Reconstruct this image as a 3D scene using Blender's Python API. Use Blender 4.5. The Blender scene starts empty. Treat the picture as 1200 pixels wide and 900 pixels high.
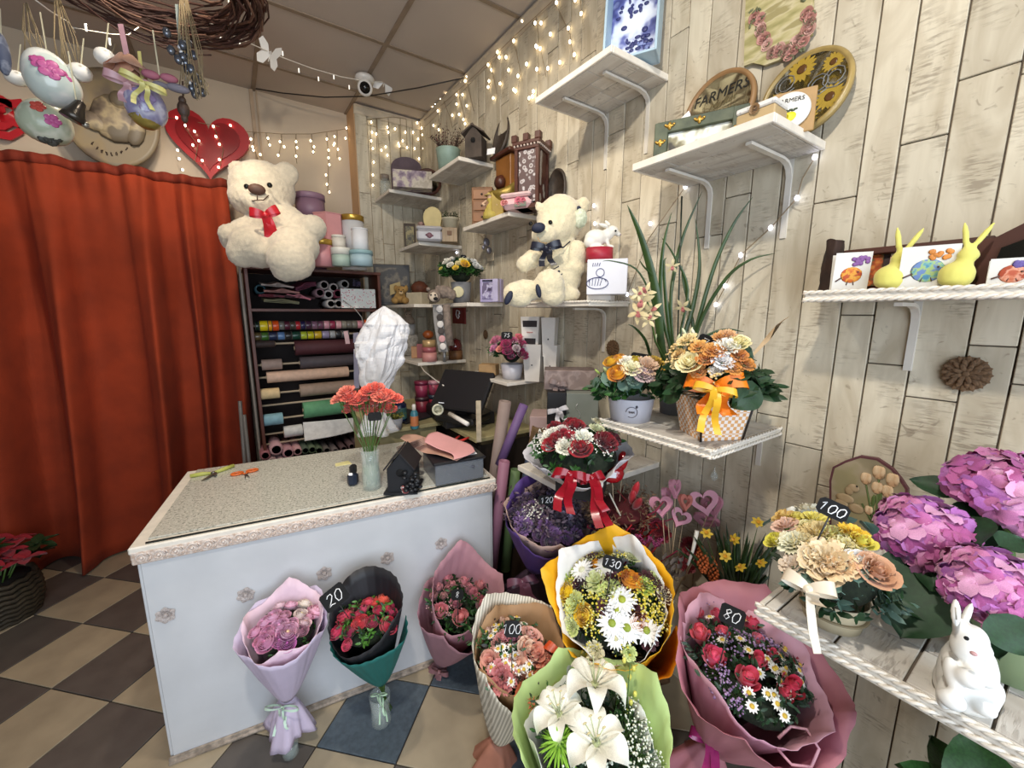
import bpy, math, random
from mathutils import Vector as V, Matrix, Euler, noise
R=math.radians; PI=math.pi; TAU=2*PI
sin,cos,sqrt=math.sin,math.cos,math.sqrt
sc=bpy.context.scene; COL=sc.collection
# ---------------------------------------------------------------- camera, world, lights, exposure
EYE=V((0,0,1.5)); PITCH=R(9.9); YAW=R(34.2); FPX=477.0
cam=bpy.data.cameras.new('camera'); cam.sensor_width=36; cam.lens=FPX/1200*36; cam.clip_start=.02
camo=bpy.data.objects.new('camera',cam); COL.objects.link(camo)
camo.location=EYE; camo.rotation_euler=(PI/2-PITCH,0,-YAW); sc.camera=camo
w=bpy.data.worlds.new('world'); sc.world=w; w.use_nodes=True
w.node_tree.nodes['Background'].inputs[0].default_value=(.75,.86,1,1); w.node_tree.nodes['Background'].inputs[1].default_value=1.0
def area(name,loc,tgt,size,power,col,spread=180,sy=None):
    l=bpy.data.lights.new(name,'AREA'); l.energy=power; l.color=col; l.size=size; l.spread=R(spread)
    if sy: l.shape='RECTANGLE'; l.size_y=sy
    o=bpy.data.objects.new(name,l); COL.objects.link(o); o.location=loc
    o.rotation_euler=(V(tgt)-V(loc)).to_track_quat('-Z','Y').to_euler(); return o
def spot(name,loc,tgt,power,col,ang=90,rad=.04,blend=.5):
    l=bpy.data.lights.new(name,'SPOT'); l.energy=power; l.color=col; l.spot_size=R(ang); l.spot_blend=blend; l.shadow_soft_size=rad
    o=bpy.data.objects.new(name,l); COL.objects.link(o); o.location=loc
    o.rotation_euler=(V(tgt)-V(loc)).to_track_quat('-Z','Y').to_euler(); return o
area('window_daylight',(-.2,-1.28,1.45),(.3,2,1.0),2.6,88,(.76,.87,1),sy=1.9)
spot('ceiling_spot_front',(-.15,.1,2.86),(1.4,.3,1.3),112,(1,.93,.82),ang=125,rad=.05)
spot('ceiling_spot_left',(-.1,2.3,2.88),(-1.1,3.3,.7),44,(1,.86,.68),ang=120,rad=.06)
spot('ceiling_spot_middle',(.15,1.2,2.86),(.6,2.3,1.1),62,(1,.9,.76),ang=140,rad=.06)
sc.view_settings.view_transform='Standard'; sc.view_settings.look='None'; sc.view_settings.gamma=1; sc.view_settings.use_curve_mapping=False
sc.view_settings.exposure=-0.1
sc.cycles.max_bounces=8; sc.cycles.transparent_max_bounces=12; sc.cycles.caustics_reflective=False; sc.cycles.caustics_refractive=False
sc.cycles.sample_clamp_indirect=6
# ---------------------------------------------------------------- points in the shop read off the lens geometry
cp,sp,cy_,sy_=cos(PITCH),sin(PITCH),cos(YAW),sin(YAW)
def ray(px,py):
    X=px-600;u=450-py;Z=u*cp-FPX*sp;F=FPX*cp+u*sp
    return V((F*sy_+X*cy_,F*cy_-X*sy_,Z))
def ox(px,py,x): d=ray(px,py); return EYE+d*(x/d.x)
def oy(px,py,y): d=ray(px,py); return EYE+d*(y/d.y)
def oz(px,py,z): d=ray(px,py); return EYE+d*((z-EYE.z)/d.z)
def of(px,py,F): d=ray(px,py); return EYE+d*(F/(d.x*sy_+d.y*cy_))   # at horizontal forward distance F
def fwd(p): return p[0]*sy_+p[1]*cy_
# ---------------------------------------------------------------- materials
MATS={}
def lin(c):
    if isinstance(c,str): c=[int(c[i:i+2],16)/255 for i in (0,2,4)]
    return tuple((x/12.92 if x<=.04045 else ((x+.055)/1.055)**2.4) for x in c)+(1,)
def nodes(name):
    m=bpy.data.materials.new(name); m.use_nodes=True; nt=m.node_tree; return m,nt,nt.nodes['Principled BSDF']
def N(nt,t,**k):
    n=nt.nodes.new('ShaderNode'+t)
    for a,b in k.items():
        if a in n.inputs: n.inputs[a].default_value=b
        else: setattr(n,a,b)
    return n
def mat(name,col,rough=.6,metal=0,var=.12,vs=18,bump=0,bs=80,sheen=0,trans=0,coat=0,emit=0,col2=None,sss=0,rnd=0,alpha=1):
    if name in MATS: return MATS[name]
    m,nt,b=nodes(name); L=nt.links.new
    c=lin(col); b.inputs['Roughness'].default_value=rough; b.inputs['Metallic'].default_value=metal
    b.inputs['Sheen Weight'].default_value=sheen; b.inputs['Transmission Weight'].default_value=trans; b.inputs['Coat Weight'].default_value=coat
    b.inputs['Base Color'].default_value=c; b.inputs['Alpha'].default_value=alpha
    if emit: b.inputs['Emission Color'].default_value=c; b.inputs['Emission Strength'].default_value=emit
    if sss: b.inputs['Subsurface Weight'].default_value=sss; b.inputs['Subsurface Radius'].default_value=(.02,.01,.006)
    tc=N(nt,'TexCoord'); 
    if var or col2:
        n=N(nt,'TexNoise'); n.inputs['Scale'].default_value=vs; n.inputs['Detail'].default_value=3; L(tc.outputs['Object'],n.inputs['Vector'])
        r=N(nt,'ValToRGB'); r.color_ramp.elements[0].position=.35; r.color_ramp.elements[1].position=.65
        d=lin(col2) if col2 else tuple(x*(1-var) for x in c[:3])+(1,)
        e=c if col2 else tuple(min(1,x*(1+var*.5)) for x in c[:3])+(1,)
        r.color_ramp.elements[0].color=d; r.color_ramp.elements[1].color=e
        L(n.outputs['Fac'],r.inputs[0]); out=r.outputs[0]
        if rnd:
            oi=N(nt,'ObjectInfo'); mp=N(nt,'MapRange'); mp.inputs['To Min'].default_value=1-rnd; mp.inputs['To Max'].default_value=1+rnd*.4
            L(oi.outputs['Random'],mp.inputs[0]); hs=N(nt,'HueSaturation'); L(out,hs.inputs['Color']); L(mp.outputs[0],hs.inputs['Value']); out=hs.outputs[0]
        L(out,b.inputs['Base Color'])
    if bump:
        n2=N(nt,'TexNoise'); n2.inputs['Scale'].default_value=bs; n2.inputs['Detail'].default_value=4; L(tc.outputs['Object'],n2.inputs['Vector'])
        bp=N(nt,'Bump'); bp.inputs['Strength'].default_value=bump; bp.inputs['Distance'].default_value=.004
        L(n2.outputs['Fac'],bp.inputs['Height']); L(bp.outputs[0],b.inputs['Normal'])
    MATS[name]=m; return m
def plankmat(name,base,streak,dark,axis=2,rough=.75,sc_=1.0,rnd=.14):
    """white-washed board: cross saw marks, scuffs; colour in world space plus a random offset per board"""
    if name in MATS: return MATS[name]
    m,nt,b=nodes(name); L=nt.links.new
    g=N(nt,'NewGeometry'); oi=N(nt,'ObjectInfo')
    mul=N(nt,'VectorMath',operation='SCALE'); mul.inputs[0].default_value=(37,53,71); L(oi.outputs['Random'],mul.inputs['Scale'])
    ad=N(nt,'VectorMath',operation='ADD'); L(g.outputs['Position'],ad.inputs[0]); L(mul.outputs[0],ad.inputs[1])
    def nz(scale,vec,det=4,dist=0):
        mp=N(nt,'Mapping'); mp.inputs['Scale'].default_value=scale; L(vec,mp.inputs['Vector'])
        n=N(nt,'TexNoise'); n.inputs['Scale'].default_value=1; n.inputs['Detail'].default_value=det; n.inputs['Distortion'].default_value=dist; L(mp.outputs[0],n.inputs['Vector']); return n.outputs['Fac']
    def ramp(x,a,b_,ca,cb):
        r=N(nt,'ValToRGB'); r.color_ramp.elements[0].position=a; r.color_ramp.elements[1].position=b_; r.color_ramp.elements[0].color=ca; r.color_ramp.elements[1].color=cb; L(x,r.inputs[0]); return r.outputs[0]
    def mix(f,a,b_,mode='MIX'):
        x=N(nt,'MixRGB'); x.blend_type=mode
        if isinstance(f,float): x.inputs[0].default_value=f
        else: L(f,x.inputs[0])
        for i,q in ((1,a),(2,b_)):
            if isinstance(q,tuple): x.inputs[i].default_value=q
            else: L(q,x.inputs[i])
        return x.outputs[0]
    s=[14*sc_]*3; fine=[30*sc_]*3
    fine[axis]=190*sc_                      # fine saw marks across the board
    longw=[60*sc_]*3; longw[axis]=5*sc_     # long grain
    big=[9*sc_]*3; big[axis]=3*sc_
    W=(1,1,1,1); K=(0,0,0,1)
    saw=ramp(nz(fine,ad.outputs[0]),.47,.6,K,W); patch=ramp(nz([11*sc_]*3,ad.outputs[0],3),.5,.68,K,W)
    sawm=mix(1.0,saw,patch,'MULTIPLY')
    grain=ramp(nz(longw,ad.outputs[0],5),.45,.75,K,W)
    blot=ramp(nz(big,ad.outputs[0],4,1.5),.42,.7,K,W)
    scuf=ramp(nz([26*sc_]*3,ad.outputs[0],6,2.0),.64,.72,K,W)
    c=mix(blot,lin(base),lin(streak)); 
    def fa(x,k):
        y=N(nt,'Math',operation='MULTIPLY'); L(x,y.inputs[0]); y.inputs[1].default_value=k; return y.outputs[0]
    c=mix(fa(grain,.35),c,lin(streak)); c=mix(fa(sawm,.55),c,lin(dark)); c=mix(fa(scuf,.5),c,lin(dark))
    mp=N(nt,'MapRange'); mp.inputs['To Min'].default_value=1-rnd; mp.inputs['To Max'].default_value=1.05
    L(oi.outputs['Random'],mp.inputs[0]); hs=N(nt,'HueSaturation'); L(c,hs.inputs['Color']); L(mp.outputs[0],hs.inputs['Value'])
    L(hs.outputs[0],b.inputs['Base Color']); b.inputs['Roughness'].default_value=rough
    bp=N(nt,'Bump'); bp.inputs['Strength'].default_value=.35; bp.inputs['Distance'].default_value=.003; L(sawm,bp.inputs['Height']); L(bp.outputs[0],b.inputs['Normal'])
    MATS[name]=m; return m
def patmat(name,kind,cols,scale=40,rough=.5,bump=0,stretch=(1,1,1)):
    """printed surface patterns: spots, blotches, checks, stripes (object space)"""
    if name in MATS: return MATS[name]
    m,nt,b=nodes(name); L=nt.links.new; tc=N(nt,'TexCoord'); mp=N(nt,'Mapping'); mp.inputs['Scale'].default_value=stretch; L(tc.outputs['Object'],mp.inputs['Vector'])
    cs=[lin(c) for c in cols]; b.inputs['Roughness'].default_value=rough
    if kind=='check':
        t=N(nt,'TexChecker'); t.inputs['Scale'].default_value=scale; t.inputs['Color1'].default_value=cs[0]; t.inputs['Color2'].default_value=cs[1]; L(mp.outputs[0],t.inputs['Vector']); o=t.outputs[0]
    elif kind=='stripe':
        t=N(nt,'TexWave'); t.inputs['Scale'].default_value=scale; t.inputs['Distortion'].default_value=0; L(mp.outputs[0],t.inputs['Vector'])
        r=N(nt,'ValToRGB'); r.color_ramp.interpolation='CONSTANT'; r.color_ramp.elements[1].position=.5; r.color_ramp.elements[0].color=cs[0]; r.color_ramp.elements[1].color=cs[1]; L(t.outputs['Fac'],r.inputs[0]); o=r.outputs[0]
    else:
        if kind=='spot':
            t=N(nt,'TexVoronoi'); t.inputs['Scale'].default_value=scale; L(mp.outputs[0],t.inputs['Vector']); fac=t.outputs['Distance']; pos=[.0,.22,.34,.5,.6,.7]
        else:
            t=N(nt,'TexNoise'); t.inputs['Scale'].default_value=scale; t.inputs['Detail'].default_value=3; L(mp.outputs[0],t.inputs['Vector']); fac=t.outputs['Fac']; pos=[.36,.44,.5,.56,.62,.7]
        r=N(nt,'ValToRGB'); e=r.color_ramp.elements
        e[0].position=pos[0]; e[0].color=cs[0]; e[1].position=pos[min(len(cs)-1,5)]; e[1].color=cs[-1]
        for i in range(1,len(cs)-1): q=e.new(pos[i]); q.color=cs[i]
        L(fac,r.inputs[0]); o=r.outputs[0]
    L(o,b.inputs['Base Color']); MATS[name]=m; return m
# ---------------------------------------------------------------- geometry collector
class G:
    def __init__(s): s.v=[];s.f=[];s.mi=[];s.sm=[]
    def add(s,vs,fs,mi=0,sm=True,M=None):
        o=len(s.v)
        if M is not None: vs=[M@V(p) for p in vs]
        s.v.extend([tuple(p) for p in vs])
        for q in fs: s.f.append(tuple(i+o for i in q)); s.mi.append(mi); s.sm.append(sm)
        return s
    def box(s,c,z,M=None,mi=0,b=0):
        hx,hy,hz=z[0]/2,z[1]/2,z[2]/2; c=V(c)
        if b<=0:
            vs=[c+V((x*hx,y*hy,k*hz)) for x in(-1,1) for y in(-1,1) for k in(-1,1)]
            return s.add(vs,[(0,1,3,2),(4,6,7,5),(0,4,5,1),(2,3,7,6),(0,2,6,4),(1,5,7,3)],mi,False,M)
        b=min(b,hx*.9,hy*.9,hz*.9); vs=[];ix={}
        for x in(-1,1):
            for y in(-1,1):
                for k in(-1,1):
                    for a in range(3):
                        h=[hx-b,hy-b,hz-b]; h[a]+=b; ix[(x,y,k,a)]=len(vs); vs.append(c+V((x*h[0],y*h[1],k*h[2])))
        fs=[];S=(-1,1)
        for q in S:
            fs.append([ix[(q,a,b2,0)] for a,b2 in((-1,-1),(1,-1),(1,1),(-1,1))][::q])
            fs.append([ix[(a,q,b2,1)] for a,b2 in((-1,-1),(-1,1),(1,1),(1,-1))][::q])
            fs.append([ix[(a,b2,q,2)] for a,b2 in((-1,-1),(1,-1),(1,1),(-1,1))][::q])
        for a in S:
            for c2 in S:
                fs.append([ix[(a,c2,-1,0)],ix[(a,c2,-1,1)],ix[(a,c2,1,1)],ix[(a,c2,1,0)]][::-a*c2])
                fs.append([ix[(a,-1,c2,0)],ix[(a,1,c2,0)],ix[(a,1,c2,2)],ix[(a,-1,c2,2)]][::-a*c2])
                fs.append([ix[(-1,a,c2,1)],ix[(-1,a,c2,2)],ix[(1,a,c2,2)],ix[(1,a,c2,1)]][::-a*c2])
        for x in S:
            for y in S:
                for k in S: fs.append([ix[(x,y,k,0)],ix[(x,y,k,1)],ix[(x,y,k,2)]][::x*y*k])
        return s.add(vs,fs,mi,False,M)
    def tube(s,pts,r,n=6,mi=0,cap=True,M=None,flat=1):
        pts=[V(p) for p in pts]; 
        if not isinstance(r,(list,tuple)): r=[r]*len(pts)
        t=(pts[1]-pts[0]).normalized(); up=V((0,0,1)) if abs(t.z)<.9 else V((1,0,0)); nx=t.cross(up).normalized(); vs=[]
        for i,p in enumerate(pts):
            a=pts[max(i-1,0)];b=pts[min(i+1,len(pts)-1)]; t=(b-a)
            if t.length<1e-9: t=V((0,0,1))
            t.normalize(); nx=(nx-t*nx.dot(t)); 
            if nx.length<1e-6: nx=t.orthogonal()
            nx.normalize(); ny=t.cross(nx)
            for k in range(n):
                an=TAU*k/n; vs.append(p+nx*cos(an)*r[i]+ny*sin(an)*r[i]*flat)
        fs=[(i*n+k,i*n+(k+1)%n,(i+1)*n+(k+1)%n,(i+1)*n+k) for i in range(len(pts)-1) for k in range(n)]
        if cap: fs.append(tuple(range(n))[::-1]); fs.append(tuple((len(pts)-1)*n+k for k in range(n)))
        return s.add(vs,fs,mi,True,M)
    def lathe(s,prof,n=24,M=None,mi=0,sx=1,sy=1,flute=None):
        vs=[];
        for j,(r,z) in enumerate(prof):
            for k in range(n):
                a=TAU*k/n; q=r*(1+(flute(a,j) if flute else 0)); vs.append((q*cos(a)*sx,q*sin(a)*sy,z))
        fs=[(j*n+k,j*n+(k+1)%n,(j+1)*n+(k+1)%n,(j+1)*n+k) for j in range(len(prof)-1) for k in range(n)]
        if prof[0][0]>1e-5: fs.append(tuple(range(n))[::-1])
        if prof[-1][0]>1e-5: fs.append(tuple((len(prof)-1)*n+k for k in range(n)))
        return s.add(vs,fs,mi,True,M)
    def ell(s,c,r,M=None,nu=12,nv=8,mi=0,rot=None):
        if not isinstance(r,(list,tuple)): r=(r,r,r)
        T=Matrix.Translation(c)@(rot.to_4x4() if rot is not None else Matrix())
        if M is not None: T=M@T
        vs=[(0,0,-r[2])]; 
        for j in range(1,nv):
            b=PI*j/nv-PI/2
            for k in range(nu): a=TAU*k/nu; vs.append((r[0]*cos(a)*cos(b),r[1]*sin(a)*cos(b),r[2]*sin(b)))
        vs.append((0,0,r[2])); fs=[]
        for k in range(nu): fs.append((0,1+(k+1)%nu,1+k)); fs.append((len(vs)-1,1+(nv-2)*nu+k,1+(nv-2)*nu+(k+1)%nu))
        for j in range(nv-2):
            for k in range(nu): a=1+j*nu; fs.append((a+k,a+(k+1)%nu,a+nu+(k+1)%nu,a+nu+k))
        return s.add(vs,fs,mi,True,T)
    def surf(s,fn,nu,nv,mi=0,M=None,wrap=False,sm=True):
        vs=[fn(i/nu,j/nv) for j in range(nv+1) for i in range(nu+(0 if wrap else 1))]; W=nu if wrap else nu+1
        fs=[(j*W+i,j*W+(i+1)%W,(j+1)*W+(i+1)%W,(j+1)*W+i) for j in range(nv) for i in range(nu)]
        return s.add(vs,fs,mi,sm,M)
    def prism(s,poly,t,M=None,mi=0,z0=0):
        n=len(poly); vs=[(x,y,z0) for x,y in poly]+[(x,y,z0+t) for x,y in poly]
        fs=[tuple(range(n))[::-1],tuple(range(n,2*n))]+[(i,(i+1)%n,n+(i+1)%n,n+i) for i in range(n)]
        return s.add(vs,fs,mi,False,M)
    def ribbon(s,pts,wd,w,t=.0006,mi=0,M=None):
        """flat band along pts; wd = width direction(s)"""
        pts=[V(p) for p in pts]; q=[]
        for i,p in enumerate(pts):
            d=V(wd[i] if isinstance(wd,list) else wd).normalized(); ww=w[i] if isinstance(w,list) else w
            a=pts[max(i-1,0)];b=pts[min(i+1,len(pts)-1)]; nn=(b-a).cross(d)
            nn=nn.normalized()*t/2 if nn.length>1e-9 else V((0,0,t/2))
            q.append((p-d*ww/2-nn,p+d*ww/2-nn,p+d*ww/2+nn,p-d*ww/2+nn))
        n=len(q)
        for a,b in ((0,1),(2,3)): s.add([x for r in q for x in (r[a],r[b])],[(2*i,2*i+1,2*i+3,2*i+2) for i in range(n-1)],mi,True,M)
        if t>.001:
            for a,b in ((1,2),(3,0)): s.add([x for r in q for x in (r[a],r[b])],[(2*i,2*i+1,2*i+3,2*i+2) for i in range(n-1)],mi,False,M)
            s.add(list(q[0])+list(q[-1]),[(3,2,1,0),(4,5,6,7)],mi,False,M)
        return s
    def mesh(s,name,mats):
        me=bpy.data.meshes.new(name); me.from_pydata(s.v,[],s.f)
        for m in (mats if isinstance(mats,(list,tuple)) else [mats]): me.materials.append(m)
        me.polygons.foreach_set('material_index',s.mi); me.polygons.foreach_set('use_smooth',s.sm); me.update(); return me
    def obj(s,name,mats,parent=None,M=None,world=False,solid=0,**kw):
        if world and parent is not None:
            iv=parent.matrix_basis.inverted(); s.v=[tuple(iv@V(p)) for p in s.v]
        o=bpy.data.objects.new(name,s.mesh(name,mats)); COL.objects.link(o); o.parent=parent
        if M is not None: o.matrix_basis=M
        if solid: q=o.modifiers.new('solid','SOLIDIFY'); q.thickness=solid; q.offset=0
        for a,b in kw.items(): o[a]=b
        return o
def tag(o,label,cat,group=None):
    o['label']=label; o['category']=cat
    if group: o['group']=group
    return o
def thing(name,label,cat,M=None,group=None):
    o=bpy.data.objects.new(name,None); COL.objects.link(o); o.empty_display_size=.05
    if M is not None: o.matrix_basis=M if isinstance(M,Matrix) else Matrix.Translation(M)
    return tag(o,label,cat,group)
def inst(me,name,parent,M,**kw):
    o=bpy.data.objects.new(name,me); COL.objects.link(o); o.parent=parent; o.matrix_basis=M
    for a,b in kw.items(): o[a]=b
    return o
def T(*a): return Matrix.Translation(a[0] if len(a)==1 else a)
def Rz(d): return Matrix.Rotation(R(d),4,'Z')
def Rx(d): return Matrix.Rotation(R(d),4,'X')
def Ry(d): return Matrix.Rotation(R(d),4,'Y')
def S(k,b=None,c=None): return Matrix.Diagonal((k,b or k,c or b or k,1)) if b else Matrix.Diagonal((k,k,k,1))
def axes(p,z,up=(0,0,1)):
    """matrix with origin p, local z along z and local y as near up as it can be"""
    z=V(z).normalized(); u=V(up)
    if abs(z.dot(u.normalized()))>.995: u=V((0,1,0))
    x=u.cross(z).normalized(); y=z.cross(x)
    return Matrix(((x.x,y.x,z.x,p[0]),(x.y,y.y,z.y,p[1]),(x.z,y.z,z.z,p[2]),(0,0,0,1)))
def faceM(p,roll=0,yaw=0,pitch=0):
    d=EYE-V(p); return axes(p,d)@Rz(roll)@Ry(yaw)@Rx(pitch)
def smoothed(o,rem=.006,disp=0,ds=.01,it=4):
    m=o.modifiers.new('remesh','REMESH'); m.mode='VOXEL'; m.voxel_size=rem; m.use_smooth_shade=True
    m=o.modifiers.new('smooth','SMOOTH'); m.factor=.7; m.iterations=it
    if disp:
        t=bpy.data.textures.new('fur','CLOUDS'); t.noise_scale=ds; m=o.modifiers.new('fur','DISPLACE'); m.texture=t; m.strength=disp; m.mid_level=.5; m.texture_coords='LOCAL'
    return o
# stroke lettering for chalk prices
STROKE={'0':[[(.5,1),(.1,.8),(0,.4),(.2,0),(.6,0),(.85,.4),(.8,.85),(.5,1)]],'1':[[(.1,.75),(.5,1),(.35,0)]],
'2':[[(.1,.8),(.3,1),(.7,1),(.8,.75),(.5,.4),(0,0),(.4,.1),(.85,0)]],'3':[[(.1,.9),(.5,1),(.8,.8),(.4,.55),(.8,.35),(.6,.02),(.05,.08)]],
'8':[[(.75,.85),(.5,1),(.15,.8),(.35,.55),(.75,.3),(.5,0),(.1,.2),(.35,.5),(.8,.8)]],'7':[[(0,1),(.75,1),(.3,0)],[(.2,.5),(.65,.5)]],
'5':[[(.8,1),(.25,1),(.15,.6),(.6,.62),(.8,.3),(.5,0),(.05,.1)]],'4':[[(.2,1),(.05,.45),(.75,.45)],[(.65,.8),(.5,0)]],'-':[[(.1,.5),(.7,.5)]]}
def strokes(g,txt,h,M,r=.0012,mi=0,slant=.15,sp_=.8):
    x=-len(txt)*h*sp_*.5
    for ch in txt:
        for line in STROKE.get(ch,[]):
            pts=[(x+(a*.72+b*slant)*h,(b-.5)*h,0) for a,b in line]; g.tube(pts,r,5,mi,True,M)
        x+=h*sp_
def textobj(txt,size,M,m,parent,name='lettering',ext=.0008,shear=0,**kw):
    c=bpy.data.curves.new('t','FONT'); c.body=txt; c.size=size; c.extrude=ext; c.align_x='CENTER'; c.align_y='CENTER'; c.shear=shear; c.resolution_u=3
    o=bpy.data.objects.new('t',c); me=bpy.data.meshes.new_from_object(o); me.name=name; bpy.data.objects.remove(o)
    me.materials.clear(); me.materials.append(m); return inst(me,name,parent,M,**kw)
TAGBLACK=mat('chalkboard black','121214',.95,var=.1)
CHALK=mat('chalk white','f2f2f4',.8,var=0)
def price_tag(txt,px,py,F,label,w=.06,h=.038,roll=0,yaw=0,pitch=0,stick=.09,group=None):
    p=of(px,py,F); M=faceM(p,roll,yaw,pitch); t=thing('price_tag',label,'price tag',M,group)
    a=w/2;b=h/2;c=.006
    G().prism([(-a+c,-b),(a-c,-b),(a,-b+c),(a,b-c),(a-c,b),(-a+c,b),(-a,b-c),(-a,-b+c)],.003).obj('board',TAGBLACK,t)
    if txt:
        g=G(); strokes(g,txt,h*.55,T(0,0,.0035),r=.0013*w/.06); g.obj('chalk_price',CHALK,t)
    G().tube([(0,-b+.004,.0005),(0,-b-stick,-.012)],.0016,5).obj('stick',mat('tag stick','2a2a2c',.5),t)
    return t
# ================================================================= the shop
WX=1.4; PY=3.34; BY=3.53; CZ=2.99; PX0=.875
WW=plankmat('white-washed wall boards','d0c6b0','b3a68e','786a58',axis=2)
WWL=plankmat('white-washed shelf boards','d8d3ca','bfb6ab','857a70',axis=1)
BACKING=mat('dark board joints','6b6054',.9)
PLASTER=mat('warm plaster','c9b8a2',.85,var=.06,vs=3,bump=.15,bs=40)
CREAM=mat('cream painted edge','e4dccf',.55,var=.08,vs=30)
def structure(g,name,m,**kw): return g.obj(name,m,kind='structure',**kw)
# floor: square tiles laid on the diagonal
fl=structure(G().box((-.6,1.1,-.02),(4.4,5.6,.03)),'floor',mat('grout','3a342e',.9))
rnd=random.Random(3)
td=mat('dark floor tile','5e5751',.42,var=.16,vs=9,bump=.08,bs=200,rnd=.12); tl=mat('sand floor tile','a99a81',.45,var=.14,vs=7,bump=.08,bs=200,rnd=.1); tb=mat('blue-grey floor tile','525d66',.4,var=.2,vs=60,bump=.1,bs=300)
tm={}
for k,m in (('d',td),('l',tl),('b',tb)): tm[k]=G().box((0,0,0),(.2955,.2955,.012),b=.0015).mesh('tile',m)
O=V((-.751,3.07,0)); e1=V((.2125,-.2125,0)); e2=V((-.2125,-.2125,0))
for i in range(-8,18):
    for j in range(-10,16):
        c=O+e1*(i+.5)+e2*(j+.5)
        if not(-2.7<c.x<1.5 and -1.5<c.y<3.75): continue
        # rows run dark / sand alternately
        k='l' if (i+j)%2==0 else 'd'
        if (i,j) in ((6,1),(8,1),(7,0)): k='b'
        inst(tm[k],'tile',fl,T(c.x,c.y,-.0055+.0002*rnd.random())@Rz(45))
# ceiling with lay-in panels
ce=structure(G().box((-.6,1.1,3.035),(4.4,5.6,.03)),'ceiling',mat('ceiling void','40362d',.9))
cm=mat('ceiling panel','b9ada2',.9,var=.05,vs=2,bump=.1,bs=120); gm=mat('ceiling grid','8b7a68',.6)
pt=G().box((0,0,0),(.585,.585,.012)).mesh('ceiling_tile',cm)
xs=[.27+.6*k for k in range(-5,3)]; ys=[1.95+.6*k for k in range(-6,4)]
for x in xs[:-1]:
    for y in ys[:-1]:
        if y+.3>BY: continue
        tilt=Rx(0)
        inst(pt,'ceiling_tile',ce,T(x+.3,y+.3,3.004))
g=G()
for x in xs: g.box((x,1.1,2.996),(.024,5.3,.008)); g.box((x,1.1,3.01),(.004,5.3,.02))
for y in ys: g.box((-.6,y,2.996),(4.3,.024,.0075))
g.obj('ceiling_grid',gm,ce)
# walls
wr=structure(G().box((WX+.05,1.1,1.5),(.1,5.6,3.0)),'wall_right',BACKING)
def planks(parent,axis,a0,a1,zz0,zz1,face,seed,m=WW):
    r=random.Random(seed); a=a0
    while a<a1-.004:
        wd=min(r.uniform(.072,.104),a1-a); z=zz0-r.uniform(0,.6)
        while z<zz1:
            ln=r.uniform(.45,1.05); z0=max(z,zz0); z1=min(z+ln,zz1); th=.009+r.uniform(0,.003)
            if z1-z0>.03:
                s_=(th,wd-.0035,z1-z0-.003) if axis=='y' else (wd-.0035,th,z1-z0-.003)
                c=(face-th/2,a+wd/2,(z0+z1)/2) if axis=='y' else (a+wd/2,face-th/2,(z0+z1)/2)
                o=G().box((0,0,0),s_,b=.0015).obj('plank',m,parent,M=T(*c))
            z+=ln
        a+=wd
planks(wr,'y',-.75,PY-.002,.0,2.93,WX,11)
wc=structure(G().box(((PX0+WX)/2+.03,(PY+BY)/2+.02,1.5),(WX-PX0+.06,BY-PY+.04,3.0)),'wall_corner',mat('orange plaster','c9a37c',.85,var=.06,vs=4))
planks(wc,'x',PX0+.004,WX-.012,0,2.93,PY,12)
wb=structure(G().box((-.9,BY+.06,1.5),(3.8,.1,3.0)),'wall_back',PLASTER)
structure(G().box((-2.72,1.1,1.5),(.1,5.6,3.0)),'wall_left',PLASTER)
# shop front with a wide window behind the camera
g=G(); g.box((-.6,-1.5,.2),(4.4,.1,.4)); g.box((-.6,-1.5,2.75),(4.4,.1,.5)); g.box((-2.35,-1.5,1.45),(.8,.1,2.1)); g.box((1.3,-1.5,1.45),(.4,.1,2.1))
structure(g,'wall_front',PLASTER)
g=G(); 
for x in (-1.93,-.45,1.08): g.box((x,-1.5,1.45),(.05,.07,2.1))
for z in (.42,2.48): g.box((-.42,-1.5,z),(3.0,.07,.05))
wn=structure(g,'window_1',mat('white window frame','d8d8d8',.4))
g=G(); g.box((-1.19,-1.5,1.45),(1.44,.006,2.0)); g.box((.31,-1.5,1.45),(1.47,.006,2.0)); g.obj('pane',mat('window glass','ffffff',.02,trans=1,var=0),wn)
# mouldings under the ceiling
def mould(name,p0,p1,nrm):
    p0=V(p0);p1=V(p1);n_=V(nrm); prof=[(0,0),(.034,0),(.034,-.008),(.026,-.014),(.018,-.03),(.012,-.046),(.012,-.056),(0,-.056)]
    vs=[];k=len(prof)
    for p in(p0,p1):
        for a,b in prof: vs.append(p+n_*a+V((0,0,b)))
    fs=[(i,(i+1)%k,k+(i+1)%k,k+i) for i in range(k)]+[tuple(range(k)),tuple(range(k,2*k))[::-1]]
    g=G(); g.add(vs,fs,0,False); return structure(g,name,mat('moulding paint','c2b49e',.6,var=.1,vs=20))
mould('trim_1',(WX,-1.4,2.985),(WX,PY,2.985),(-1,0,0)); mould('trim_2',(PX0,PY,2.985),(WX,PY,2.985),(0,-1,0))
# slim cable duct down the back wall
structure(G().box((.255,BY-.008,2.6),(.022,.02,.78)).box((.285,BY-.006,2.6),(.01,.016,.78)),'trim_3',mat('duct','b29a80',.6))
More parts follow.
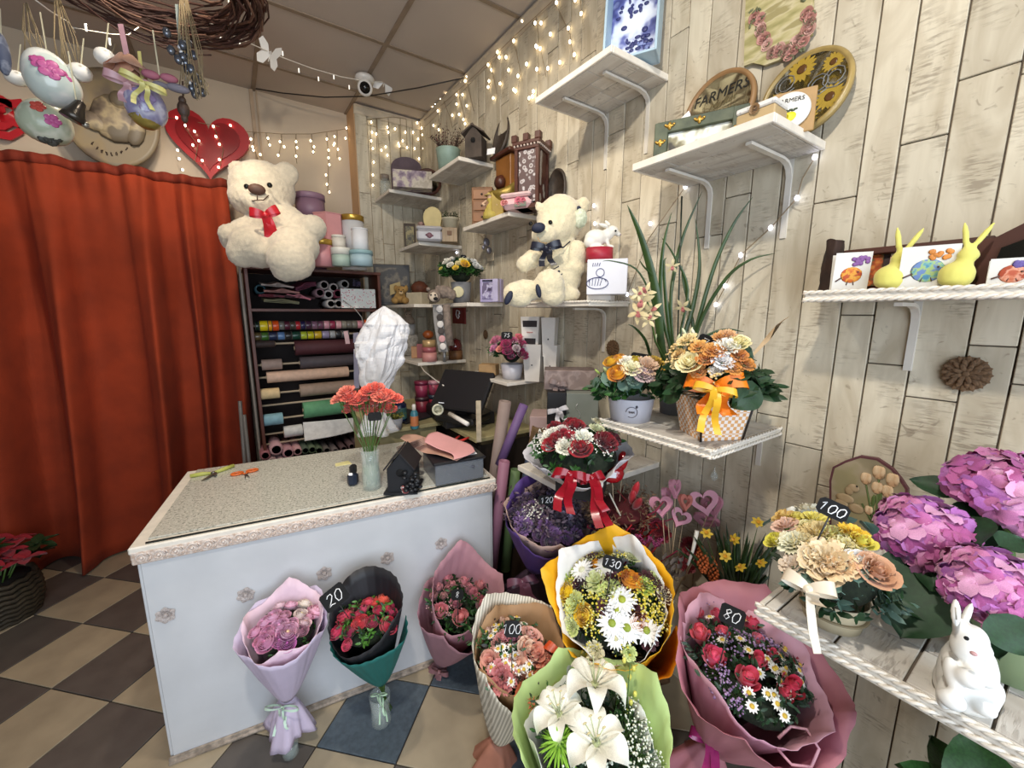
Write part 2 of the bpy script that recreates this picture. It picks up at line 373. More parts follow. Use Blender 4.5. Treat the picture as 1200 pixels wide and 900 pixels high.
# ---------------------------------------------------------------- shelves on the plank walls
WHITE=mat('white bracket enamel','d5cfc4',.35,var=.04)
def bracket(y,z,depth,drop,parent,x=WX,th=.015,curve=True,name='bracket'):
    g=G(); pts=[]
    pts=[(x-.012,y,z-drop),(x-.012,y,z-.05),(x-.02,y,z-.028),(x-.04,y,z-.014),(x-.07,y,z-.009),(x-depth*.85,y,z-.009)]
    g.ribbon(pts,(0,1,0),th,t=.008); g.box((x-.006,y,z-drop*.5),(.009,th*1.15,drop))
    return g.obj(name,WHITE,parent,world=True)
def shelf(label,x0,y0,y1,ztop,th=.022,n=4,brk=(),drop=.2,rope=False,group=None,near=True,m=None,cross=False):
    t=thing('wall_shelf',label,'shelf',(WX,(y0+y1)/2,ztop),group); m=m or WWL
    G().box(((x0+WX)/2,(y0+y1)/2,ztop-th/2),(WX-x0-.012,y1-y0,th-.012)).obj('board',BACKING,t,world=True)
    r=random.Random(int(y0*1000)); wd=(WX-.012-x0)/n
    if cross:
        y=y0; xj=x0+.115
        while y<y1-.01:
            w9=min(.096,y1-y)
            for a,b in ((x0,xj),(xj,WX-.012)): G().box((0,0,0),(b-a-.0035,w9-.004,.006),b=.0015).obj('plank',m,t,M=T((a+b)/2-WX,y+w9/2-(y0+y1)/2,-.003))
            y+=w9
    for side in((0,) if cross else (0,1)):
        for i in range(n):
            c=r.uniform(.25,.75)*(y1-y0)+y0; segs=[(y0,c),(c,y1)] if (y1-y0)>.3 else [(y0,y1)]
            for a,b in segs:
                zc=ztop-.003 if side else ztop-th+.003
                G().box((0,0,0),(wd-.002,b-a-.002,.006),b=.0012).obj('plank',m,t,M=T(x0+wd*(i+.5)-WX,(a+b)/2-(y0+y1)/2,zc-ztop))
    e=G(); e.box((x0-.005,(y0+y1)/2,ztop-th/2),(.01,y1-y0+.02,th),b=.002); e.box(((x0+WX)/2-.006,y0-.005,ztop-th/2),(WX-x0-.012,.01,th),b=.002); e.box(((x0+WX)/2-.006,y1+.005,ztop-th/2),(WX-x0-.012,.01,th),b=.002)
    e.obj('edge_trim',CREAM,t,world=True)
    if rope:
        g=G()
        def strand(p0,p1,off):
            p0=V(p0);p1=V(p1);d=(p1-p0);n_=max(4,int(d.length/.0042)); d.normalize(); a=d.cross(V((0,0,1))).normalized(); b=V((0,0,1)); pts=[]
            for i in range(n_+1):
                q=p0.lerp(p1,i/n_); an=i*.8+off; pts.append(q+a*cos(an)*.0027+b*sin(an)*.0027)
            g.tube(pts,.0034,5)
        zz=[ztop-.004] if rope==1 else [ztop-.001,ztop-.019]
        for z in zz:
            for off in(0,PI):
                strand((x0-.012,y0-.012,z),(x0-.012,y1+.012,z),off); strand((x0-.012,y0-.012,z),(WX-.014,y0-.012,z),off)
        g.obj('rope_trim',CREAM,t,world=True)
    for y in brk: bracket(y,ztop-th,WX-x0,drop,t)
    return t
SH={}
S1=shelf('high white shelf holding the blue floral tray',1.10,1.047,1.43,2.349,brk=(1.12,1.33),drop=.22)
S2=shelf('high white shelf under the farmers market sign and large plate',1.10,.527,.92,1.962,brk=(.60,.84),drop=.22)
S7=shelf('white rope-edged shelf carrying the gingham pot and the orchid bucket',1.005,.554,.922,1.148,brk=(.60,),drop=.12,rope=2)
S9=shelf('white rope-edged shelf with the yellow rabbits and bird cards',1.2,-.75,.44,1.55,brk=(.28,),drop=.17,rope=2,n=2)
SB=shelf('long low white ledge with rope edge under the hydrangea',.86,-.75,.33,.902,brk=(),rope=2,n=5,th=.03,cross=True)
SC=shelf('white shelf under the birdhouse and mint flower pot',1.165,2.25,2.66,2.38,n=3)
SD=shelf('white shelf under the pink floral box and castle lantern',1.195,1.785,2.25,1.998,n=3)
SA=shelf('small white corner shelf with the clock and floral box, highest in the corner',1.0,2.99,3.30,2.352,n=3)
SBB=shelf('small white corner shelf with the grey floral case',1.08,2.68,3.05,1.966,n=3)
SE=shelf('low white corner shelf with the pink candle tins',1.03,2.65,3.1,1.165,n=3)
SF=shelf('white shelf carrying the small pink and magenta flower pot',1.15,1.73,2.185,1.145,n=3,th=.018)
SG=shelf('white shelf the navy-bowed bear sits on',1.165,1.177,1.66,1.548,n=3,rope=1,brk=(1.3,))
SH1=shelf('white shelf under the pansy pot and lilac box',1.15,2.15,2.66,1.56,n=3)
SH2=shelf('white corner shelf under the dark picture and yellow plush',1.03,2.68,3.3,1.56,n=3)
# ================================================================= flowers, leaves and paper
def petalmat(name,col,col2=None,rough=.55): return mat('petal '+name,col,rough,var=.18,vs=60,col2=col2,sss=0,sheen=.2)
CACHE={}
def cached(fn):
    def f(*a,**k):
        key=(fn.__name__,)+a+tuple(sorted(k.items()))
        if key not in CACHE: CACHE[key]=fn(*a,**k)
        return CACHE[key]
    return f
def P_(c):
    m=MATS.get('petal '+c); return m or petalmat(c,c)
LEAFG=mat('leaf green','2f5a26',.45,var=.3,vs=30); LEAFD=mat('deep leaf green','1c3a1c',.5,var=.3,vs=30); EUC=mat('eucalyptus grey-green','5d7a6c',.55,var=.2,vs=30); STEM=mat('stem green','4c6b2e',.5,var=.2)
def cup(g,layers,mi=0,nu=4,nv=4,seed=1,ruff=0):
    """layers: (n, r0, r1, z0, z1, halfangle, curl)"""
    r=random.Random(seed)
    for li,(n,r0,r1,z0,z1,ha,curl) in enumerate(layers):
        off=r.random()*TAU
        for k in range(n):
            th=off+TAU*k/n+r.uniform(-.12,.12); hh=1+r.uniform(-.1,.1); ph=r.random()*9
            def fn(u,v,th=th,hh=hh,ph=ph):
                uu=u*2-1; wv=(.35+.65*min(1,v*1.6))*(1-.35*max(0,v-.6)/.4*abs(uu)); a=th+uu*ha*wv
                rr=r0+(r1-r0)*sin(v*PI/2)+ (curl*v**4) - .06*abs(uu)**2*r1*v
                z=z0+(z1-z0)*hh*v-curl*.55*v**4-.13*(z1-z0)*abs(uu)**3*v
                if ruff: rr+=ruff*sin(uu*9+ph)*v**2; z+=ruff*cos(uu*11+ph*2)*v**2
                return (rr*cos(a),rr*sin(a),z)
            g.surf(fn,nu,nv,mi)
@cached
def rose(c,c2=None,open_=1.0,seed=1):
    """unit radius flower, centre at origin, opening along z"""
    g=G(); g.ell((0,0,.1),(.3,.3,.45),nu=8,nv=5)
    cup(g,[(2,.1,.16,-.1,.72,1.9,.0),(3,.14,.28,-.15,.7,1.3,.03),(3,.2,.42,-.2,.66,1.25,.08),(4,.28,.62,-.25,.55,1.0,.16),(5,.36,.86*open_,-.3,.36,.85,.2)],seed=seed)
    return g.mesh('rose',[P_(c)])
@cached
def bud(c,seed=1):
    g=G(); g.ell((0,0,.15),(.42,.42,.75),nu=8,nv=6); cup(g,[(3,.2,.3,-.5,1.0,1.3,.0),(3,.3,.52,-.55,.9,1.25,.06),(4,.32,.62,-.6,.6,.95,.18)],seed=seed); g.lathe([(.1,-1.1),(.3,-.7),(.2,-.5)],6,mi=1); return g.mesh('rose_bud',[P_(c),LEAFG])
@cached
def ranunculus(c,c2=None,seed=1):
    g=G(); g.ell((0,0,.15),(.22,.22,.38),nu=8,nv=5,mi=1)
    cup(g,[(4,.1,.2,.0,.58,1.0,-.05),(5,.16,.32,-.05,.6,.9,-.06),(5,.24,.46,-.1,.58,.9,-.07),(6,.32,.6,-.2,.52,.8,-.08),(6,.4,.76,-.3,.42,.8,-.05),(6,.45,.9,-.35,.25,.8,.05)],seed=seed,nv=3)
    return g.mesh('ranunculus',[P_(c),P_(c2 or c)])
@cached
def carnation(c,seed=1):
    g=G(); cup(g,[(4,.05,.2,0,.62,.8,.03),(6,.1,.42,-.05,.6,.6,.08),(7,.15,.66,-.1,.5,.5,.14),(8,.2,.92,-.2,.32,.45,.2)],seed=seed,ruff=.07,nu=6,nv=3)
    g.lathe([(.12,-.9),(.2,-.75),(.24,-.2)],7,mi=1); return g.mesh('carnation',[P_(c),STEM])
def flat_petals(g,n,r0,r1,hw,z=0,lift=.1,droop=.1,mi=0,tip=.5,seed=0,nv=3,z1=0):
    r=random.Random(seed)
    for k in range(n):
        a=TAU*k/n+r.uniform(-.08,.08); ln=r1*r.uniform(.92,1.04); l2=lift+r.uniform(-.05,.05)
        def fn(u,v):
            uu=u*2-1; wv=hw*(sin(PI*min(1,.12+.83*v)) if tip<1 else (.25+.75*v)); x=r0+(ln-r0)*v; y=uu*wv
            zz=z+l2*v-droop*v*v+.18*hw*abs(uu)
            return (x*cos(a)-y*sin(a),x*sin(a)+y*cos(a),zz)
        g.surf(fn,2,nv,mi)
@cached
def daisy(c='f4f4f2',cc='8c9a2c',n=18,seed=1,name='daisy'):
    g=G(); flat_petals(g,n,.15,1,.13,0,.14,.12,0,seed=seed); flat_petals(g,n-4,.15,.82,.12,.04,.2,.1,0,seed=seed+1); g.ell((0,0,.06),(.27,.27,.16),nu=10,nv=5,mi=1); return g.mesh(name,[P_(c),P_(cc)])
@cached
def chamomile(seed=1):
    g=G(); flat_petals(g,11,.2,1,.22,0,.1,.1,0,seed=seed,nv=2); g.ell((0,0,.08),(.4,.4,.28),nu=8,nv=5,mi=1); return g.mesh('chamomile',[P_('f6f3ea'),P_('d9b53c')])
@cached
def spider_mum(c='8fc23a',seed=1):
    g=G()
    for li,(n,r1,z,l) in enumerate([(22,1,0,.15),(20,.85,.08,.3),(16,.62,.14,.42),(12,.38,.2,.5)]): flat_petals(g,n,.05,r1,.045,z,l,.25,0,seed=seed+li,nv=4)
    return g.mesh('chrysanthemum',[P_(c)])
@cached
def tiny_cluster(c='f2efe6',n=26,seed=1,c2=None,r=.13,name='filler_flowers'):
    rd=random.Random(seed); g=G()
    for k in range(n):
        a=rd.random()*TAU; q=sqrt(rd.random()); z=.25*(1-q*q)+rd.uniform(-.2,.12); x,y=q*cos(a),q*sin(a); rr=r*rd.uniform(.6,1.2)
        g.ell((x,y,z),(rr,rr,rr*.8),nu=5,nv=4,mi=rd.choice([0,0,0,1]) if c2 else 0); g.tube([(x,y,z),(x*.5,y*.5,-.35),(x*.1,y*.1,-.9)],.012,3,mi=2,cap=False)
    return g.mesh(name,[P_(c),P_(c2 or c),STEM])
@cached
def lily(c='f4f2e4',seed=1):
    g=G()
    for k in range(6):
        a=TAU*k/6+(.1 if k%2 else 0); hw=.38 if k%2 else .28
        def fn(u,v,a=a,hw=hw):
            uu=u*2-1; w_=hw*sin(PI*min(1,.1+.87*v))**.8; x=.08+1.0*v-.18*v**5; z=.75*v-.95*v**3.2+ .09*abs(uu); y=uu*w_
            return (x*cos(a)-y*sin(a),x*sin(a)+y*cos(a),z+.12*(1-abs(uu))*-.5)
        g.surf(fn,4,8,0)
    for k in range(6):
        a=TAU*k/6+.4; g.tube([(0,0,0),(.15*cos(a),.15*sin(a),.45),(.25*cos(a),.25*sin(a),.7)],.015,4,mi=1); g.ell((.26*cos(a),.26*sin(a),.72),(.07,.03,.03),nu=6,nv=4,mi=2)
    g.lathe([(.03,-.5),(.1,-.1),(.12,.05)],8,mi=1); return g.mesh('lily',[P_(c),P_('c3cc98'),P_('cfc08c')])
@cached
def closed_bud(c,seed=1):
    g=G(); g.lathe([(.02,-1),(.22,-.8),(.34,-.3),(.33,.3),(.2,.8),(.03,1.05)],8,flute=lambda a,j:.08*cos(3*a)); return g.mesh('flower_bud',[P_(c)])
@cached
def floret_head(cols,n=85,seed=1,name='hydrangea_head'):
    rd=random.Random(seed); g=G(); g.ell((0,0,-.08),(.78,.78,.62),nu=12,nv=7,mi=0)
    for k in range(n):
        z=1-1.25*(k+.5)/n; q=sqrt(max(0,1-z*z)); a=k*2.39996; nrm=V((q*cos(a),q*sin(a),z)); p=V((nrm.x*.9,nrm.y*.9,nrm.z*.72))*rd.uniform(.94,1.06)
        M=axes(p,nrm+V((rd.uniform(-.55,.55),rd.uniform(-.55,.55),rd.uniform(-.4,.4))),(rd.uniform(-1,1),rd.uniform(-1,1),.3)); s_=rd.uniform(.25,.35); mi=rd.randrange(len(cols))
        for q4 in range(4):
            b=TAU*q4/4+rd.uniform(-.1,.1); cv=rd.uniform(.03,.3)
            def fn(u,v):
                uu=u*2-1; w_=.62*sin(PI*(.08+.72*v))*s_; x=s_*1.12*v; y=uu*w_; zz=cv*s_*4*v*(1-1.1*v)+.03*abs(uu)+.03*sin(uu*4+q4+k)*v
                return (x*cos(b)-y*sin(b),x*sin(b)+y*cos(b),zz)
            g.surf(fn,3,3,mi,M)
        g.ell((0,0,.015),.028,M,5,3,mi=mi)
    return g.mesh(name,[P_(c) for c in cols])
@cached
def leafmesh(m='g',w_=.35,fold=.12,droop=.25,serr=0,nv=7,name='leaf'):
    mt={'g':LEAFG,'d':LEAFD,'e':EUC}[m] if m in 'gde' else MATS[m]; g=G()
    def fn(u,v):
        uu=u*2-1; ww=w_*sin(PI*v**.8)**.75*(1+(serr*(1 if int(v*nv*2)%2 else -1) if serr else 0)) if 0<v<1 else (.02 if v==0 else 0)
        return (uu*ww,v,abs(uu)*fold*(.5+ww)-droop*v*v+.02*sin(v*14)*abs(uu))
    g.surf(fn,4,nv,0); g.tube([(0,-.15,-.0),(0,.5,-droop*.25-.008),(0,.97,-droop*.95-.006)],[.016,.012,.004],4,mi=0); return g.mesh(name,[mt])
def sprig(g,p0,d,ln,n,ls,mi,rd,stem_mi,w_=.4,bend=.25):
    d=V(d).normalized(); side=d.orthogonal(); b=V((rd.uniform(-1,1),rd.uniform(-1,1),rd.uniform(-1,.3)))*bend; pts=[V(p0)+d*ln*t+b*ln*t*t for t in (0,.33,.66,1)]
    g.tube(pts,[.0016,.0013,.001,.0006],4,mi=stem_mi)
    for k in range(n):
        t=(k+1)/n; p=V(p0)+d*ln*t+b*ln*t*t; a=rd.random()*TAU; o=(side*cos(a)+d.cross(side)*sin(a)+d*.6).normalized(); x=o.orthogonal().normalized(); s_=ls*rd.uniform(.7,1.15)
        q=[p,p+o*s_*.3+x*s_*w_*.5,p+o*s_*.7+x*s_*w_*.42,p+o*s_,p+o*s_*.7-x*s_*w_*.42,p+o*s_*.3-x*s_*w_*.5]; c=p+o*s_*.5+x.cross(o)*s_*.08
        g.add(q+[c],[(6,i,(i+1)%6) for i in range(6)],mi,True)
def greens(parent,R_,zc,n,seed,m1=LEAFG,m2=LEAFD,ls=.03,ln=.07,name='foliage',dome=.3,low=.5):
    """loose foliage between the flowers of a head of radius R_, joined as one part"""
    rd=random.Random(seed); g=G()
    for k in range(n):
        a=rd.random()*TAU; q=R_*sqrt(rd.random()); z=zc-low*R_+dome*R_*(1-(q/R_)**2)*.5; sprig(g,(q*.8*cos(a),q*.8*sin(a),z),(cos(a)*q/R_*.9,sin(a)*q/R_*.9,1),ln*rd.uniform(.6,1.1),7,ls,rd.choice([0,1]),rd,0)
    return g.obj(name,[m1,m2],parent,kind='stuff')
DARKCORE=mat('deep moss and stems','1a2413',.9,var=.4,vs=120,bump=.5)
class Bunch:
    """a flower head on an axis; local z runs from the tie to the middle of the head"""
    def __init__(s,root,Mw,L,R_,dome=.3,seed=1,core=True,corecol=None,ell=1.0,sph=False):
        s.root=root;s.Mw=Mw;s.L=L;s.R=R_;s.dome=dome*R_;s.rd=random.Random(seed);s.inv=Mw.inverted();s.ell=ell;s.sph=sph
        if core and sph:
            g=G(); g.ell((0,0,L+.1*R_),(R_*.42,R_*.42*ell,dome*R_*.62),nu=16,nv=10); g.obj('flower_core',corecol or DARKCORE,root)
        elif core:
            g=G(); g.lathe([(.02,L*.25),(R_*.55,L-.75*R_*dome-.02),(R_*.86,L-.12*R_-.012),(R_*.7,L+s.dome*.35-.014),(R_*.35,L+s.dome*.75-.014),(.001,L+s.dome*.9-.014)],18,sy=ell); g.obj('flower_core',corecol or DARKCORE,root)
    def at(s,px,py):
        """point of the dome seen at this picture point"""
        o=s.inv@EYE; d=(s.inv.to_3x3()@ray(px,py)).normalized(); z=s.L+s.dome*.6
        if s.sph:
            c=V((0,0,s.L+.1*s.R)); k=V((1/s.R,1/(s.R*s.ell),1/s.dome)); oo=V([(o[i]-c[i])*k[i] for i in range(3)]); dd=V([d[i]*k[i] for i in range(3)])
            a=dd.dot(dd);b_=oo.dot(dd);cc=oo.dot(oo)-1;D_=b_*b_-a*cc; t=(-b_-sqrt(D_))/a if D_>0 else -b_/a
            q=oo+dd*t; q.normalize(); return V((q.x/k.x,q.y/k.y,q.z/k.z))+c,(1-max(0,q.z))
        for _ in range(4):
            t=(z-o.z)/d.z; p=o+d*t; q=min(1.15,sqrt(p.x**2+(p.y/s.ell)**2)/s.R); z=s.L+s.dome*(1-q*q)
        return V((p.x,p.y,z)),q
    def put(s,me,r,px=None,py=None,xy=None,lift=0,tilt=None,name=None,spin=None):
        if px is not None: p,q=s.at(px,py)
        else:
            q=sqrt(xy[0]**2+xy[1]**2); p=V((xy[0]*s.R,xy[1]*s.R*s.ell,s.L+s.dome*(1-q*q)))
        out=V((p.x,p.y,max(0,p.z-s.L)*.5 if s.sph else 0))/max(s.R,1e-6); out=out*(1.6 if s.sph else 1); nrm=V((0,0,1))+out*(.75 if tilt is None else tilt)+V((s.rd.uniform(-.12,.12),s.rd.uniform(-.12,.12),0))
        r=r*(1 if s.sph else 1.2); M=axes(p+V((0,0,lift)),nrm,(0,1,0))@Rz(s.rd.uniform(0,360) if spin is None else spin)@S(r)
        return inst(me,name or me.name.split('.')[0],s.root,M)
    def many(s,mefn,n,r,qmin=0,qmax=1,lift=0,vary=.2,**k):
        for i in range(n):
            a=s.rd.random()*TAU; q=qmin+(qmax-qmin)*sqrt(s.rd.random()); me=mefn(i) if callable(mefn) else mefn
            s.put(me,r*s.rd.uniform(1-vary,1+vary),xy=(q*cos(a),q*sin(a)),lift=lift,**k)
def paper(name,m,parent,L,R_,l0=.0,r0=.02,amp=.06,k=5,rim=1.0,back=0,backdir=90,seed=1,flare=0,a0=0,a1=360,fold=.03,pw=.85,nu=72,nv=10,corner=0,ncorner=4,coff=45,t=.0008,ell=1,rimroll=0,label=None):
    """a sheet of wrapping paper rolled into a cone round the stems"""
    rd=random.Random(seed); ph=[rd.random()*TAU for _ in range(6)]; nc=9; rm=[rd.uniform(-1,1) for _ in range(nc)]; hm=[rd.uniform(-1,1) for _ in range(nc)]
    def crease(arr,u):
        x=u*nc%nc; i=int(x); f=x-i; return arr[i%nc]*(1-f)+arr[(i+1)%nc]*f
    def fn(u,v):
        th=R(a0)+(R(a1)-R(a0))*u; uc=th/TAU+ph[4]
        top=L*rim*(1+back*.5*(1+cos(th-R(backdir)))+corner*1.15*abs(((th-R(coff))*ncorner/TAU)%1*2-1)**1.7+.05*crease(hm,uc))
        z=l0+(top-l0)*v; f=v**pw; 
        rr=r0+(R_-r0)*f+flare*R_*v**4
        rr*=1+amp*.5*sin(k*th+ph[0])*v+fold*.6*sin((2*k+1)*th+ph[1]+2*v)*v+.014*sin(23*th+ph[2]+4*v)+(amp*.9+.02)*crease(rm,uc)*v**.6+.012*crease(hm,uc*2.3+v*.4)
        if rimroll and v>.9: rr+=rimroll*(v-.9)*10*R_; z-=rimroll*(v-.9)*4*R_
        return (rr*cos(th),rr*sin(th)*ell,z)
    g=G(); g.surf(fn,nu,nv,0,wrap=(a1-a0>=360)); o=g.obj(name,m,parent,solid=t); 
    if label: o['label']=label
    return o
def skirt(name,m,parent,ln,r1,seed=1,k=4,M=None,amp=.25,t=.0008):
    """gathered paper below the tie"""
    rd=random.Random(seed); ph=rd.random()*TAU
    def fn(u,v):
        th=TAU*u; rr=.018+(r1-.018)*v**.7; rr*=1+amp*sin(k*th+ph)*v+.12*sin(9*th)*v; z=-ln*v*(1+.12*sin(2*th+ph)*v); return (rr*cos(th),rr*sin(th)*.75,z)
    g=G(); g.surf(fn,44,7,0,wrap=True); return g.obj(name,m,parent,M=M,solid=t)
def bow(name,m,parent,M,s_=.06,w_=.012,tails=2,tl=.1,seed=1,loops=2,curl=.3):
    """ribbon bow in the local xy plane, z towards the viewer"""
    rd=random.Random(seed); g=G()
    for k in range(loops):
        sgn=1 if k%2==0 else -1; a=rd.uniform(-.15,.35)+(.25 if k>1 else 0); pts=[]
        for i in range(15):
            t=i/14*TAU; x=sgn*s_*(1-cos(t))*.5; pts.append((x,x*sgn*a+s_*.1*sin(t),.014+s_*.26*sin(t)))
        g.ribbon(pts,[(-.3*sgn,1,.12*sin(i)) for i in range(15)],[w_*(.4+.75*sin(i/14*PI)) for i in range(15)])
    for k in range(tails):
        sgn=1 if k%2==0 else -1; pts=[(sgn*s_*(.06+.35*(i/8)**1.2)+s_*curl*.25*sin(i*.9),-tl*i/8*(1 if k<2 else .7),.012+.012*sin(i*.8+k)) for i in range(9)]
        g.ribbon(pts,[(1,.1*sgn,.3*sin(i*.35+k)) for i in range(9)],w_)
    g.ell((0,0,.014),(w_*.55,w_*.5,w_*.45),nu=8,nv=5); return g.obj(name,m,parent,M=M)
def bouquet_root(name,label,tie,head,cat='bouquet',group=None):
    """returns (root at the tie, world matrix, distance tie-head); z axis points to the head, y is up the picture"""
    tie=V(tie);head=V(head); M=axes(tie,head-tie,(sy_,cy_,.0)); return thing(name,label,cat,M,group),M,(head-tie).length
def crop(x0,y0,k): return lambda *ps: [(x0+a/k,y0+b/k) for a,b in ps]
CEL=mat('clear film','eef0f4',.12,var=0,alpha=.3,coat=1)
VGL=mat('vase glass','dfeae4',.04,var=0,alpha=.22,coat=1)
WATER=mat('vase water','c3d2b4',.05,var=0,alpha=.3)
# ================================================================= the counter
CA=V((-.317,1.585,0)); CM=T(CA)@Rz(-8.09); CL=1.194; CH=.8; CD=.66
ct=thing('counter','white painted shop counter with carved roses and a speckled glass top','counter',CM)
cpm=mat('chalky blue-white paint','cbccce',.6,var=.06,vs=5,bump=.12,bs=30); gold=mat('cream and rose-gold trim paint','ddd0c6',.5,col2='b99f8c',vs=90,bump=.3,bs=60)
g=G(); g.box((CL/2,.012,CH/2-.02),(CL-.02,.02,CH-.04),b=.002); g.box((.01,CD/2,CH/2-.02),(.02,CD-.02,CH-.04),b=.002); g.box((CL-.01,CD/2,CH/2-.02),(.02,CD-.02,CH-.04),b=.002); g.obj('body',cpm,ct)
G().box((CL/2,CD/2,CH-.012),(CL+.02,CD+.02,.024),b=.004).obj('worktop',CREAM,ct)
G().box((CL/2+.008,CD/2+.012,CH+.0035),(CL-.045,CD-.03,.006),b=.001).obj('glass_top',[None][0] or patmat('speckled glass top','noise',['8d8f86','b9b9ae','cdccc2','a8a79b','d6d4ca'],130,.18),ct)
G().box((CL/2+.008,-.0005+.004,CH+.0025),(CL-.045,.0045,.006)).obj('glass_edge',mat('dark glass edge','1d2422',.2),ct)
g=G(); g.box((CL/2,-.006,CH-.036),(CL+.01,.012,.042),b=.003); g.box((-.005,CD/2,CH-.03),(.01,CD,.03),b=.002); g.obj('trim_band',gold,ct)
def scroll():
    g=G(); pts=[]
    for i in range(16): a=i*.62; r_=.017*(1-i/19); pts.append((r_*cos(a),0,r_*sin(a)))
    g.tube(pts,[.0032*(1-.02*i) for i in range(16)],5); g.ell((0,-.001,0),(.005,.004,.005),nu=6,nv=4)
    for s_ in(-1,1): g.tube([(.012,0,s_*.014),(.02,0,s_*.009),(.023,-.001,0)],[.003,.0035,.001],5)
    return g.mesh('scroll',mat('scroll paint','e6dcd4',.5,col2='c4ab99',vs=150))
me=scroll()
for k in range(29): inst(me,'scroll',ct,T(.02+k*.0415,-.0125,CH-.036)@Ry(rnd.uniform(-8,8)))
g=G(); g.tube([(0,-.004,.008),(.3,-.006,.01),(.6,-.004,.007),(CL,-.005,.01)],.008,5); g.box((CL/2,-.004,.014),(CL,.008,.026)); g.obj('plinth_strip',mat('chipped plinth paint','a99a8b',.7,var=.4,vs=50),ct)
@cached
def rosette(): 
    g=G(); cup(g,[(3,.1,.25,0,.4,1.2,.02),(4,.2,.5,-.05,.3,1.0,.1),(5,.3,.78,-.1,.12,.85,.12)],seed=3); g.ell((0,0,.1),(.3,.3,.25),nu=8,nv=5)
    for a in (.3,1.4,2.4,3.3,4.4,5.4):
        def fn(u,v):
            uu=u*2-1; x=.55+.5*v; y=uu*.34*sin(PI*min(1,.1+.85*v)); return (x*cos(a)-y*sin(a),x*sin(a)+y*cos(a),.02+.06*(1-abs(uu)))
        g.surf(fn,4,4)
    return g.mesh('carved_rose',mat('silvered carving','cfc6c2',.45,col2='9d8f88',vs=12))
fy=CM.inverted()
for (px,py),a in zip([(194,721),(288,697),(380,672),(454,654),(517,637)],(10,60,140,20,80)):
    d=ray(px,py); p0=fy@EYE; dd=fy.to_3x3()@d; p=p0+dd*(-p0.y/dd.y)
    inst(rosette(),'carved_rose',ct,T(p.x,-.001,p.z)@Rx(90)@Rz(a)@S(.027,.027,.022))
def onc(px,py): return oz(px,py,CH+.0065)
# secateurs
p=onc(250,556); t=thing('secateurs','steel secateurs with yellow-green grips on the counter','secateurs',T(p)@Rz(15))
gy=mat('yellow-green grip','b7ba5c',.5); stl=mat('worn steel','8b8b86',.35,metal=.9)
g=G(); g.tube([(.0,0,.006),(.04,.012,.008),(.085,.03,.008)],[.006,.009,.008],8); g.obj('handle',gy,t); g=G(); g.tube([(.0,0,.006),(-.035,.02,.008),(-.075,.03,.008)],[.006,.009,.008],8); g.obj('handle',gy,t)
g=G(); g.prism([(-.01,-.01),(.012,-.006),(-.03,-.05),(-.055,-.06),(-.03,-.03)],.004,M=T(0,0,.003)); g.prism([(-.01,0),(.012,0),(.008,-.03),(-.005,-.05),(-.008,-.02)],.003,M=T(0,0,.007)); g.lathe([(.008,.003),(.008,.012),(.001,.013)],10); g.obj('blades',stl,t)
p=onc(288,557); t=thing('scissors','small scissors with orange ring handles on the counter','scissors',T(p)@Rz(5))
og=mat('orange handle','d9692b',.4)
for s_ in(-1,1):
    g=G(); g.tube([(s_*.028+.021*cos(i*TAU/14),.03+.014*sin(i*TAU/14),.006) for i in range(15)],.0045,6,cap=False); g.tube([(s_*.012,.022,.006),(0,0,.006)],.004,6); g.obj('ring_handle',og,t)
    g=G(); g.prism([(-.004*s_,.005),(.004*s_,.0),(.001*s_,-.06)],.002,M=T(0,0,.004+.002*(s_>0))@Rz(8*s_)); g.obj('blade',stl,t)
# marking gun / stapler
p=onc(414,568); t=thing('label_gun','small black and navy hand stapler standing by the vase','stapler',T(p)@Rz(-35)@S(.85))
G().box((0,0,.03),(.045,.05,.06),b=.012).obj('base',mat('navy plastic','1c2638',.35),t); G().box((0,.01,.075),(.03,.035,.045),b=.008).obj('head',mat('black plastic','141416',.4),t); G().box((0,-.022,.062),(.018,.01,.012),b=.002).obj('label_window',CHALK,t,label='small white label window')
p=onc(402,544); tag(G().prism([(-.035,-.012),(.035,-.02),(.03,.03),(-.03,.025)],.002).obj('sticky_note',mat('yellow note','ded79a',.8),M=T(p)),'pale yellow paper note lying behind the stapler','note')
# vase of coral carnations
p=onc(436,572); t=thing('carnation_vase','clear glass vase of coral carnations on the counter','vase',p)
g=G(); g.lathe([(.001,0),(.034,0),(.036,.004),(.036,.06),(.034,.12),(.037,.165),(.0345,.165),(.0318,.12),(.0338,.06),(.0335,.012),(.001,.01)],28); g.obj('glass',VGL,t)
g=G(); g.lathe([(.001,.0125),(.0325,.0125),(.0325,.06),(.0312,.1),(.001,.1)],24); g.obj('water',WATER,t)
cpos=[(410,466),(428,466),(446,466),(434,474),(414,473),(406,459),(420,470),(432,459),(425,478),(445,472),(452,463),(438,483),(412,480),(462,468),(398,468),(440,455),(455,480)]
g=G(); rd=random.Random(4)
for i,(x,y) in enumerate(cpos):
    q=of(x,y,fwd(p)+rd.uniform(-.03,.04))-p; a=rd.random()*TAU; base=V((.022*cos(a),.022*sin(a),.014)); mid=V((q.x*.25+.004*cos(a),q.y*.25+.004*sin(a),.17))
    g.tube([base,mid,q*.75+mid*.1,q-V((0,0,.02))],.0018,5,mi=0)
    inst(carnation(['f0735e','ee6a55','f28a72'][i%3],seed=i%3),'carnation',t,axes(q,V((q.x*3-.4*sy_,q.y*3-.4*cy_,1)))@S(.033))
for k in range(14):
    a=rd.random()*TAU; g.add([(.01*cos(a),.01*sin(a),.03),(.03*cos(a),.03*sin(a),.08),(.028*cos(a+.3),.028*sin(a+.3),.1),(.012*cos(a),.012*sin(a),.06)],[(0,1,2,3)])
g.obj('stems',STEM,t)
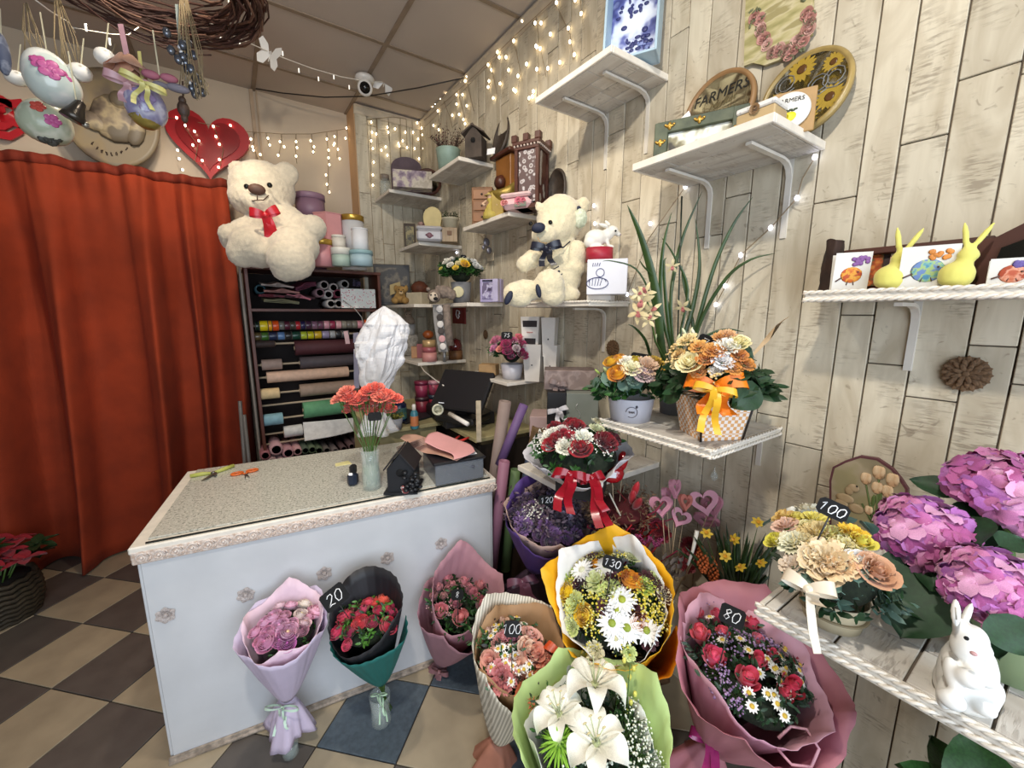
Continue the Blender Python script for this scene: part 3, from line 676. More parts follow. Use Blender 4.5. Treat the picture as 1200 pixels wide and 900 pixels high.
price_tag('',439,488,fwd(p)-.05,'blank black price tag standing in the carnation vase',w=.05,h=.032,stick=.06)
# black birdhouse lantern
p=onc(474,571); t=thing('birdhouse','black metal birdhouse ornament with cut-out hearts beside the vase','birdhouse',T(p)@Rz(-32))
bm=mat('black metal sheet','17181c',.5,var=.1)
g=G(); w2,d2,h2,hp=.05,.055,.1,.16
g.prism([(-w2,0),(w2,0),(w2,h2),(0,hp),(-w2,h2)],.003,M=T(0,-d2,0)@Rx(90)); g.prism([(-w2,0),(w2,0),(w2,h2),(0,hp),(-w2,h2)],.003,M=T(0,d2,0)@Rx(90)); g.box((-w2,0,h2/2),(.003,2*d2,h2)); g.box((w2,0,h2/2),(.003,2*d2,h2)); g.box((0,0,.004),(.13,.14,.008)); g.obj('house',bm,t)
for s_ in(-1,1): G().box((0,0,0),(.088,.15,.005),b=.001).obj('roof',mat('black roof sheet','201d20',.45),t,M=T(s_*.031,0,.135)@Ry(s_*50))
g=G(); g.lathe([(.001,0),(.016,0),(.016,.003),(.001,.003)],14,M=T(0,-d2-.002,.085)@Rx(90)); g.obj('opening',mat('dark hole','050505',.9),t)
g=G(); rd=random.Random(9)
for k in range(26): g.ell((.045+rd.uniform(-.03,.03),-d2-.02+rd.uniform(-.015,.012),.02+rd.uniform(0,.08)),(.011,.011,.007),nu=6,nv=4)
g.obj('metal_bush',bm,t,kind='stuff'); G().ell((.02,-d2-.018,.018),(.014,.01,.012)).ell((.012,-d2-.022,.032),(.008,.007,.008)).obj('painted_bird',patmat('painted bird','noise',['e8e0d8','b9353a','3a3a40','e8e0d8'],60,.5),t)
# clear box with black lid, papers on top
bp=CM.inverted()@onc(538,566); t=thing('storage_box','clear plastic storage box with a black lid at the counter end','storage box',CM@T(bp.x+.01,bp.y+.115,CH+.007))
g=G(); bw,bd,bh=.205,.2,.085
g.box((0,-bd/2,bh/2),(bw,.004,bh)); g.box((0,bd/2,bh/2),(bw,.004,bh)); g.box((-bw/2,0,bh/2),(.004,bd,bh)); g.box((bw/2,0,bh/2),(.004,bd,bh)); g.box((0,0,.002),(bw,bd,.004)); g.obj('body',mat('frosted clear plastic','c9ced6',.25,trans=.75,var=0),t)
G().box((0,0,bh+.006),(bw+.022,bd+.022,.012),b=.004).obj('lid',mat('black lid','1b1b20',.35),t)
g=G(); rd=random.Random(5)
for k in range(22): q=V((rd.uniform(-.08,.08),rd.uniform(-.08,.08),.012+.045*rd.random())); g.tube([q,q+V((rd.uniform(-.03,.03),rd.uniform(-.03,.03),.01)),q+V((rd.uniform(-.04,.04),rd.uniform(-.04,.04),.0))],.005,5)
g.obj('tangled_ribbon_inside',mat('dark ribbon scraps','55555f',.4),t,kind='stuff')
G().box((.055,-.02,bh+.0135),(.05,.03,.001)).box((.065,-.06,bh+.0135),(.045,.028,.001)).obj('label_stickers',CHALK,t,label='white label stickers')
BXM=t.matrix_basis.copy()
# sheets of pink paper curling over the birdhouse and lid
def sheet(name,m,pts,label,cat='paper',t_=.0008,par=None):
    """pts: grid rows of world points, smoothly interpolated"""
    nv=len(pts)-1;nu=len(pts[0])-1
    def cr(a,b,c,d,f): return b+(c-a)*(.5*f)+(a*2-b*5+c*4-d)*(.5*f*f)+((b-c)*3+d-a)*(.5*f*f*f)
    def row(r,u):
        x=u*(len(r)-1); i=min(int(x),len(r)-2); f=x-i; g_=lambda k:r[max(0,min(len(r)-1,k))]; return cr(g_(i-1),g_(i),g_(i+1),g_(i+2),f)
    P=[[V(q) for q in r] for r in pts]
    def fn(u,v): return row([row(r,u) for r in P],v)
    g=G(); g.surf(fn,nu*6,nv*6); o=g.obj(name,m,par,world=par is not None,solid=t_)
    return tag(o,label,cat) if par is None else o
z0=CH+.007+.085+.018; q=BXM
def bx(x,y,z): return q@V((x,y,.0985+z))
sheet('paper_sheet',mat('kraft and rose paper','c49a86',.6,var=.05),[[bx(-.2,.1,.06),bx(-.13,.03,.01),bx(-.075,-.05,.012),bx(-.02,-.12,.0)],[bx(-.17,.14,.06),bx(-.09,.06,.015),bx(-.03,-.02,.006),bx(.02,-.095,.003)],[bx(-.12,.16,.05),bx(-.03,.1,.02),bx(.03,.03,.01),bx(.07,-.06,.003)]],'kraft-backed wrapping sheet lying over the storage box')
pm=mat('candy pink paper','e3a5a4',.6,var=.04); sheet('paper_sheet',pm,[[bx(-.11,.05,.045),bx(-.07,-.02,.03),bx(-.03,-.09,.022),bx(-.035,-.13,.012)],[bx(-.07,.12,.055),bx(-.01,.03,.028),bx(.03,-.05,.02),bx(.03,-.115,.014)],[bx(-.02,.16,.05),bx(.05,.08,.025),bx(.085,.0,.018),bx(.08,-.07,.01)]],'curled sheet of pink wrapping paper on the storage box')
g=G(); 
for k in range(5): g.box((0,0,k*.006),(.1,.07,.003),M=Rz(k*3)@Ry(3))
tag(g.obj('folded_paper',mat('dark red-brown card','5c3a34',.6,col2='c9a99a',vs=12),M=T(BXM@V((-.16,.06,.12)))@Rz(-60)@Ry(-25)),'stack of folded brown papers above the birdhouse','paper')
# red pliers
p=BXM@V((.05,.1,.1)); t=thing('pliers','red-handled florist pliers behind the pink paper','pliers',T(p)@Rz(30))
for s_ in(-1,1): G().tube([(0,0,.006),(.03,s_*.02,.008),(.07,s_*.026,.01)],[.005,.006,.005],6).obj('handle',mat('red grip','c8322c',.4),t)
G().prism([(0,-.01),(-.03,-.004),(-.03,.004),(0,.01)],.01).obj('jaws',stl,t)
# ================================================================= work desk behind the counter, and what is piled on it
DZ=.86
p=oz(560,497,DZ)
t=thing('desk','cream-edged work desk behind the counter with dark front','desk',(1.12,2.25,0))
G().box((.055,.1,DZ-.012),(.39,1.15,.024),b=.003).obj('desktop',mat('cream desk laminate','a89d74',.5),t); G().box((-.1,.12,DZ/2-.02),(.02,1.1,DZ-.06)).obj('panel',mat('dark desk board','241a14',.7),t); G().box((.06,-.45,DZ/2-.02),(.34,.02,DZ-.06)).obj('panel',MATS['dark desk board'],t)
G().box((.06,.1,DZ-.04),(.3,1.1,.02)).obj('underframe',mat('desk frame','6b5a3c',.7),t)
# till monitor seen from behind
c=of(542,458,2.25); t=thing('till_monitor','black point-of-sale monitor tilted back on the desk','monitor',T(c)@Rz(-62))
blk2=mat('black monitor plastic','17161a',.42,var=.05)
G().box((0,0,0),(.34,.035,.25),b=.008,M=Rx(-38)).obj('screen_back',blk2,t); G().box((0,.028,.0),(.22,.03,.16),b=.008,M=Rx(-38)).obj('rear_housing',mat('darker housing','101012',.5),t)
G().box((0,-.0,-.15),(.26,.2,.04),b=.01).box((0,.0,-.09),(.08,.05,.12),M=Rx(0)).obj('stand',mat('monitor stand','0d0d0f',.45),t)
G().box((-.12,.022,.075),(.07,.001,.035),M=Rx(-38)@Rz(0)).obj('paper_slip',CHALK,t,label='white paper slip')
q=of(517,472,2.05); tag(G().box((0,0,0),(.028,.003,.085)).obj('receipt_slip',CHALK,M=faceM(q,-8)),'white receipt slip hanging beside the monitor','receipt')
G().box((-.335,.27,DZ-.012),(.38,.66,.024),b=.003).box((-.335,.27,DZ/2),(.34,.6,DZ-.05)).obj('side_return',MATS['cream desk laminate'],bpy.data.objects['desk'])
g=G(); pts=[of(490,424,2.9),of(497,435,2.6),of(511,446,2.4),of(520,452,2.3)]; g.tube(pts,.004,6); tag(g.obj('cable',mat('white cable','d5cfc4',.4)),'white cable curving from the corner shelf to the monitor','cable')
t=thing('cash_drawer','flat black cash drawer under the till monitor','cash drawer',T(1.1,2.2,DZ+.001)@Rz(-8)); G().box((0,0,.035),(.3,.42,.07),b=.006).obj('case',blk2,t); G().box((-.152,0,.035),(.006,.38,.05),b=.002).obj('drawer_front',mat('darker housing','101012',.5),t)
tag(G().box((0,0,.006),(.24,.3,.012),b=.003).obj('folder',mat('black folder','1a1a20',.5),M=T(.84,2.42,DZ+.001)@Rz(20)),'black folder lying flat on the desk behind the bottles','folder')
# bottles and pots on the desk
def bottle(px,py,F,h,r,cols,name,label,prof=None,group=None):
    p=oz(px,py,DZ+.001); t=thing(name,label,'bottle',p,group)
    G().lathe([(.001,0),(r,0),(r*1.02,h*.05),(r,h*.62),(r*.7,h*.72),(r*.45,h*.76)],18).obj('body',cols[0],t); G().lathe([(r*.5,h*.75),(r*.5,h*.95),(r*.35,h),(.001,h)],14).obj('cap',cols[1],t)
    if len(cols)>2: G().lathe([(r*1.015,h*.12),(r*1.03,h*.14),(r*1.03,h*.5),(r*1.015,h*.52)],18).obj('label_band',cols[2],t)
    return t
navy=mat('navy liquid','1b2748',.2); pink=mat('pink lid','d49fb0',.4)
bottle(468,494,2.35,.17,.045,(navy,pink,mat('teal label','4f7d7c',.5)),'squat_bottle','navy bottle with a pink cap behind the carnations')
bottle(486,502,2.1,.14,.022,(mat('spray can paint','3f7c8c',.35),mat('cream cap','e8ded0',.4),mat('orange label','c97a4c',.5)),'spray_can','teal and orange spray can with a cream cap')
for k,(x,y,F,c1,c2,h,r) in enumerate([(495,484,0,'7a2434','3a2028',.11,.042),(509,481,0,'8c2438','2b3440',.11,.042),(495,484,.111,'8f2f4c','6d1f38',.1,.042),(509,481,.111,'a24058','c9909c',.09,.038),(524,478,0,'b0861f','8a6a1c',.1,.036)]):
    p=oz(x,y,DZ+.001)+V((0,0,F)); t=thing('ribbon_tub','%s round tub in the clutter behind the monitor'%('maroon lower','crimson grey-lidded','plum red lidded upper','rose pink upper','mustard')[k],'tub',p)
    G().lathe([(.001,0),(r*.9,0),(r,h*.8),(.001,h*.8)],18).obj('tub',mat('tub '+c1,c1,.4),t); G().lathe([(r*1.06,h*.78),(r*1.06,h),(.001,h)],18).obj('lid',mat('tub '+c2,c2,.4),t)
p=oz(463,503,DZ+.001)+V((0,0,.031)); t=thing('succulent_pot','grey pot with a small green and yellow plant on the desk','plant',p)
G().lathe([(.001,-.03),(.035,-.03),(.045,.035),(.04,.035),(.032,.0),(.001,0)],18).obj('pot',mat('grey pot','8b8c92',.5),t)
g=G(); rd=random.Random(8)
for k in range(26): a=rd.random()*TAU; sprig(g,(0,0,.02),(cos(a),sin(a),.9),rd.uniform(.04,.08),5,.022,rd.choice([0,1]),rd,0)
g.obj('leaves',[mat('olive leaf','4a5a2e',.5,var=.3),mat('yellow tinged leaf','8f8a3e',.5,var=.3)],t,kind='stuff')
# marker and small clutter at the desk edge
q=of(556,484,1.9)
tag(G().tube([of(527,485,2.0),of(548,497,1.85)],.011,10).obj('marker_pen',mat('white marker','dcd6cc',.4)),'thick white marker pen lying by the monitor','pen')
tag(G().lathe([(.025,0),(.03,.004),(.03,.012),(.02,.012),(.02,0)],20).obj('tape_roll',mat('clear tape','b9b49a',.3),M=faceM(of(513,480,2.05),0)),'roll of clear tape under the monitor','tape')
# upright rolls of wrapping paper between counter and wall
def roll(p0,p1,r,m,label,name='paper_roll',inner=None,group=None,hollow=.72):
    p0=V(p0);p1=V(p1); L=(p1-p0).length; t=thing(name,label,'paper roll',axes(p0,p1-p0),group)
    g=G(); g.lathe([(r*hollow,.003),(r,0),(r,L),(r*hollow,L),(r*hollow*.98,L-.12 if L>.2 else L*.5),(.001,L-.12 if L>.2 else L*.5)],24); g.lathe([(r*.99,0),(.001,0)],24); g.obj('rolled_paper',m,t)
    n_=40; pts=[]; h=[]
    g=G(); g.surf(lambda u,v:((r*1.0+.0015*(u))*cos(u*5.2+1),(r+.0015*u)*sin(u*5.2+1),.004+(L-.006)*v),24,1); g.obj('loose_edge',inner or m,t,solid=.0008); return t
def up(px,pt,bx_,by_,F,F2=None): return of(bx_,by_,F2 or F),of(px,pt,F)
F0=1.78
roll(*up(592,470,568,640,1.86),.028,mat('taupe paper','8f7c74',.7,var=.06),'tall taupe roll of wrapping paper by the desk')
roll(*up(614,474,585,545,1.8,1.78),.02,mat('purple paper','6f5482',.6,var=.06),'slim purple roll of wrapping paper leaning right')
roll(*up(591,540,576,668,1.74),.024,mat('mauve pink paper','9c6a80',.6,var=.06),'mauve pink roll of wrapping paper beside the counter end')
roll(*up(604,550,592,668,1.8),.022,mat('sage green paper','637d50',.6,var=.06),'short sage green roll of wrapping paper')
roll(*up(631,500,602,640,1.9),.03,mat('brown kraft paper','6d5436',.7,var=.06),'brown kraft roll behind the purple roll')
roll(*up(622,535,604,640,1.84),.024,mat('slate blue paper','3f4a62',.6,var=.06),'slate blue roll behind the sage roll')
roll(*up(630,560,618,640,1.75),.022,mat('grey green paper','54564a',.6,var=.06),'dark grey-green roll below the cream shelf tip')
tag(G().box((0,0,0),(.024,.01,.2),b=.002).box((-.006,-.006,0),(.004,.004,.19)).obj('wooden_batten',mat('pale weathered wood','b3a388',.7,var=.2,vs=40),M=T(of(561,494,1.85))@Rz(-30)),'upright pale wooden slat at the end of the storage box','batten')
# dark cabinet under the desk end, behind the bouquets
tag(G().box((0,0,.27),(.3,.45,.54),b=.004).obj('floor_cabinet',mat('dark brown board','35251b',.6,var=.15),M=T(1.18,1.62,0)),'dark brown low cabinet between the counter and the plank wall','cabinet')
# ================================================================= back of the shop
FW=V((sy_,cy_,0)); RT=V((cy_,-sy_,0))
def spn(xl,xr,yt,yb,F=None,z=None,deep=0):
    cx=(xl+xr)/2
    if F is None: p=oz(cx,yb,z); F=fwd(p)
    else:
        p=of(cx,yb,F)
    w_=(of(xl,yb,F)-of(xr,yb,F)).length; h=of(cx,yt,F).z-p.z
    if z is not None: h=of(cx,yt,F).z-z; p.z=z
    p=p+FW*deep; return p,w_*(1+deep/F),h*(1+deep/F)
def blob(name,m,items,parent=None,rem=.007,disp=.0,ds=.012,**kw):
    """one closed figure from swellings given as (px,py,F, half-sizes in m, roll)"""
    g=G()
    for it in items:
        px,py,F,r=it[:4]; roll=it[4] if len(it)>4 else 0
        r=(r,r,r) if not isinstance(r,tuple) else r
        g.ell((0,0,0),r,M=faceM(of(px,py,F),roll),nu=18,nv=12)
    o=g.obj(name,m,parent,world=parent is not None,**kw); smoothed(o,rem,disp,ds); return o
def dot(parent,name,m,px,py,F,r,roll=0,label=None):
    o=G().ell((0,0,0),r,M=faceM(of(px,py,F),roll),nu=14,nv=9).obj(name,m,parent,world=True)
    if label:o['label']=label
    return o
def line(parent,name,m,pts,r,label=None): return G().tube([of(*p) for p in pts],r,5).obj(name,m,parent,world=True)
# curtain
p0=oy(-40,176,3.44); cm_=mat('rust red velvet','963412',.9,var=.18,vs=6,bump=.2,bs=200)
def curt(u,v):
    x=-2.1+2.16*u; z=2.325-(2.325-.012)*v; s_=x+.10*v*v; f=s_*23+1.6*sin(s_*4.1)+.9*sin(s_*9.7+2)
    gath=.55+.45*min(1,v*3.0); amp=.06+.10*min(1,v*1.8)
    w1=sin(f); w1=(abs(w1)**.7)*(1 if w1>0 else -1); y=3.355-amp*gath*(w1*.8+.35*sin(f*.5+1.1+v)+.14*sin(2.3*f+1+2.2*v)*(1-.5*v))-.015*sin(s_*70)*(1-v)**12-(.09*v**4*(.5+.5*sin(s_*6)))
    return (min(.075,x+.055*cos(f)*gath*.5*(.4+.6*v)+.03*v*sin(v*3+x*2)),min(y,3.465),z+.008*sin(s_*40)*(1-v)**8)
t=thing('curtain','heavy rust red velvet curtain hung across the back wall','curtain',(-1,3.42,0))
g=G(); g.surf(curt,300,26); g.obj('drape',cm_,t,world=True,solid=.004)
g=G(); g.surf(lambda u,v:(curt(u,0)[0],curt(u,0)[1]-.006+.002*v,2.335-.05*v+.004*sin(u*90)),300,2); g.obj('heading_hem',mat('rust red hem','7f2a14',.85,var=.15),t,world=True,solid=.006)
G().tube([(-2.2,3.44,2.3),(.14,3.44,2.3)],.011,8).obj('rod',mat('curtain rod','5a4636',.4),t,world=True)
# ---- ribbon and paper unit
UX0,UX1,UY0,UY1,UZ=.09,.925,3.08,3.46,1.79
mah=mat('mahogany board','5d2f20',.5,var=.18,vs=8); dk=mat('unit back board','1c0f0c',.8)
t=thing('ribbon_unit','dark mahogany open unit filled with ribbon spools and paper rolls','shelving unit',((UX0+UX1)/2,UY0,0)); U=t
for x in(UX0+.009,UX1-.009): G().box((x,(UY0+UY1)/2,UZ/2),(.018,UY1-UY0,UZ),b=.001).obj('side_panel',mah,t,world=True)
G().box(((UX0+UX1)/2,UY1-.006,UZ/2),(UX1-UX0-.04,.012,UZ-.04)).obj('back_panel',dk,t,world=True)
G().box(((UX0+UX1)/2,(UY0+UY1)/2,UZ-.009),(UX1-UX0+.01,UY1-UY0+.01,.018),b=.001).obj('top',mah,t,world=True)
zS=oy(370,362,UY0).z
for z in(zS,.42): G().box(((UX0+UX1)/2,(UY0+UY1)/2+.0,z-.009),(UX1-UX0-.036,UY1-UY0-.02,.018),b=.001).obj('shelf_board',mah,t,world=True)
G().box((UX0-.02,UY0+.1,.9),(.012,.04,1.78)).obj('hanging_strip',mat('pale strip','8d8174',.6),t,world=True)
rodm=mat('pale rod','b9a78e',.5); YR=UY0+.06
def rodz(py): return oy(370,py,YR).z
rows=[]
for py in (381,392,401,424,438,456,469,485,501,512):
    z=rodz(py); G().tube([(UX0+.018,YR,z),(UX1-.018,YR,z)],.007,8).obj('rod',rodm,t,world=True); rows.append(z)
def spool(px0,px1,py,r,col,label,shiny=.3,name='ribbon_spool',cat='ribbon spool',group=None,sheet_=0,sc2=None):
    a=oy(px0,py,YR).x;b_=oy(px1,py,YR).x; z=rodz(py); L=b_-a
    m=mat('ribbon '+col+str(shiny),col,shiny,var=.12,vs=30)
    t=thing(name,label,cat,T(a,YR,z)@Ry(90),group)
    g=G(); g.lathe([(.009,.001),(r*.96,0),(r,.003),(r,L-.003),(r*.96,L),(.009,L-.001),(.009,.001)],26); g.obj('winding',m,t)
    if name=='ribbon_spool':
        for q in(0,L): G().lathe([(.009,q-.0006),(r*1.06,q-.0006),(r*1.06,q+.0006),(.009,q+.0006)],22).obj('flange',mat('spool card','6a6058',.6),t)
    else: G().lathe([(.008,-.004),(.013,-.004),(.013,L+.004),(.008,L+.004),(.008,-.004)],14).obj('core',mat('card core','b59f84',.7),t)
    return t
names1=[('102a1e','dark green'),('e0c81c','yellow'),('e6a01c','amber'),('e2541c','orange-red'),('77726c','grey'),('5a2436','wine'),('4a4238','charcoal brown'),('b82c34','crimson'),('2a2450','indigo'),('4a2a44','plum'),('8c6478','dusty mauve'),('6c4258','dark mauve'),('c08896','rose'),('8a2c48','magenta wine'),('d09aa0','blush pink'),('8a8478','silver grey'),('6f6a62','pewter'),('7a756a','pewter olive'),('d28c98','shell pink'),('e85c1c','bright orange')]
x=299.0
for i,(c_,n_) in enumerate(names1):
    w_=[5,10,5,8,6,7,6,6,6,7,7,7,7,7,7,6,6,6,8,9][i]; 
    spool(x,x+w_-.6,381,.034 if i in(1,2,3,19) else .029,c_,'%s ribbon spool on the upper ribbon rod'%n_); x+=w_
names2=[('5a4a2e','olive brown'),('3f6a2a','leaf green'),('1f2c4c','dark navy'),('5c7fae','sky blue'),('2a2a2a','black'),('1f4a3a','bottle green'),('b9c83a','lime yellow'),('c9c01c','chartreuse'),('c4a024','old gold'),('8f86a4','lilac grey'),('9fa3a6','silver'),('23272c','black satin'),('555a5c','gunmetal')]
x=298.0
for i,(c_,n_) in enumerate(names2):
    w_=[8,9,10,9,8,10,8,8,9,9,7,7,9][i]; spool(x,x+w_-.7,392.5,.027,c_,'%s ribbon spool on the lower ribbon rod'%n_); x+=w_
def proll(a,b_,py,r,col,label): return spool(a,b_,py,r,col,label,.7,'paper_roll','paper roll')
proll(299,322,401,.024,'3a2a26','dark brown narrow roll, top left in the unit'); proll(345,415,407,.05,'4a1f26','wide wine red paper roll in the unit')
proll(306,330,424,.036,'a08a80','narrow taupe roll below the brown one'); proll(351,415,424,.04,'4b4348','wide charcoal paper roll in the unit')
proll(312,408,438,.038,'d8b49c','long peach beige paper roll in the unit'); proll(303,327,456,.036,'e3c694','narrow cream yellow roll in the unit')
proll(351,420,456,.044,'9a8474','wide taupe paper roll above the green one'); proll(308,331,485,.04,'8ab4c0','narrow pale blue roll in the unit')
proll(355,425,479,.058,'5f9a70','wide green paper roll in the unit'); proll(332,354,501,.04,'d9d8d6','narrow white roll in the unit'); proll(355,425,501,.03,'e6e4e2','wide white paper roll with its end hanging loose')
sheet('paper_sheet',MATS['ribbon e6e4e20.7'],[[oy(355,495,YR-.03),oy(390,492,YR-.03),oy(430,488,YR-.03)],[oy(356,506,YR-.045),oy(392,502,YR-.045),oy(430,496,YR-.045)],[oy(357,517,YR-.06),oy(392,511,YR-.06),oy(430,501,YR-.06)]],'loose white paper end hanging off the wide roll')
# hanging ribbon ends
for (a,b_,w_,m,l) in [((405,388),(408,406),.03,mat('blush satin','d9b4b8',.3),'short blush ribbon end with a slanted cut'),((417,390),(418,455),.038,mat('grey lilac satin','9c98ac',.3),'long grey lilac ribbon hanging down the unit')]:
    p=oy(*a,YR-.04);q=oy(*b_,YR-.045); g=G(); g.ribbon([p,p.lerp(q,.5)+V((0,-.006,0)),q],(1,0,.1),w_); tag(g.obj('ribbon_end',m),l,'ribbon')
g=G(); g.tube([oy(402,352,3.07),oy(416,362,3.05),oy(424,372,3.04),oy(426,385,3.05)],.003,5); tag(g.obj('twine',mat('grey twine','a8a4a0',.6)),'thin grey cord trailing over the unit shelf','cord')
# top compartment: folded papers left, core tubes in the middle, floral box right
def coreroll(px,py,r,L,m,label,group=None,y0=UY0+.01,z=None):
    p=oy(px,py,y0); t=thing('paper_roll',label,'paper roll',T(p)@Rx(-90),group)
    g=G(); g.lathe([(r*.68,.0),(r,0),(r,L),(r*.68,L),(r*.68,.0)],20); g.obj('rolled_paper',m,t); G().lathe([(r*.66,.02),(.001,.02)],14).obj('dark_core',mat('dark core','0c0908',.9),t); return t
tubes=[(380,334,'9c8f8c'),(391,337,'a49a96'),(375,343,'8a6a70'),(385,345,'b3aaa8'),(396,344,'6d2438'),(388,356,'a8a29e'),(397,356,'a39c98'),(404,333,'8f8a86'),(305,339,'1d3f48')]
nm=['left of the upper tube row','right of the upper tube row','dusty rose, middle tube row','pale, middle tube row','wine, middle tube row','pale, bottom left tube','pale, bottom right tube','grey, beside the lilac ribbon','dark teal, at the left among folded papers']
for (x,y,c_),n_ in zip(tubes,nm): coreroll(x,y,.03,.3,mat('tube '+c_,c_,.7),'open-ended paper tube in the unit, '+n_,y0=UY0+.03)
rd=random.Random(12)
def foldp(px,py,w_,h,col,label,rot=0,y=UY0-.0):
    p=oy(px,py,y); t=G()
    n_=rd.randint(3,5)
    for k in range(n_):
        pts=[(-w_/2,0,0),(-w_/4,0,.004*sin(k)),(0,0,.008*k*.5),(w_/4,0,.004),(w_/2,0,0)]; t.ribbon([V(a)+V((0,.1,k*h/n_)) for a in pts],(0,1,.1),.22+.02*k,t=.0025)
    tag(t.obj('folded_paper',mat('folded '+col,col,.65,var=.15,vs=20),M=T(p)@Ry(rot)),label,'paper')
for a in [(330,353,.2,.02,'8f8a68','olive cream folded paper at the bottom left of the unit shelf',4),(345,347,.24,.014,'4f2028','maroon folded paper in the unit',3),(330,341,.2,.014,'b07a72','salmon folded paper in the unit',2),(350,347,.14,.012,'cf7a86','bright pink folded paper edge in the unit',12),(325,334,.18,.012,'b8a8a0','cream pink folded paper on top of the pile',4),(358,336,.13,.03,'7c3450','raspberry folded tissue in the unit',-18),(318,346,.14,.014,'7a1f30','crimson folded paper in the unit',2)]: foldp(*a[:6],rot=a[6])
p0=oy(401,361,UY0);p1=oy(440,339,UY0); t=tag(G().box((0,.1,0),(p1.x-p0.x,.2,p1.z-p0.z),b=.002).obj('floral_box',patmat('red floral print','spot',['b35a6c','cf8f96','eceae4','eceae4','e4e6e0'],62,.5),M=T((p0.x+p1.x)/2,UY0+.01,(p0.z+p1.z)/2)),'white box printed with small red flowers in the unit','box')
c=oy(427,333,UY0+.05); g=G()
for k in range(9): a=k*.7; g.ribbon([(-.05+.02*cos(a+i*.7),.02*sin(a*2+i),.03*sin(i*.55)*(1+.3*sin(a))-.01) for i in range(7)],(0,1,.2),.018)
tag(g.obj('ribbon_bundle',mat('lilac ribbon','8f86a8',.35),M=T(c)@S(1.1)),'tangled lilac ribbon on the floral box','ribbon')
# rolls on the lowest visible shelf, ends towards us
low=[(311,534,.03,'a0646c'),(324,527,.04,'c69aa0'),(338,531,.036,'b78890'),(349,529,.028,'c4969a'),(319,541,.028,'b09090'),(329,541,.026,'a88a8c'),(358,528,.025,'4c5a4c'),(366,527,.026,'5a6a50'),(374,528,.026,'4c5a44'),(383,528,.024,'5a5450'),(393,529,.024,'6d6262'),(403,526,.022,'5c4648'),(412,523,.022,'6a5052'),(420,521,.022,'6f5a5c')]
for i,(x,y,r_,c_) in enumerate(low): coreroll(x,y,r_,.3,mat('low roll '+c_,c_,.7),['dusty red','large shell pink','rose pink','light rose','grey pink lower','mauve lower','deep green','sage green','moss green','grey brown','mauve grey','wine brown','plum brown','muted plum'][i]+' roll end at the foot of the unit',y0=UY0-.02)
# poles by the curtain
for k,(a,b_) in enumerate([((281,470),(285,560)),((286,486),(293,560))]): tag(G().tube([oy(*a,3.05),V((oy(*b_,3.05).x,3.05,0))],.011,8).obj('pole',mat('grey pole','6f6a66',.4)),['taller','shorter'][k]+' grey metal pole standing between curtain and unit','pole')
# ---- cream teddy bear with a red bow
t=thing('teddy_bear','big cream teddy bear with a red bow sitting on the ribbon unit','teddy bear',oy(325,313,3.05)); Fb=2.62
plush=mat('cream plush','dbcfb8',.95,var=.1,vs=45,bump=.9,bs=220,sheen=.5)
k_=.00575
def P(px,py,rx,ry,dz=0,rz=None,roll=0): return (px,py,Fb-dz,(rx*k_,ry*k_,(rz or min(rx,ry))*k_),roll)
blob('body',plush,[P(308,222,31,28,0,27),P(305,233,29,21,.03,24),P(304,237,16,12,.13,14),P(282,205,11,14,.0,7,20),P(335,205,12,13,.0,7,-38),P(328,212,12,9,.0,8,-30),
 P(328,276,33,34,.02,28),P(322,258,26,14,0,20),P(292,272,22,15,.1,15,25),P(274,277,14,12,.14,12,-20),P(272,284,10,9,.14,9),P(352,266,18,13,.06,13,10),P(367,267,13,13,.1,12),
 P(300,290,24,20,.16,18,-20),P(284,296,14,15,.2,12),P(312,296,18,14,.16,16),P(345,290,24,20,.14,19,10),P(341,305,22,20,.22,15,-10),P(336,316,14,12,.22,12)],t,rem=.011,disp=.012,ds=.014)
dot(t,'nose',mat('brown nose','5c4034',.6),301,222,Fb-.2,(.044,.03,.024)); 
for x,y in((289,218.5),(316,217)): dot(t,'eye',mat('black glass eye','0a0a0c',.08),x,y,Fb-.165,.0145)
line(t,'stitched_mouth',mat('dark thread','4a3428',.7),[(301.5,228,Fb-.222),(301.5,234,Fb-.224)],.003); line(t,'stitched_mouth',MATS['dark thread'],[(290,233,Fb-.18),(296,235.5,Fb-.21),(302,234.5,Fb-.225),(309,234.5,Fb-.2),(315,229,Fb-.17)],.003)
bow('neck_bow',mat('red satin','c3202c',.3,var=.1),t,t.matrix_basis.inverted()@faceM(of(311,252,Fb-.22),12)@S(.9),s_=.08,w_=.045,tails=2,tl=.22,seed=2,curl=.2)
# ---- hat boxes beside the bear
def hatbox(xl,xr,yt,yb,cb,cl,label,F=None,z=UZ,lid=.22,deep=.06,six=False,taper=0,handle=False,extra=None):
    p,w_,h=spn(xl,xr,yt,yb,F,z,deep); r=w_/2; n=6 if six else 32; t=thing('hat_box',label,'gift box',T(p)@Rz(10))
    a=mat('box '+cb,cb,.5,var=.04); b_=mat('lid '+cl,cl,.3 if cl=='c9a24a' else .5,var=.04,metal=.7 if cl=='c9a24a' else 0)
    g=G(); g.lathe([(.001,0),(r*(1-taper)*.95,0),(r*.95,h*(1-lid)),(.001,h*(1-lid))],n); 
    if six: g.sm=[False]*len(g.sm)
    g.obj('body',a,t)
    g=G(); g.lathe([(r*.96,h*(1-lid)-.002),(r,h*(1-lid)-.002),(r,h-.004),(r*.97,h),(.001,h)],n)
    if six: g.sm=[False]*len(g.sm)
    g.obj('lid',b_,t); return t
hatbox(344,377,226,256,'8a6a7c','8f7083','round mauve hat box on top of the pile beside the bear',F=2.85,z=None,deep=.05)
hatbox(346,378,256,312,'5f4550','8a6a7c','dark mauve drum box hidden behind the bear',F=2.85,z=UZ,deep=.05)
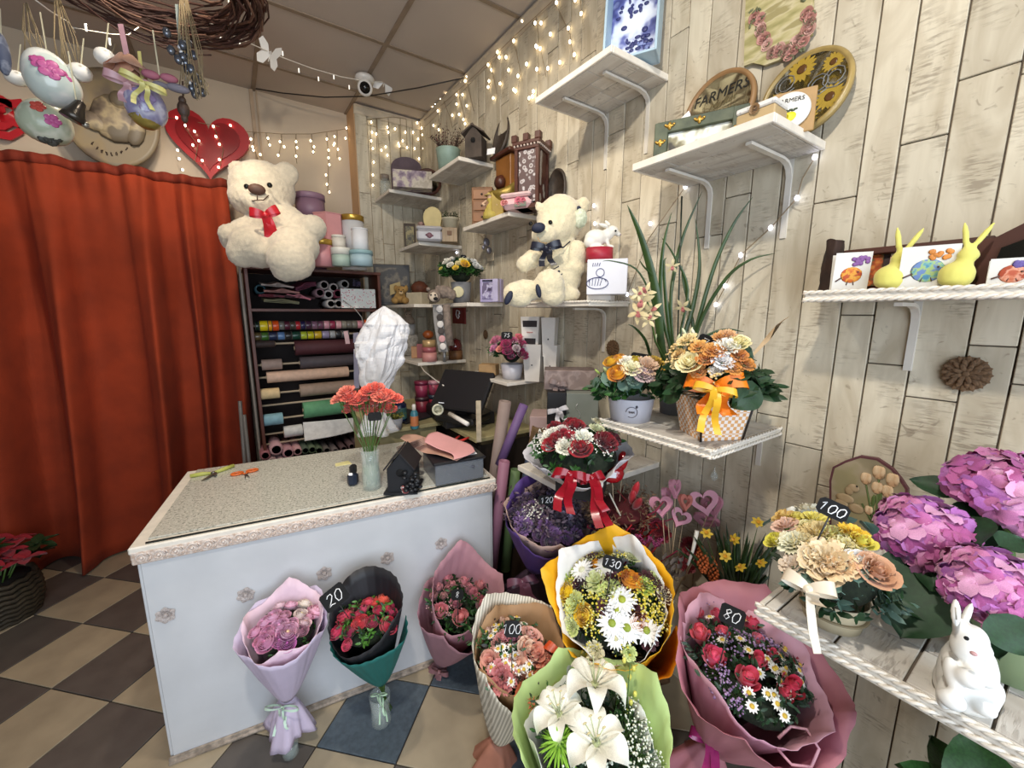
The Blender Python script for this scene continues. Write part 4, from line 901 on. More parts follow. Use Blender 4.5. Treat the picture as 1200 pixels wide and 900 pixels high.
hatbox(366,401,250,290,'c78b8c','c9908f','faceted dusty pink box with a small black handle slot',F=2.72,z=None,six=True,deep=.05,lid=.02)
hatbox(362,387,280,313,'cf8f92','c9a24a','pink round box with a gold lid beside the bear',F=2.62,deep=.05,lid=.2)
hatbox(399,425,252,300,'cfcfd0','c9a24a','tall white round box with a gold rim at the back',F=2.8,z=None,deep=.05,lid=.13)
hatbox(398,427,296,314,'c8c6c4','cfcdcb','low white drum at the back of the unit top',F=2.83,deep=.05,lid=.3)
hatbox(387,403,275,291,'d6cfc2','dcd6ca','small cream tub stacked on the mint one',F=2.66,z=None,deep=.035,lid=.15)
hatbox(387,409,290,314,'a9bcae','dcd8cc','mint box with a cream lid on the unit',F=2.62,deep=.035,lid=.36)
hatbox(411,430,267,296,'e0e0e2','e4e4e6','plain white cylinder box stacked on the pale blue one',F=2.66,z=None,deep=.035,lid=.04)
hatbox(409,435,293,316,'a3bcc4','8fb0b4','pale blue box with a teal lid at the unit corner',F=2.62,deep=.035,lid=.25)
# ---- things on the back wall
t=thing('heart_decoration','large glossy red heart on the back wall','heart decoration',T(oy(246,168,3.5))@Rx(90)); hr=mat('red lacquer','b3101c',.4,var=.05)
def heartp(s_,n=40): return [(s_*.0625*16*sin(a)**3,s_*.0625*(13*cos(a)-5*cos(2*a)-2*cos(3*a)-cos(4*a))) for a in [TAU*i/n for i in range(n)]][::-1]
G().prism(heartp(.225),.03,M=Rz(0)).obj('heart_shape',hr,t,M=Ry(-8)@Rz(-4)); G().prism(heartp(.17),.012,M=T(0,.0,.03)).obj('raised_heart',mat('deep red lacquer','8f0a14',.3),t,M=Ry(-8)@Rz(-4)); t.matrix_basis=t.matrix_basis@Rz(0)
# red script ornament, partly out of frame
t=thing('script_sign','red cut-out curly word ornament on the wall at the left edge','wall ornament',oy(10,140,3.5)); g=G()
def wl(px,py): return oy(px,py,3.5)
for L_ in ([(-30,110),(-10,112),(5,118),(15,125),(16,135),(8,140),(0,138),(-2,130),(6,127)],[(-30,140),(-12,147),(5,148),(15,143),(24,147)],[(-30,150),(-5,157),(12,160),(22,155),(30,150)],[(-20,125),(0,120),(14,122),(26,121)]): 
    g.ribbon([wl(*q) for q in L_],(0,0,1),.04,t=.012)
g.obj('lettering',hr,t,world=True)
# round angel plaque
c=oy(132,140,3.4); t=thing('wall_plaque','round grey-gold plaque with an angel hanging above the curtain','plaque',T(c)@Rx(90)@Rz(-10)); 
G().lathe([(.001,0),(.235,0),(.24,.01),(.235,.022),(.215,.02),(.001,.018)],40,sx=.87,sy=1.1).obj('disc',patmat('aged gilt plaque','noise',['5f5146','74644f','8a7858','857760'],4,.45),t)
g=G(); g.ell((.02,.0,.03),(.11,.13,.03)); g.ell((.03,.1,.045),(.045,.05,.03)); g.ell((-.06,-.05,.035),(.08,.05,.02)); g.ell((.1,-.02,.035),(.05,.1,.02)); g.obj('angel_relief',patmat('aged figure','noise',['4a4038','7a6c5c','a89878','6a5f4e'],7,.5),t)
g=G()
for k in range(9): g.tube([(-.07+.02*k+.004*sin(i*1.7+k),-.2+.0009*(k-3)**2*4+.009*sin(i*1.4+k*2),.023) for i in range(5)],.0025,4)
g.obj('script_marks',mat('brown paint','3f2f22',.6),t,kind='stuff')
g=G(); g.tube([(0,.26,.01),(-.02,.36,.0),(0,.48,-.02)],.004,5); g.obj('cord',mat('plaque cord','b9a88c',.7),t)
# poinsettia basket at the left edge
p=oz(2,724,0); t=thing('poinsettia_basket','crimson-leaved plant in a dark wicker basket at the left edge','plant',p)
g=G()
for k in range(9): g.tube([( (.13+.02*sin(k*.35))*cos(a),(.13+.02*sin(k*.35))*sin(a),.012+k*.024+.006*(1 if i%2 else -1)) for i,a in enumerate([TAU*j/28 for j in range(29)])],.012,5,cap=False)
g.obj('wicker_basket',mat('dark wicker','3a3020',.7,var=.3,vs=60),t)
G().lathe([(.001,.0),(.12,0),(.13,.2),(.001,.2)],20).obj('liner',mat('dark soil','1a1510',.9),t)
P_('a01428'); rd=random.Random(5)
for k in range(13):
    a=rd.random()*TAU; q=rd.uniform(.02,.16); z=.27+.1*rd.random()
    for j in range(6): inst(leafmesh('petal a01428' if k<9 else 'd',.28),'bract' if k<9 else 'leaf',t,T(q*cos(a),q*sin(a),z)@Rz(j*60+k*17)@Rx(15+rd.uniform(-20,20))@S(.085))
g=G()
for k in range(9): a=k*.7; g.tube([(.03*cos(a),.03*sin(a),.15),(.1*cos(a),.1*sin(a),.3)],.004,5)
g.obj('stems',STEM,t)
# ================================================================= seating things on shelves
def prj(p):
    q=V(p)-EYE; F=q.x*sy_+q.y*cy_; X=q.x*cy_-q.y*sy_; fw=F*cp-q.z*sp; up_=F*sp+q.z*cp
    return 600+FPX*X/fw,450-FPX*up_/fw,fw
def seat(px,X,z):
    """the spot at distance X from the shop's axis and height z that stands in picture column px"""
    a,b_=-.6,3.6
    for _ in range(40):
        m_=(a+b_)/2; q=V((X,m_,z))-EYE
        if q.x*sy_+q.y*cy_<.05: a=m_; continue
        if prj((X,m_,z))[0]>px: a=m_
        else: b_=m_
    return V((X,(a+b_)/2,z))
def seaty(px,Y,z):
    a,b_=-1.5,1.39
    for _ in range(40):
        m_=(a+b_)/2
        if prj((m_,Y,z))[0]<px: a=m_
        else: b_=m_
    return V(((a+b_)/2,Y,z))
def hgt(p,yt):
    a,b_=p.z-.1,p.z+1.3
    for _ in range(40):
        m_=(a+b_)/2
        if prj((p.x,p.y,m_))[1]>yt: a=m_
        else: b_=m_
    return a-p.z
def wid(p,dx): return dx*prj(p)[2]/FPX
def put(px,X,z,yt,dx,rot=None,Y=None):
    """returns placing matrix (local -y faces the room / viewer), height, width"""
    p=seat(px,X,z+.001) if Y is None else seaty(px,Y,z+.001); d=EYE-p; a=math.degrees(math.atan2(d.y,d.x))+90
    return T(p)@Rz(a if rot is None else rot),hgt(p,yt),wid(p,dx),p
WALLROT=-90   # local -y looks away from the plank wall
def cuboid(name,label,cat,M_,w_,d_,h,m,b=.003,group=None,lid=None,extra=None):
    t=thing(name,label,cat,M_,group); h1=h*(.72 if lid else 1)
    G().box((0,0,h1/2),(w_,d_,h1),b=b).obj('body',m,t)
    if lid: G().box((0,0,h1+(h-h1)/2),(w_*1.03,d_*1.03,h-h1-.001),b=b).obj('lid',lid,t)
    return t
def relief(parent,name,m,items,M_=None):
    g=G(); 
    for it in items: g.ell(it[:3],it[3],nu=8,nv=5)
    return g.obj(name,m,parent,M=M_)
zA,zB,zC,zD,zE,zF,zG,zH=2.352,1.966,2.38,1.998,1.165,1.145,1.548,1.56
oak=mat('oak brown','7a5230',.6,var=.25,vs=14); old=mat('weathered grey-brown wood','4a3f36',.75,var=.35,vs=16,bump=.4,bs=60); darkw=mat('dark red-brown wood','4a2418',.45,var=.25,vs=14)
# ---- corner shelf A
M_,h,w_,p=put(448,1.1,zA,186,26); t=thing('wooden_plaque','pinkish brown carved wooden plaque on the corner shelf','plaque',M_)
G().lathe([(.001,0),(w_*.52,0),(w_*.58,.008),(w_*.5,.02),(w_*.42,.012),(.001,.012)],7,M=T(0,0,h*.55)@Rx(78),sy=1.15).obj('plaque_board',mat('pinkish wood','8a6452',.6,var=.25,vs=14),t)
M_,h,w_,p=put(452,1.06,zA,205,13); t=thing('glass_jar','little clear jar in front of the pinkish plaque','jar',M_); G().lathe([(.001,0),(w_/2,0),(w_/2,h*.7),(w_*.35,h*.8),(w_*.35,h)],16).obj('glass',VGL,t); G().lathe([(w_*.38,h*.82),(w_*.38,h),(.001,h)],14).obj('lid',mat('jar lid','8d8175',.4),t)
M_,h,w_,p=put(484,1.14,zA,202,44); cuboid('floral_box','long cream box painted with mauve flowers on the corner shelf','box',M_,w_,.1,h,patmat('mauve floral paint','noise',['5d4a60','8d7a86','b3a89a','bdb3a2','a79c8c'],16,.5))
M_,h,w_,p=put(478,1.24,zA,186,34); t=thing('arched_box','arched grey-mauve case standing behind the long floral box','box',M_); G().prism([(w_*.5*cos(a),h-w_*.35+w_*.35*sin(a)) for a in [PI*i/12 for i in range(13)]]+[(-w_*.5,0),(w_*.5,0)],.04,M=Rx(90)).obj('case',mat('grey mauve cloth','5f5058',.8,var=.2),t)
M_,h,w_,p=put(502,1.3,zA,185,30); t=thing('clock','round brown clock with ornate cream face leaning in the corner','clock',M_); g=G(); r=w_*.5
g.lathe([(r*.82,.012),(r*.84,.028),(r,.03),(r*1.03,.012),(r,0),(.001,0)],30,M=T(0,0,r)@Rx(80)); g.obj('rim',darkw,t); G().lathe([(r*.83,.014),(.001,.014)],30,M=T(0,0,r)@Rx(80)).obj('face',patmat('ornate clock face','spot',['4d3c2c','a39170','c9bb98','8c7a5c'],60,.5),t)
g=G(); g.box((0,r*.2,.018),(.006,r*.55,.003),M=T(0,0,r)@Rx(80)); g.box((r*.15,-.0,.018),(r*.4,.006,.003),M=T(0,0,r)@Rx(80)); g.obj('hands',TAGBLACK,t)
# ---- corner shelf B
M_,h,w_,p=put(481,1.14,zB,262,13); t=thing('framed_picture','small dark gilt-framed picture at the left of the little corner shelf','picture',M_); G().box((0,0,h/2),(w_,.02,h),b=.003).obj('frame',old,t); G().box((0,-.011,h/2),(w_*.7,.003,h*.75)).obj('picture',patmat('dark ornament print','noise',['2e2a20','6f6640','3a3628','8c7f50'],20,.5),t)
M_,h,w_,p=put(503.5,1.14,zB,266,29); t=cuboid('enamel_case','pale grey mail-shaped case with a mauve rose in the middle','box',M_,w_,.1,h,mat('pale grey enamel','a9a7ac',.35),b=.012,lid=mat('pale grey lid','b5b2b4',.35)); relief(t,'rose_motif',mat('mauve rose paint','6d4450',.5),[(0,-.052,h*.35,(.018,.004,.018)),(.016,-.051,h*.33,(.01,.003,.008)),(-.016,-.051,h*.37,(.01,.003,.008))])
pp=p; zt=zB+h
M_,h,w_,p=put(498,1.18,zt,252,18); t=thing('flower_posy','small posy of shell pink fabric flowers on the grey case','flowers',M_)
for k in range(9): a=k*.75; inst(rose(['d9a79c','c98f86','e0b8a8'][k%3],seed=k%3),'flower',t,T(.04*cos(a)*(.4+.08*k),.02*sin(a),.022+.012*(k%3))@S(.024))
M_,h,w_,p=put(508,1.22,zt,243,22); t=thing('easter_sign','cream scalloped arch-shaped box lid behind the pink posy','ornament',M_); a_=[(w_*.5*sin(x)*1.0,h*.55+h*.45*cos(x)) for x in [PI*.62*(i/10*2-1) for i in range(11)]]; G().prism([(-w_*.35,0)]+a_+[(w_*.35,0)],.02,M=Rz(-15)@Rx(90)).obj('arch',mat('cream yellow card','cdbb84',.6,var=.1),t)
M_,h,w_,p=put(527,1.27,zB,268,18); t=cuboid('wooden_crate','tan slatted wooden crate with a brown label on the corner shelf','crate',M_,w_,.09,h,mat('tan crate wood','9c8668',.7,var=.2,vs=12),b=.003); zt=zB+h
for k in range(4): G().box((-w_/2+w_*(k+.5)/4,-.047,h/2),(w_*.21,.005,h*.95)).obj('slat',mat('tan slat','a8937a',.7,var=.2,vs=12),t)
G().box((0,-.051,h*.6),(w_*.3,.003,h*.3)).obj('label_plate',mat('brown plate','6d4c30',.6),t)
M_,h,w_,p=put(528,1.28,zt,256,19); t=thing('succulent_pot','cream enamel pot with a small dark succulent on the crate','plant',M_); G().lathe([(.001,0),(w_*.42,0),(w_*.47,h*.8),(w_*.53,h*.85),(w_*.53,h),(w_*.45,h),(.001,h*.8)],22).obj('pot',mat('cream enamel','b3ab95',.4),t)
g=G(); rd=random.Random(3)
for k in range(30): a=rd.random()*TAU; sprig(g,(.03*cos(a),.03*sin(a),h*.8),(cos(a)*.5,sin(a)*.5,1),.05,4,.018,0,rd,0)
g.obj('succulent',[mat('dark succulent','36442a',.5,var=.3)],t,kind='stuff')
# ---- shelf C
M_,h,w_,p=put(526,1.24,zC,176,28); t=thing('dried_flower_pot','mint green pot of dried brown and pink flowers on the high shelf','plant',M_); G().lathe([(.001,0),(w_*.4,0),(w_*.5,h*.95),(w_*.52,h),(w_*.47,h),(.001,h*.8)],24).obj('pot',mat('mint enamel','8fa597',.45),t)
g=G(); rd=random.Random(6)
for k in range(46): a=rd.random()*TAU; sprig(g,(.03*cos(a),.03*sin(a),h*.8),(cos(a)*.45,sin(a)*.45,1),rd.uniform(.1,.17),8,.016,rd.choice([0,1,1]),rd,0,w_=.5)
g.obj('dried_flowers',[mat('dried brown stem','3f3026',.8,var=.3),mat('dried pink brown bloom','6a4540',.8,var=.3)],t,kind='stuff')
M_,h,w_,p=put(558,1.27,zC,148,24,rot=-50); t=thing('birdhouse','weathered grey-brown wooden birdhouse on the high shelf','birdhouse',M_); b_=w_*.42
G().prism([(-b_,0),(b_,0),(b_,h*.62),(0,h*.93),(-b_,h*.62)],.09,M=T(0,.045,0)@Rx(90)).obj('house',old,t); 
for s_ in(-1,1): G().box((0,0,0),(b_*1.75,.13,.008),b=.001).obj('roof',mat('grey roof board','55493f',.8,var=.3,vs=20),t,M=T(s_*b_*.6,0,h*.82)@Ry(s_*33))
G().lathe([(.014,0),(.014,.004),(.001,.004)],14,M=T(0,-.046,h*.5)@Rx(90)).obj('entrance',mat('dark hole','050505',.9),t)
M_,h,w_,p=put(585,1.36,zC,133,24,rot=WALLROT); t=thing('oval_tray','dark oval carved tray leaning on the wall, upper one','tray',M_@Rx(-14)); r=h*.5; g=G(); g.lathe([(.001,.004),(.82,.006),(.9,.02),(1,.022),(1.02,.008),(.9,0),(.001,0)],32,M=T(0,0,r)@Rx(90)@S(r*.62,r,1)); g.obj('tray',mat('dark bronze wood','3b3129',.5,var=.4,vs=30,bump=.5,bs=90),t)
p=seat(575,1.3,zC+.001); tag(G().box((0,0,.02),(.05,.003,.034)).obj('price_card',CHALK,M=T(p)@Rz(-60)@Rx(-12)),'white price card in front of the upper oval tray','price tag')
# ---- between C and D: violin-shaped ornament and castle lantern
M_,h,w_,p=put(592,1.36,zD,184,28,rot=WALLROT); t=thing('wall_cabinet','amber-brown wooden frame with a round knob behind the lantern','ornament',M_); G().box((0,0,h/2),(w_*1.1,.03,h),b=.004).obj('board',mat('amber wood','8c5a26',.5,var=.25,vs=12),t)
G().lathe([(.001,.05),(.03,.04),(.04,.015),(.03,0)],16,M=T(0,-.015,h*.62)@Rx(90)).obj('knob',darkw,t); G().box((0,0,h+.01),(w_*1.5,.08,.02),b=.003).obj('cornice',darkw,t)
M_,h,w_,p=put(623,1.28,zD,162,37,rot=-62); t=thing('castle_lantern','tall red-brown castle-shaped wooden lantern with crenellated top','lantern',M_); W=w_*.78
g=G()
for x in(-1,1):
    for y in(-1,1): g.box((x*W*.45,y*W*.45,h*.42),(W*.13,W*.13,h*.84))
g.box((0,0,.01),(W,W,.02)); g.obj('posts',darkw,t)
G().box((0,-W*.43,h*.45),(W*.72,.006,h*.72)).obj('window_panel',patmat('lace window print','spot',['3a2622','8c7f7a','c9c4c4','5d4a48'],45,.4),t); G().box((W*.44,0,h*.45),(.006,W*.72,h*.72)).obj('side_panel',darkw,t)
g=G(); 
for k in range(9): g.ell((W*.455,(rd.uniform(-.2,.2))*W,h*(.15+.075*k)),(.004,.014,.022),nu=7,nv=5)
g.obj('side_ornament',mat('carved silver','8a7f74',.5),t)
G().box((0,0,h*.82),(W*1.06,W*1.06,h*.05),b=.002).box((0,0,h*.88),(W*1.18,W*1.18,h*.05),b=.002).obj('cornice',darkw,t)
for k in range(8): 
    for (x,y) in ((-W*.5+W*k/7,-W*.55),(W*.55,-W*.5+W*k/7)): G().ell((x,y,h*.845),(.006,.006,.006),nu=6,nv=4).obj('bead',mat('pale bead','b9a79a',.4),t) 
for (x,y) in((-1,-1),(1,-1),(1,1),(-1,1),(0,-1)): G().box((x*W*.5,y*W*.5,h*.945),(W*.24,W*.24,h*.1),b=.003).obj('battlement',darkw,t)
M_,h,w_,p=put(655,1.385,zG+.3,205,20,rot=WALLROT); p=seat(655,1.39,zD-.1)
t=thing('oval_tray','small dark oval carved tray hung beside the castle lantern','tray',T(ox(655,222,1.385))@Rz(-90)@Rx(90)); r=.082
G().lathe([(.001,.004),(.8,.006),(.9,.02),(1,.02),(1.02,.008),(.9,0),(.001,0)],28,M=S(r*.78,r*1.12,1)).obj('tray',MATS['dark bronze wood'],t)
# ---- shelf D
M_,h,w_,p=put(567,1.27,zD,222,24,rot=-40); t=thing('drawer_chest','small oak chest with three little drawers','chest',M_); G().box((0,0,h/2),(w_,.1,h),b=.003).obj('case',oak,t)
for k in range(3): 
    d=G().box((0,-.052,h*(.2+.3*k)),(w_*.85,.008,h*.25),b=.002).obj('drawer',mat('orange oak','8c5c34',.5,var=.2,vs=12),t); G().ell((0,-.06,h*(.2+.3*k)),.006,nu=6,nv=4).obj('knob',old,d)
M_,h,w_,p=put(575,1.21,zD,226,17); t=thing('figurine','straw-coloured doll in a wide yellow skirt beside the oak chest','figurine',M_)
g=G(); g.lathe([(w_*.55,0),(w_*.5,h*.2),(w_*.22,h*.55),(w_*.12,h*.62),(.02,h*.74),(.015,h*.78)],18,flute=lambda a,j:.08*cos(7*a)*(j<3)); g.obj('dress',mat('straw yellow','b3a04c',.7,var=.2,vs=30),t); G().ell((0,0,h*.86),(.018,.018,.022)).obj('head',mat('doll face','c9a88c',.6),t); G().lathe([(.035,h*.9),(.02,h*.93),(.015,h),(.001,h)],14).obj('hat',mat('straw hat','bfa860',.7),t); g=G(); g.tube([(-.02,0,h*.7),(-.045,-.01,h*.55),(-.03,-.03,h*.48)],.007,6); g.tube([(.02,0,h*.7),(.045,-.01,h*.55),(.03,-.03,h*.48)],.007,6); g.obj('arms',MATS['doll face'],t)
M_,h,w_,p=put(583,1.24,zD,226,14); cuboid('parcel','mustard paper parcel between the doll and the pink box','parcel',M_,w_,.06,h,mat('mustard paper','a58a3a',.6,var=.15),b=.003)
M_,h,w_,p=put(600,1.3,zD,212,32); t=thing('toy_boat','gilded boat-shaped bowl with a raised prow behind the pink box','bowl',M_@T(0,0,.085)@Ry(-22))
g=G(); g.surf(lambda u,v:((u-.5)*w_*1.3,.05*sin(PI*u)**.6*sin((v-.5)*PI),.07+.12*(u-.45)**2*w_*30*.25-.075*cos((v-.5)*PI)*sin(PI*min(1,u+.02))**.5),16,8); g.obj('hull',mat('antique gold','8c7634',.4,metal=.5,var=.3,vs=30),t,solid=.004)
M_,h,w_,p=put(609,1.235,zD,229,43,rot=-58); t=cuboid('floral_box','pale pink octagonal box painted with red roses','box',M_,w_*.85,.13,h,mat('pale pink lacquer','d9b3b4',.4,var=.05),b=.02,lid=mat('pale pink lid','dfbdbc',.4))
for (x,s2) in((.02,.75),(.045,.55),(-.06,.5),(-.045,.4)): inst(rose('cc6a7c' if x>0 else 'd98a84',seed=1),'painted_rose',t,T(x,-.066,h*.4)@Rx(90)@S(.026*s2,.026*s2,.01))
G().box((.03,-.067,h*.2),(.06,.002,.02)).obj('painted_leaves',mat('grey green paint','6a7466',.6),t)
# ornament hanging under shelf D
c=ox(570,284,1.3); t=thing('hanging_heart','small grey metal heart trinket hanging under the pink box shelf','ornament',c); g=G(); g.tube([(0,0,.03),(0,0,.12)],.0015,4); 
g.ell((0,0,.0),(.022,.01,.026)); g.ell((.018,0,-.045),(.018,.01,.022)); g.ell((-.02,0,-.03),(.012,.008,.014)); g.obj('trinket',mat('grey pewter','77747c',.35,metal=.6,var=.2),t)
tag(G().box((0,0,0),(.07,.003,.05)).obj('small_card',mat('beige card','c0b39c',.7),M=T(ox(575,301,1.36))@Rz(-90)),'beige card on the wall under the pewter trinket','card')
# ---- level shelves H1, H2
M_,h,w_,p=put(461,1.3,zH,310,40,Y=3.27); t=thing('framed_picture','dark scene in a black frame at the back of the corner shelf','picture',M_); G().box((0,0,h/2),(w_,.02,h),b=.003).obj('frame',mat('near black frame','26211d',.5),t); G().box((0,-.012,h/2),(w_*.86,.003,h*.84)).obj('picture',patmat('dark horse scene','noise',['191512','4a4034','6e6350','2c2620'],9,.5),t)
def sitter(name,label,cat,px,py,F,k,mt,face,parts,rem=.005):
    t=thing(name,label,cat,of(px,py,F)); return t
M_,h,w_,p=put(468,1.08,zH,330,22); Fp=fwd(p); kk=prj(p)[2]/FPX; t=thing('plush_toy','yellow-brown plush puppy sitting at the left of the corner shelf','plush toy',T(p)); yp=mat('honey plush','a5814a',.95,var=.3,vs=40,bump=.6,bs=200); 
blob('body',yp,[(470,341,Fp,(6*kk,6*kk,5*kk)),(469,349,Fp,(7.5*kk,6*kk,5*kk)),(463,352,Fp-.03,(4.5*kk,4*kk,4*kk)),(475,352,Fp-.03,(4.5*kk,4*kk,4*kk)),(464,338,Fp,(2.5*kk,4*kk,2*kk)),(476,338,Fp,(2.5*kk,4*kk,2*kk))],t,rem=.005)
dot(t,'muzzle',mat('cream muzzle','d2b487',.9),470,343,Fp-.045,(.016,.013,.01)); dot(t,'nose',TAGBLACK,470,341.5,Fp-.056,.006)
for x in(467.5,472.5): dot(t,'eye',TAGBLACK,x,339.5,Fp-.05,.004)
tag(G().prism([(-.05,-.04),(.04,-.03),(.05,.04),(-.03,.035)],.003).obj('price_card',mat('manila card','b8a06c',.7),M=faceM(of(463,338,Fp+.03),15)),'manila card tilted behind the honey plush','card')
M_,h,w_,p=put(490,1.2,zH,343,22,rot=-60); cuboid('cream_box','cream box with a brown lid piled high, beside the honey plush','box',M_,w_,.1,h,mat('cream board','c2b69c',.6),b=.003)
zt=zH+h; M_,h,w_,p=put(492,1.22,zt,329,18); t=thing('lidded_basket','red-brown domed basket on the cream box','basket',M_); G().lathe([(.001,0),(w_*.5,0),(w_*.55,h*.5),(w_*.5,h*.6),(w_*.3,h*.9),(.001,h)],20,flute=lambda a,j:.03*cos(12*a)).obj('basket',mat('red brown wicker','5d2f1a',.7,var=.3,vs=60),t)
g=G(); rd=random.Random(21); p=seat(481,1.25,zt)
for k in range(12): sprig(g,(rd.uniform(-.02,.02),0,-.02),(rd.uniform(-.6,.6),rd.uniform(-.2,.2),1),.12,5,.05,0,rd,0,w_=.12)
tag(g.obj('grass_sprig',mat('silvery green blade','7d9484',.6),M=T(p)),'silvery green leaf sprig standing behind the plush and cream box','leaves')
def arrangement(name,label,px0,X,z,yrim,pyw,potm,Y=None,prof='pot',rot=None,potlabel=None,sq=False,ptop=1.0,pbot=.8):
    """pot seated on a shelf; returns root, matrix, Bunch with local origin at the pot rim"""
    M_,h,w_,p=put(px0,X,z,yrim,pyw,rot,Y); t=thing(name,label,'flower arrangement',M_); r=w_/2
    if sq: G().add([(sx*r*k,sy__*r*k,zz) for zz,k in((0,pbot),(h,ptop)) for sx,sy__ in((-1,-1),(1,-1),(1,1),(-1,1))],[(0,3,2,1),(4,5,6,7),(0,1,5,4),(1,2,6,5),(2,3,7,6),(3,0,4,7)],0,False).obj('pot',potm,t)
    else: G().lathe([(.001,0),(r*pbot,0),(r*ptop,h),(r*ptop*.93,h),(r*.85,h*.8),(.001,h*.8)],30).obj('pot',potm,t)
    return t,M_,h,r,p
def posy(t,M_,h,R_,dome=.55,tiltf=.35,seed=1,core=None,ell=1.0,lift=0):
    """dome of flowers above a pot, leaning a little to the viewer"""
    return Bunch(t,M_,h+lift,R_,dome,seed,True,core,ell,True)
# pansy pot
t,M_,h,r,p=arrangement('pansy_pot','grey pot of white and yellow pansies with dark leaves on the level shelf',541,1.22,zH,331,24,mat('zinc grey pot','77787c',.45,var=.1))
b=posy(t,M_,h,.15,.5,seed=31,lift=.03)
greens(t,.125,h+.03,140,33,ls=.03,ln=.07,dome=.8,low=.0)
for (x,y),r_,c_ in zip([(524,311),(530,308),(528,315),(537,313),(543,310),(545,314),(555,311),(558,316),(563,318),(549,306),(534,318),(517,319)],[.03,.026,.024,.02,.026,.03,.026,.028,.022,.02,.02,.014],['eeeadc','e9e6dc','e6e2d4','eee2b0','efe6a8','e0b41e','e8e8e4','dcdcd8','cfcfcc','e4e0d0','e8c93a','d8cf5a']): b.put(rose(c_,seed=int(x)%3),r_,x,y,lift=.02)
dot(t,'pale_patch',mat('cream sticker','c9c09a',.6),537,342,fwd(p)-.075,(.035,.035,.006),label='cream oval sticker on the pot')
price_tag('5',543,303,fwd(p)-.02,'tiny black price tag above the pansies',w=.035,h=.045,stick=.05)
# grey-brown sloth plush, one long leg dangling
Fp=fwd(p)-.11; kk=of(512,345,Fp); kk=(kk-EYE).length/FPX*.93; t=thing('plush_toy','grey-brown plush with a long striped leg dangling over the shelf edge','plush toy',of(515,356,Fp)); gp=mat('grey-brown plush','84756a',.95,var=.3,vs=50,bump=.8,bs=200)
blob('body',gp,[(509,347,Fp-.05,(8*kk,8*kk,7*kk)),(520,342,Fp,(11*kk,8*kk,7*kk)),(529,345,Fp,(6*kk,7*kk,5*kk)),(502,339,Fp-.02,(3*kk,3*kk,2*kk)),(513,337,Fp-.02,(3.5*kk,3*kk,2*kk))],t,rem=.006,disp=.008)
dot(t,'face_patch',mat('pale face plush','c0b09c',.9),508,348,Fp-.105,(5*kk,5.5*kk,2*kk)); dot(t,'nose',TAGBLACK,510.5,350,Fp-.125,(.013,.01,.007))
for x in(505,510): dot(t,'eye',TAGBLACK,x,345.5,Fp-.12,.005)
lg=G(); pts=[of(513,357,Fp-.03),of(514,375,Fp-.03),of(517,395,Fp-.02),of(520,412,Fp-.02)]; lg.ribbon(pts,(RT*1.0),.056,t=.03); lg.obj('long_leg',mat('grey leg plush','8f8a86',.9,var=.2,bump=.5),t,world=True)
for (x,y),c_ in zip([(515,362),(515.5,372),(516,380),(517,388),(518,397),(519,406)],['d4cec8','3f3936','d0cac4','4a4340','cf9c9c','d4ccc6']): dot(t,'patch',mat('leg patch '+c_,c_,.9),x,y,Fp-.055,(.02,.022,.006))
g=G(); g.tube([of(522,357,Fp),of(524,380,Fp),of(527,405,Fp)],.028,8); g.obj('second_leg',gp,t,world=True)
# lilac display box
M_,h,w_,p=put(575,1.24,zH,327,26,rot=-52); t=thing('display_box','clear-fronted lilac box with a small dark scene inside','box',M_); G().box((0,.02,h/2),(w_,.05,h),b=.003).obj('box',mat('lilac card','a9a0c6',.5,var=.1),t); G().box((0,-.008,h*.5),(w_*.75,.004,h*.7)).obj('window_scene',patmat('lilac scene','noise',['4a4258','8f86ac','c8c4dc','6d6480'],20,.3),t); G().box((0,-.012,h*.93),(w_*.7,.004,h*.05)).obj('dark_strip',TAGBLACK,t)
G().box((w_*.35,.0,h*.5),(w_*.25,.09,h*.96)).obj('side_wing',mat('clear lilac','b8b2d0',.3),t)
# ---- shelf E (low corner) and column of tins
pinkw=mat('pink wax','c98a84',.5,var=.05)
M_,h,w_,p=put(479,1.14,1.3,380,17); 
M_,h,w_,p=put(480,1.16,zE,392,17,rot=-70); cuboid('card_box','pale grey printed card box at the left of the low corner shelf','box',M_,w_*1.1,.08,h,patmat('grey card print','noise',['8c8780','b5aea4','c4beb4','9c968c'],22,.6),b=.002); zt=zE+h
M_,h,w_,p=put(480,1.17,zt,380,15); t=thing('plant_pot','plain white ceramic pot on the grey card box','pot',M_); G().lathe([(.001,0),(w_*.42,0),(w_*.5,h),(w_*.45,h),(.001,h*.9)],22).obj('pot',mat('white ceramic','c9c6c2',.35),t); zt2=zt+h
Fp=fwd(p); kk=prj(p)[2]/FPX; t=thing('bunny_plush','small beige plush bunny sitting in the white pot','plush toy',of(479,380,Fp)); bp_=mat('beige plush','a08c78',.95,var=.2,vs=40,bump=.6,bs=200)
blob('body',bp_,[(479,376,Fp,(7*kk,5.5*kk,5*kk)),(478,369,Fp,(4.5*kk,4.5*kk,4*kk)),(474,363,Fp,(1.4*kk,4.5*kk,1.2*kk),12),(482,363,Fp,(1.4*kk,4.5*kk,1.2*kk),-12),(473,376,Fp-.02,(2.5*kk,4*kk,2*kk))],t,rem=.004,disp=.004)
for x in(476.5,480): dot(t,'eye',TAGBLACK,x,368.5,Fp-.042,.004)
M_,h,w_,p=put(487,1.12,zE,406,9); cuboid('tea_light_box','small peach box at the shelf edge','box',M_,w_,.05,h,mat('peach card','b98a62',.6),b=.002)
M_,h,w_,p=put(503.5,1.12,zE,398,17); r=w_/2; t=thing('candle_tin','stacked round pink and gold candle tins on the low corner shelf','candle tins',M_)
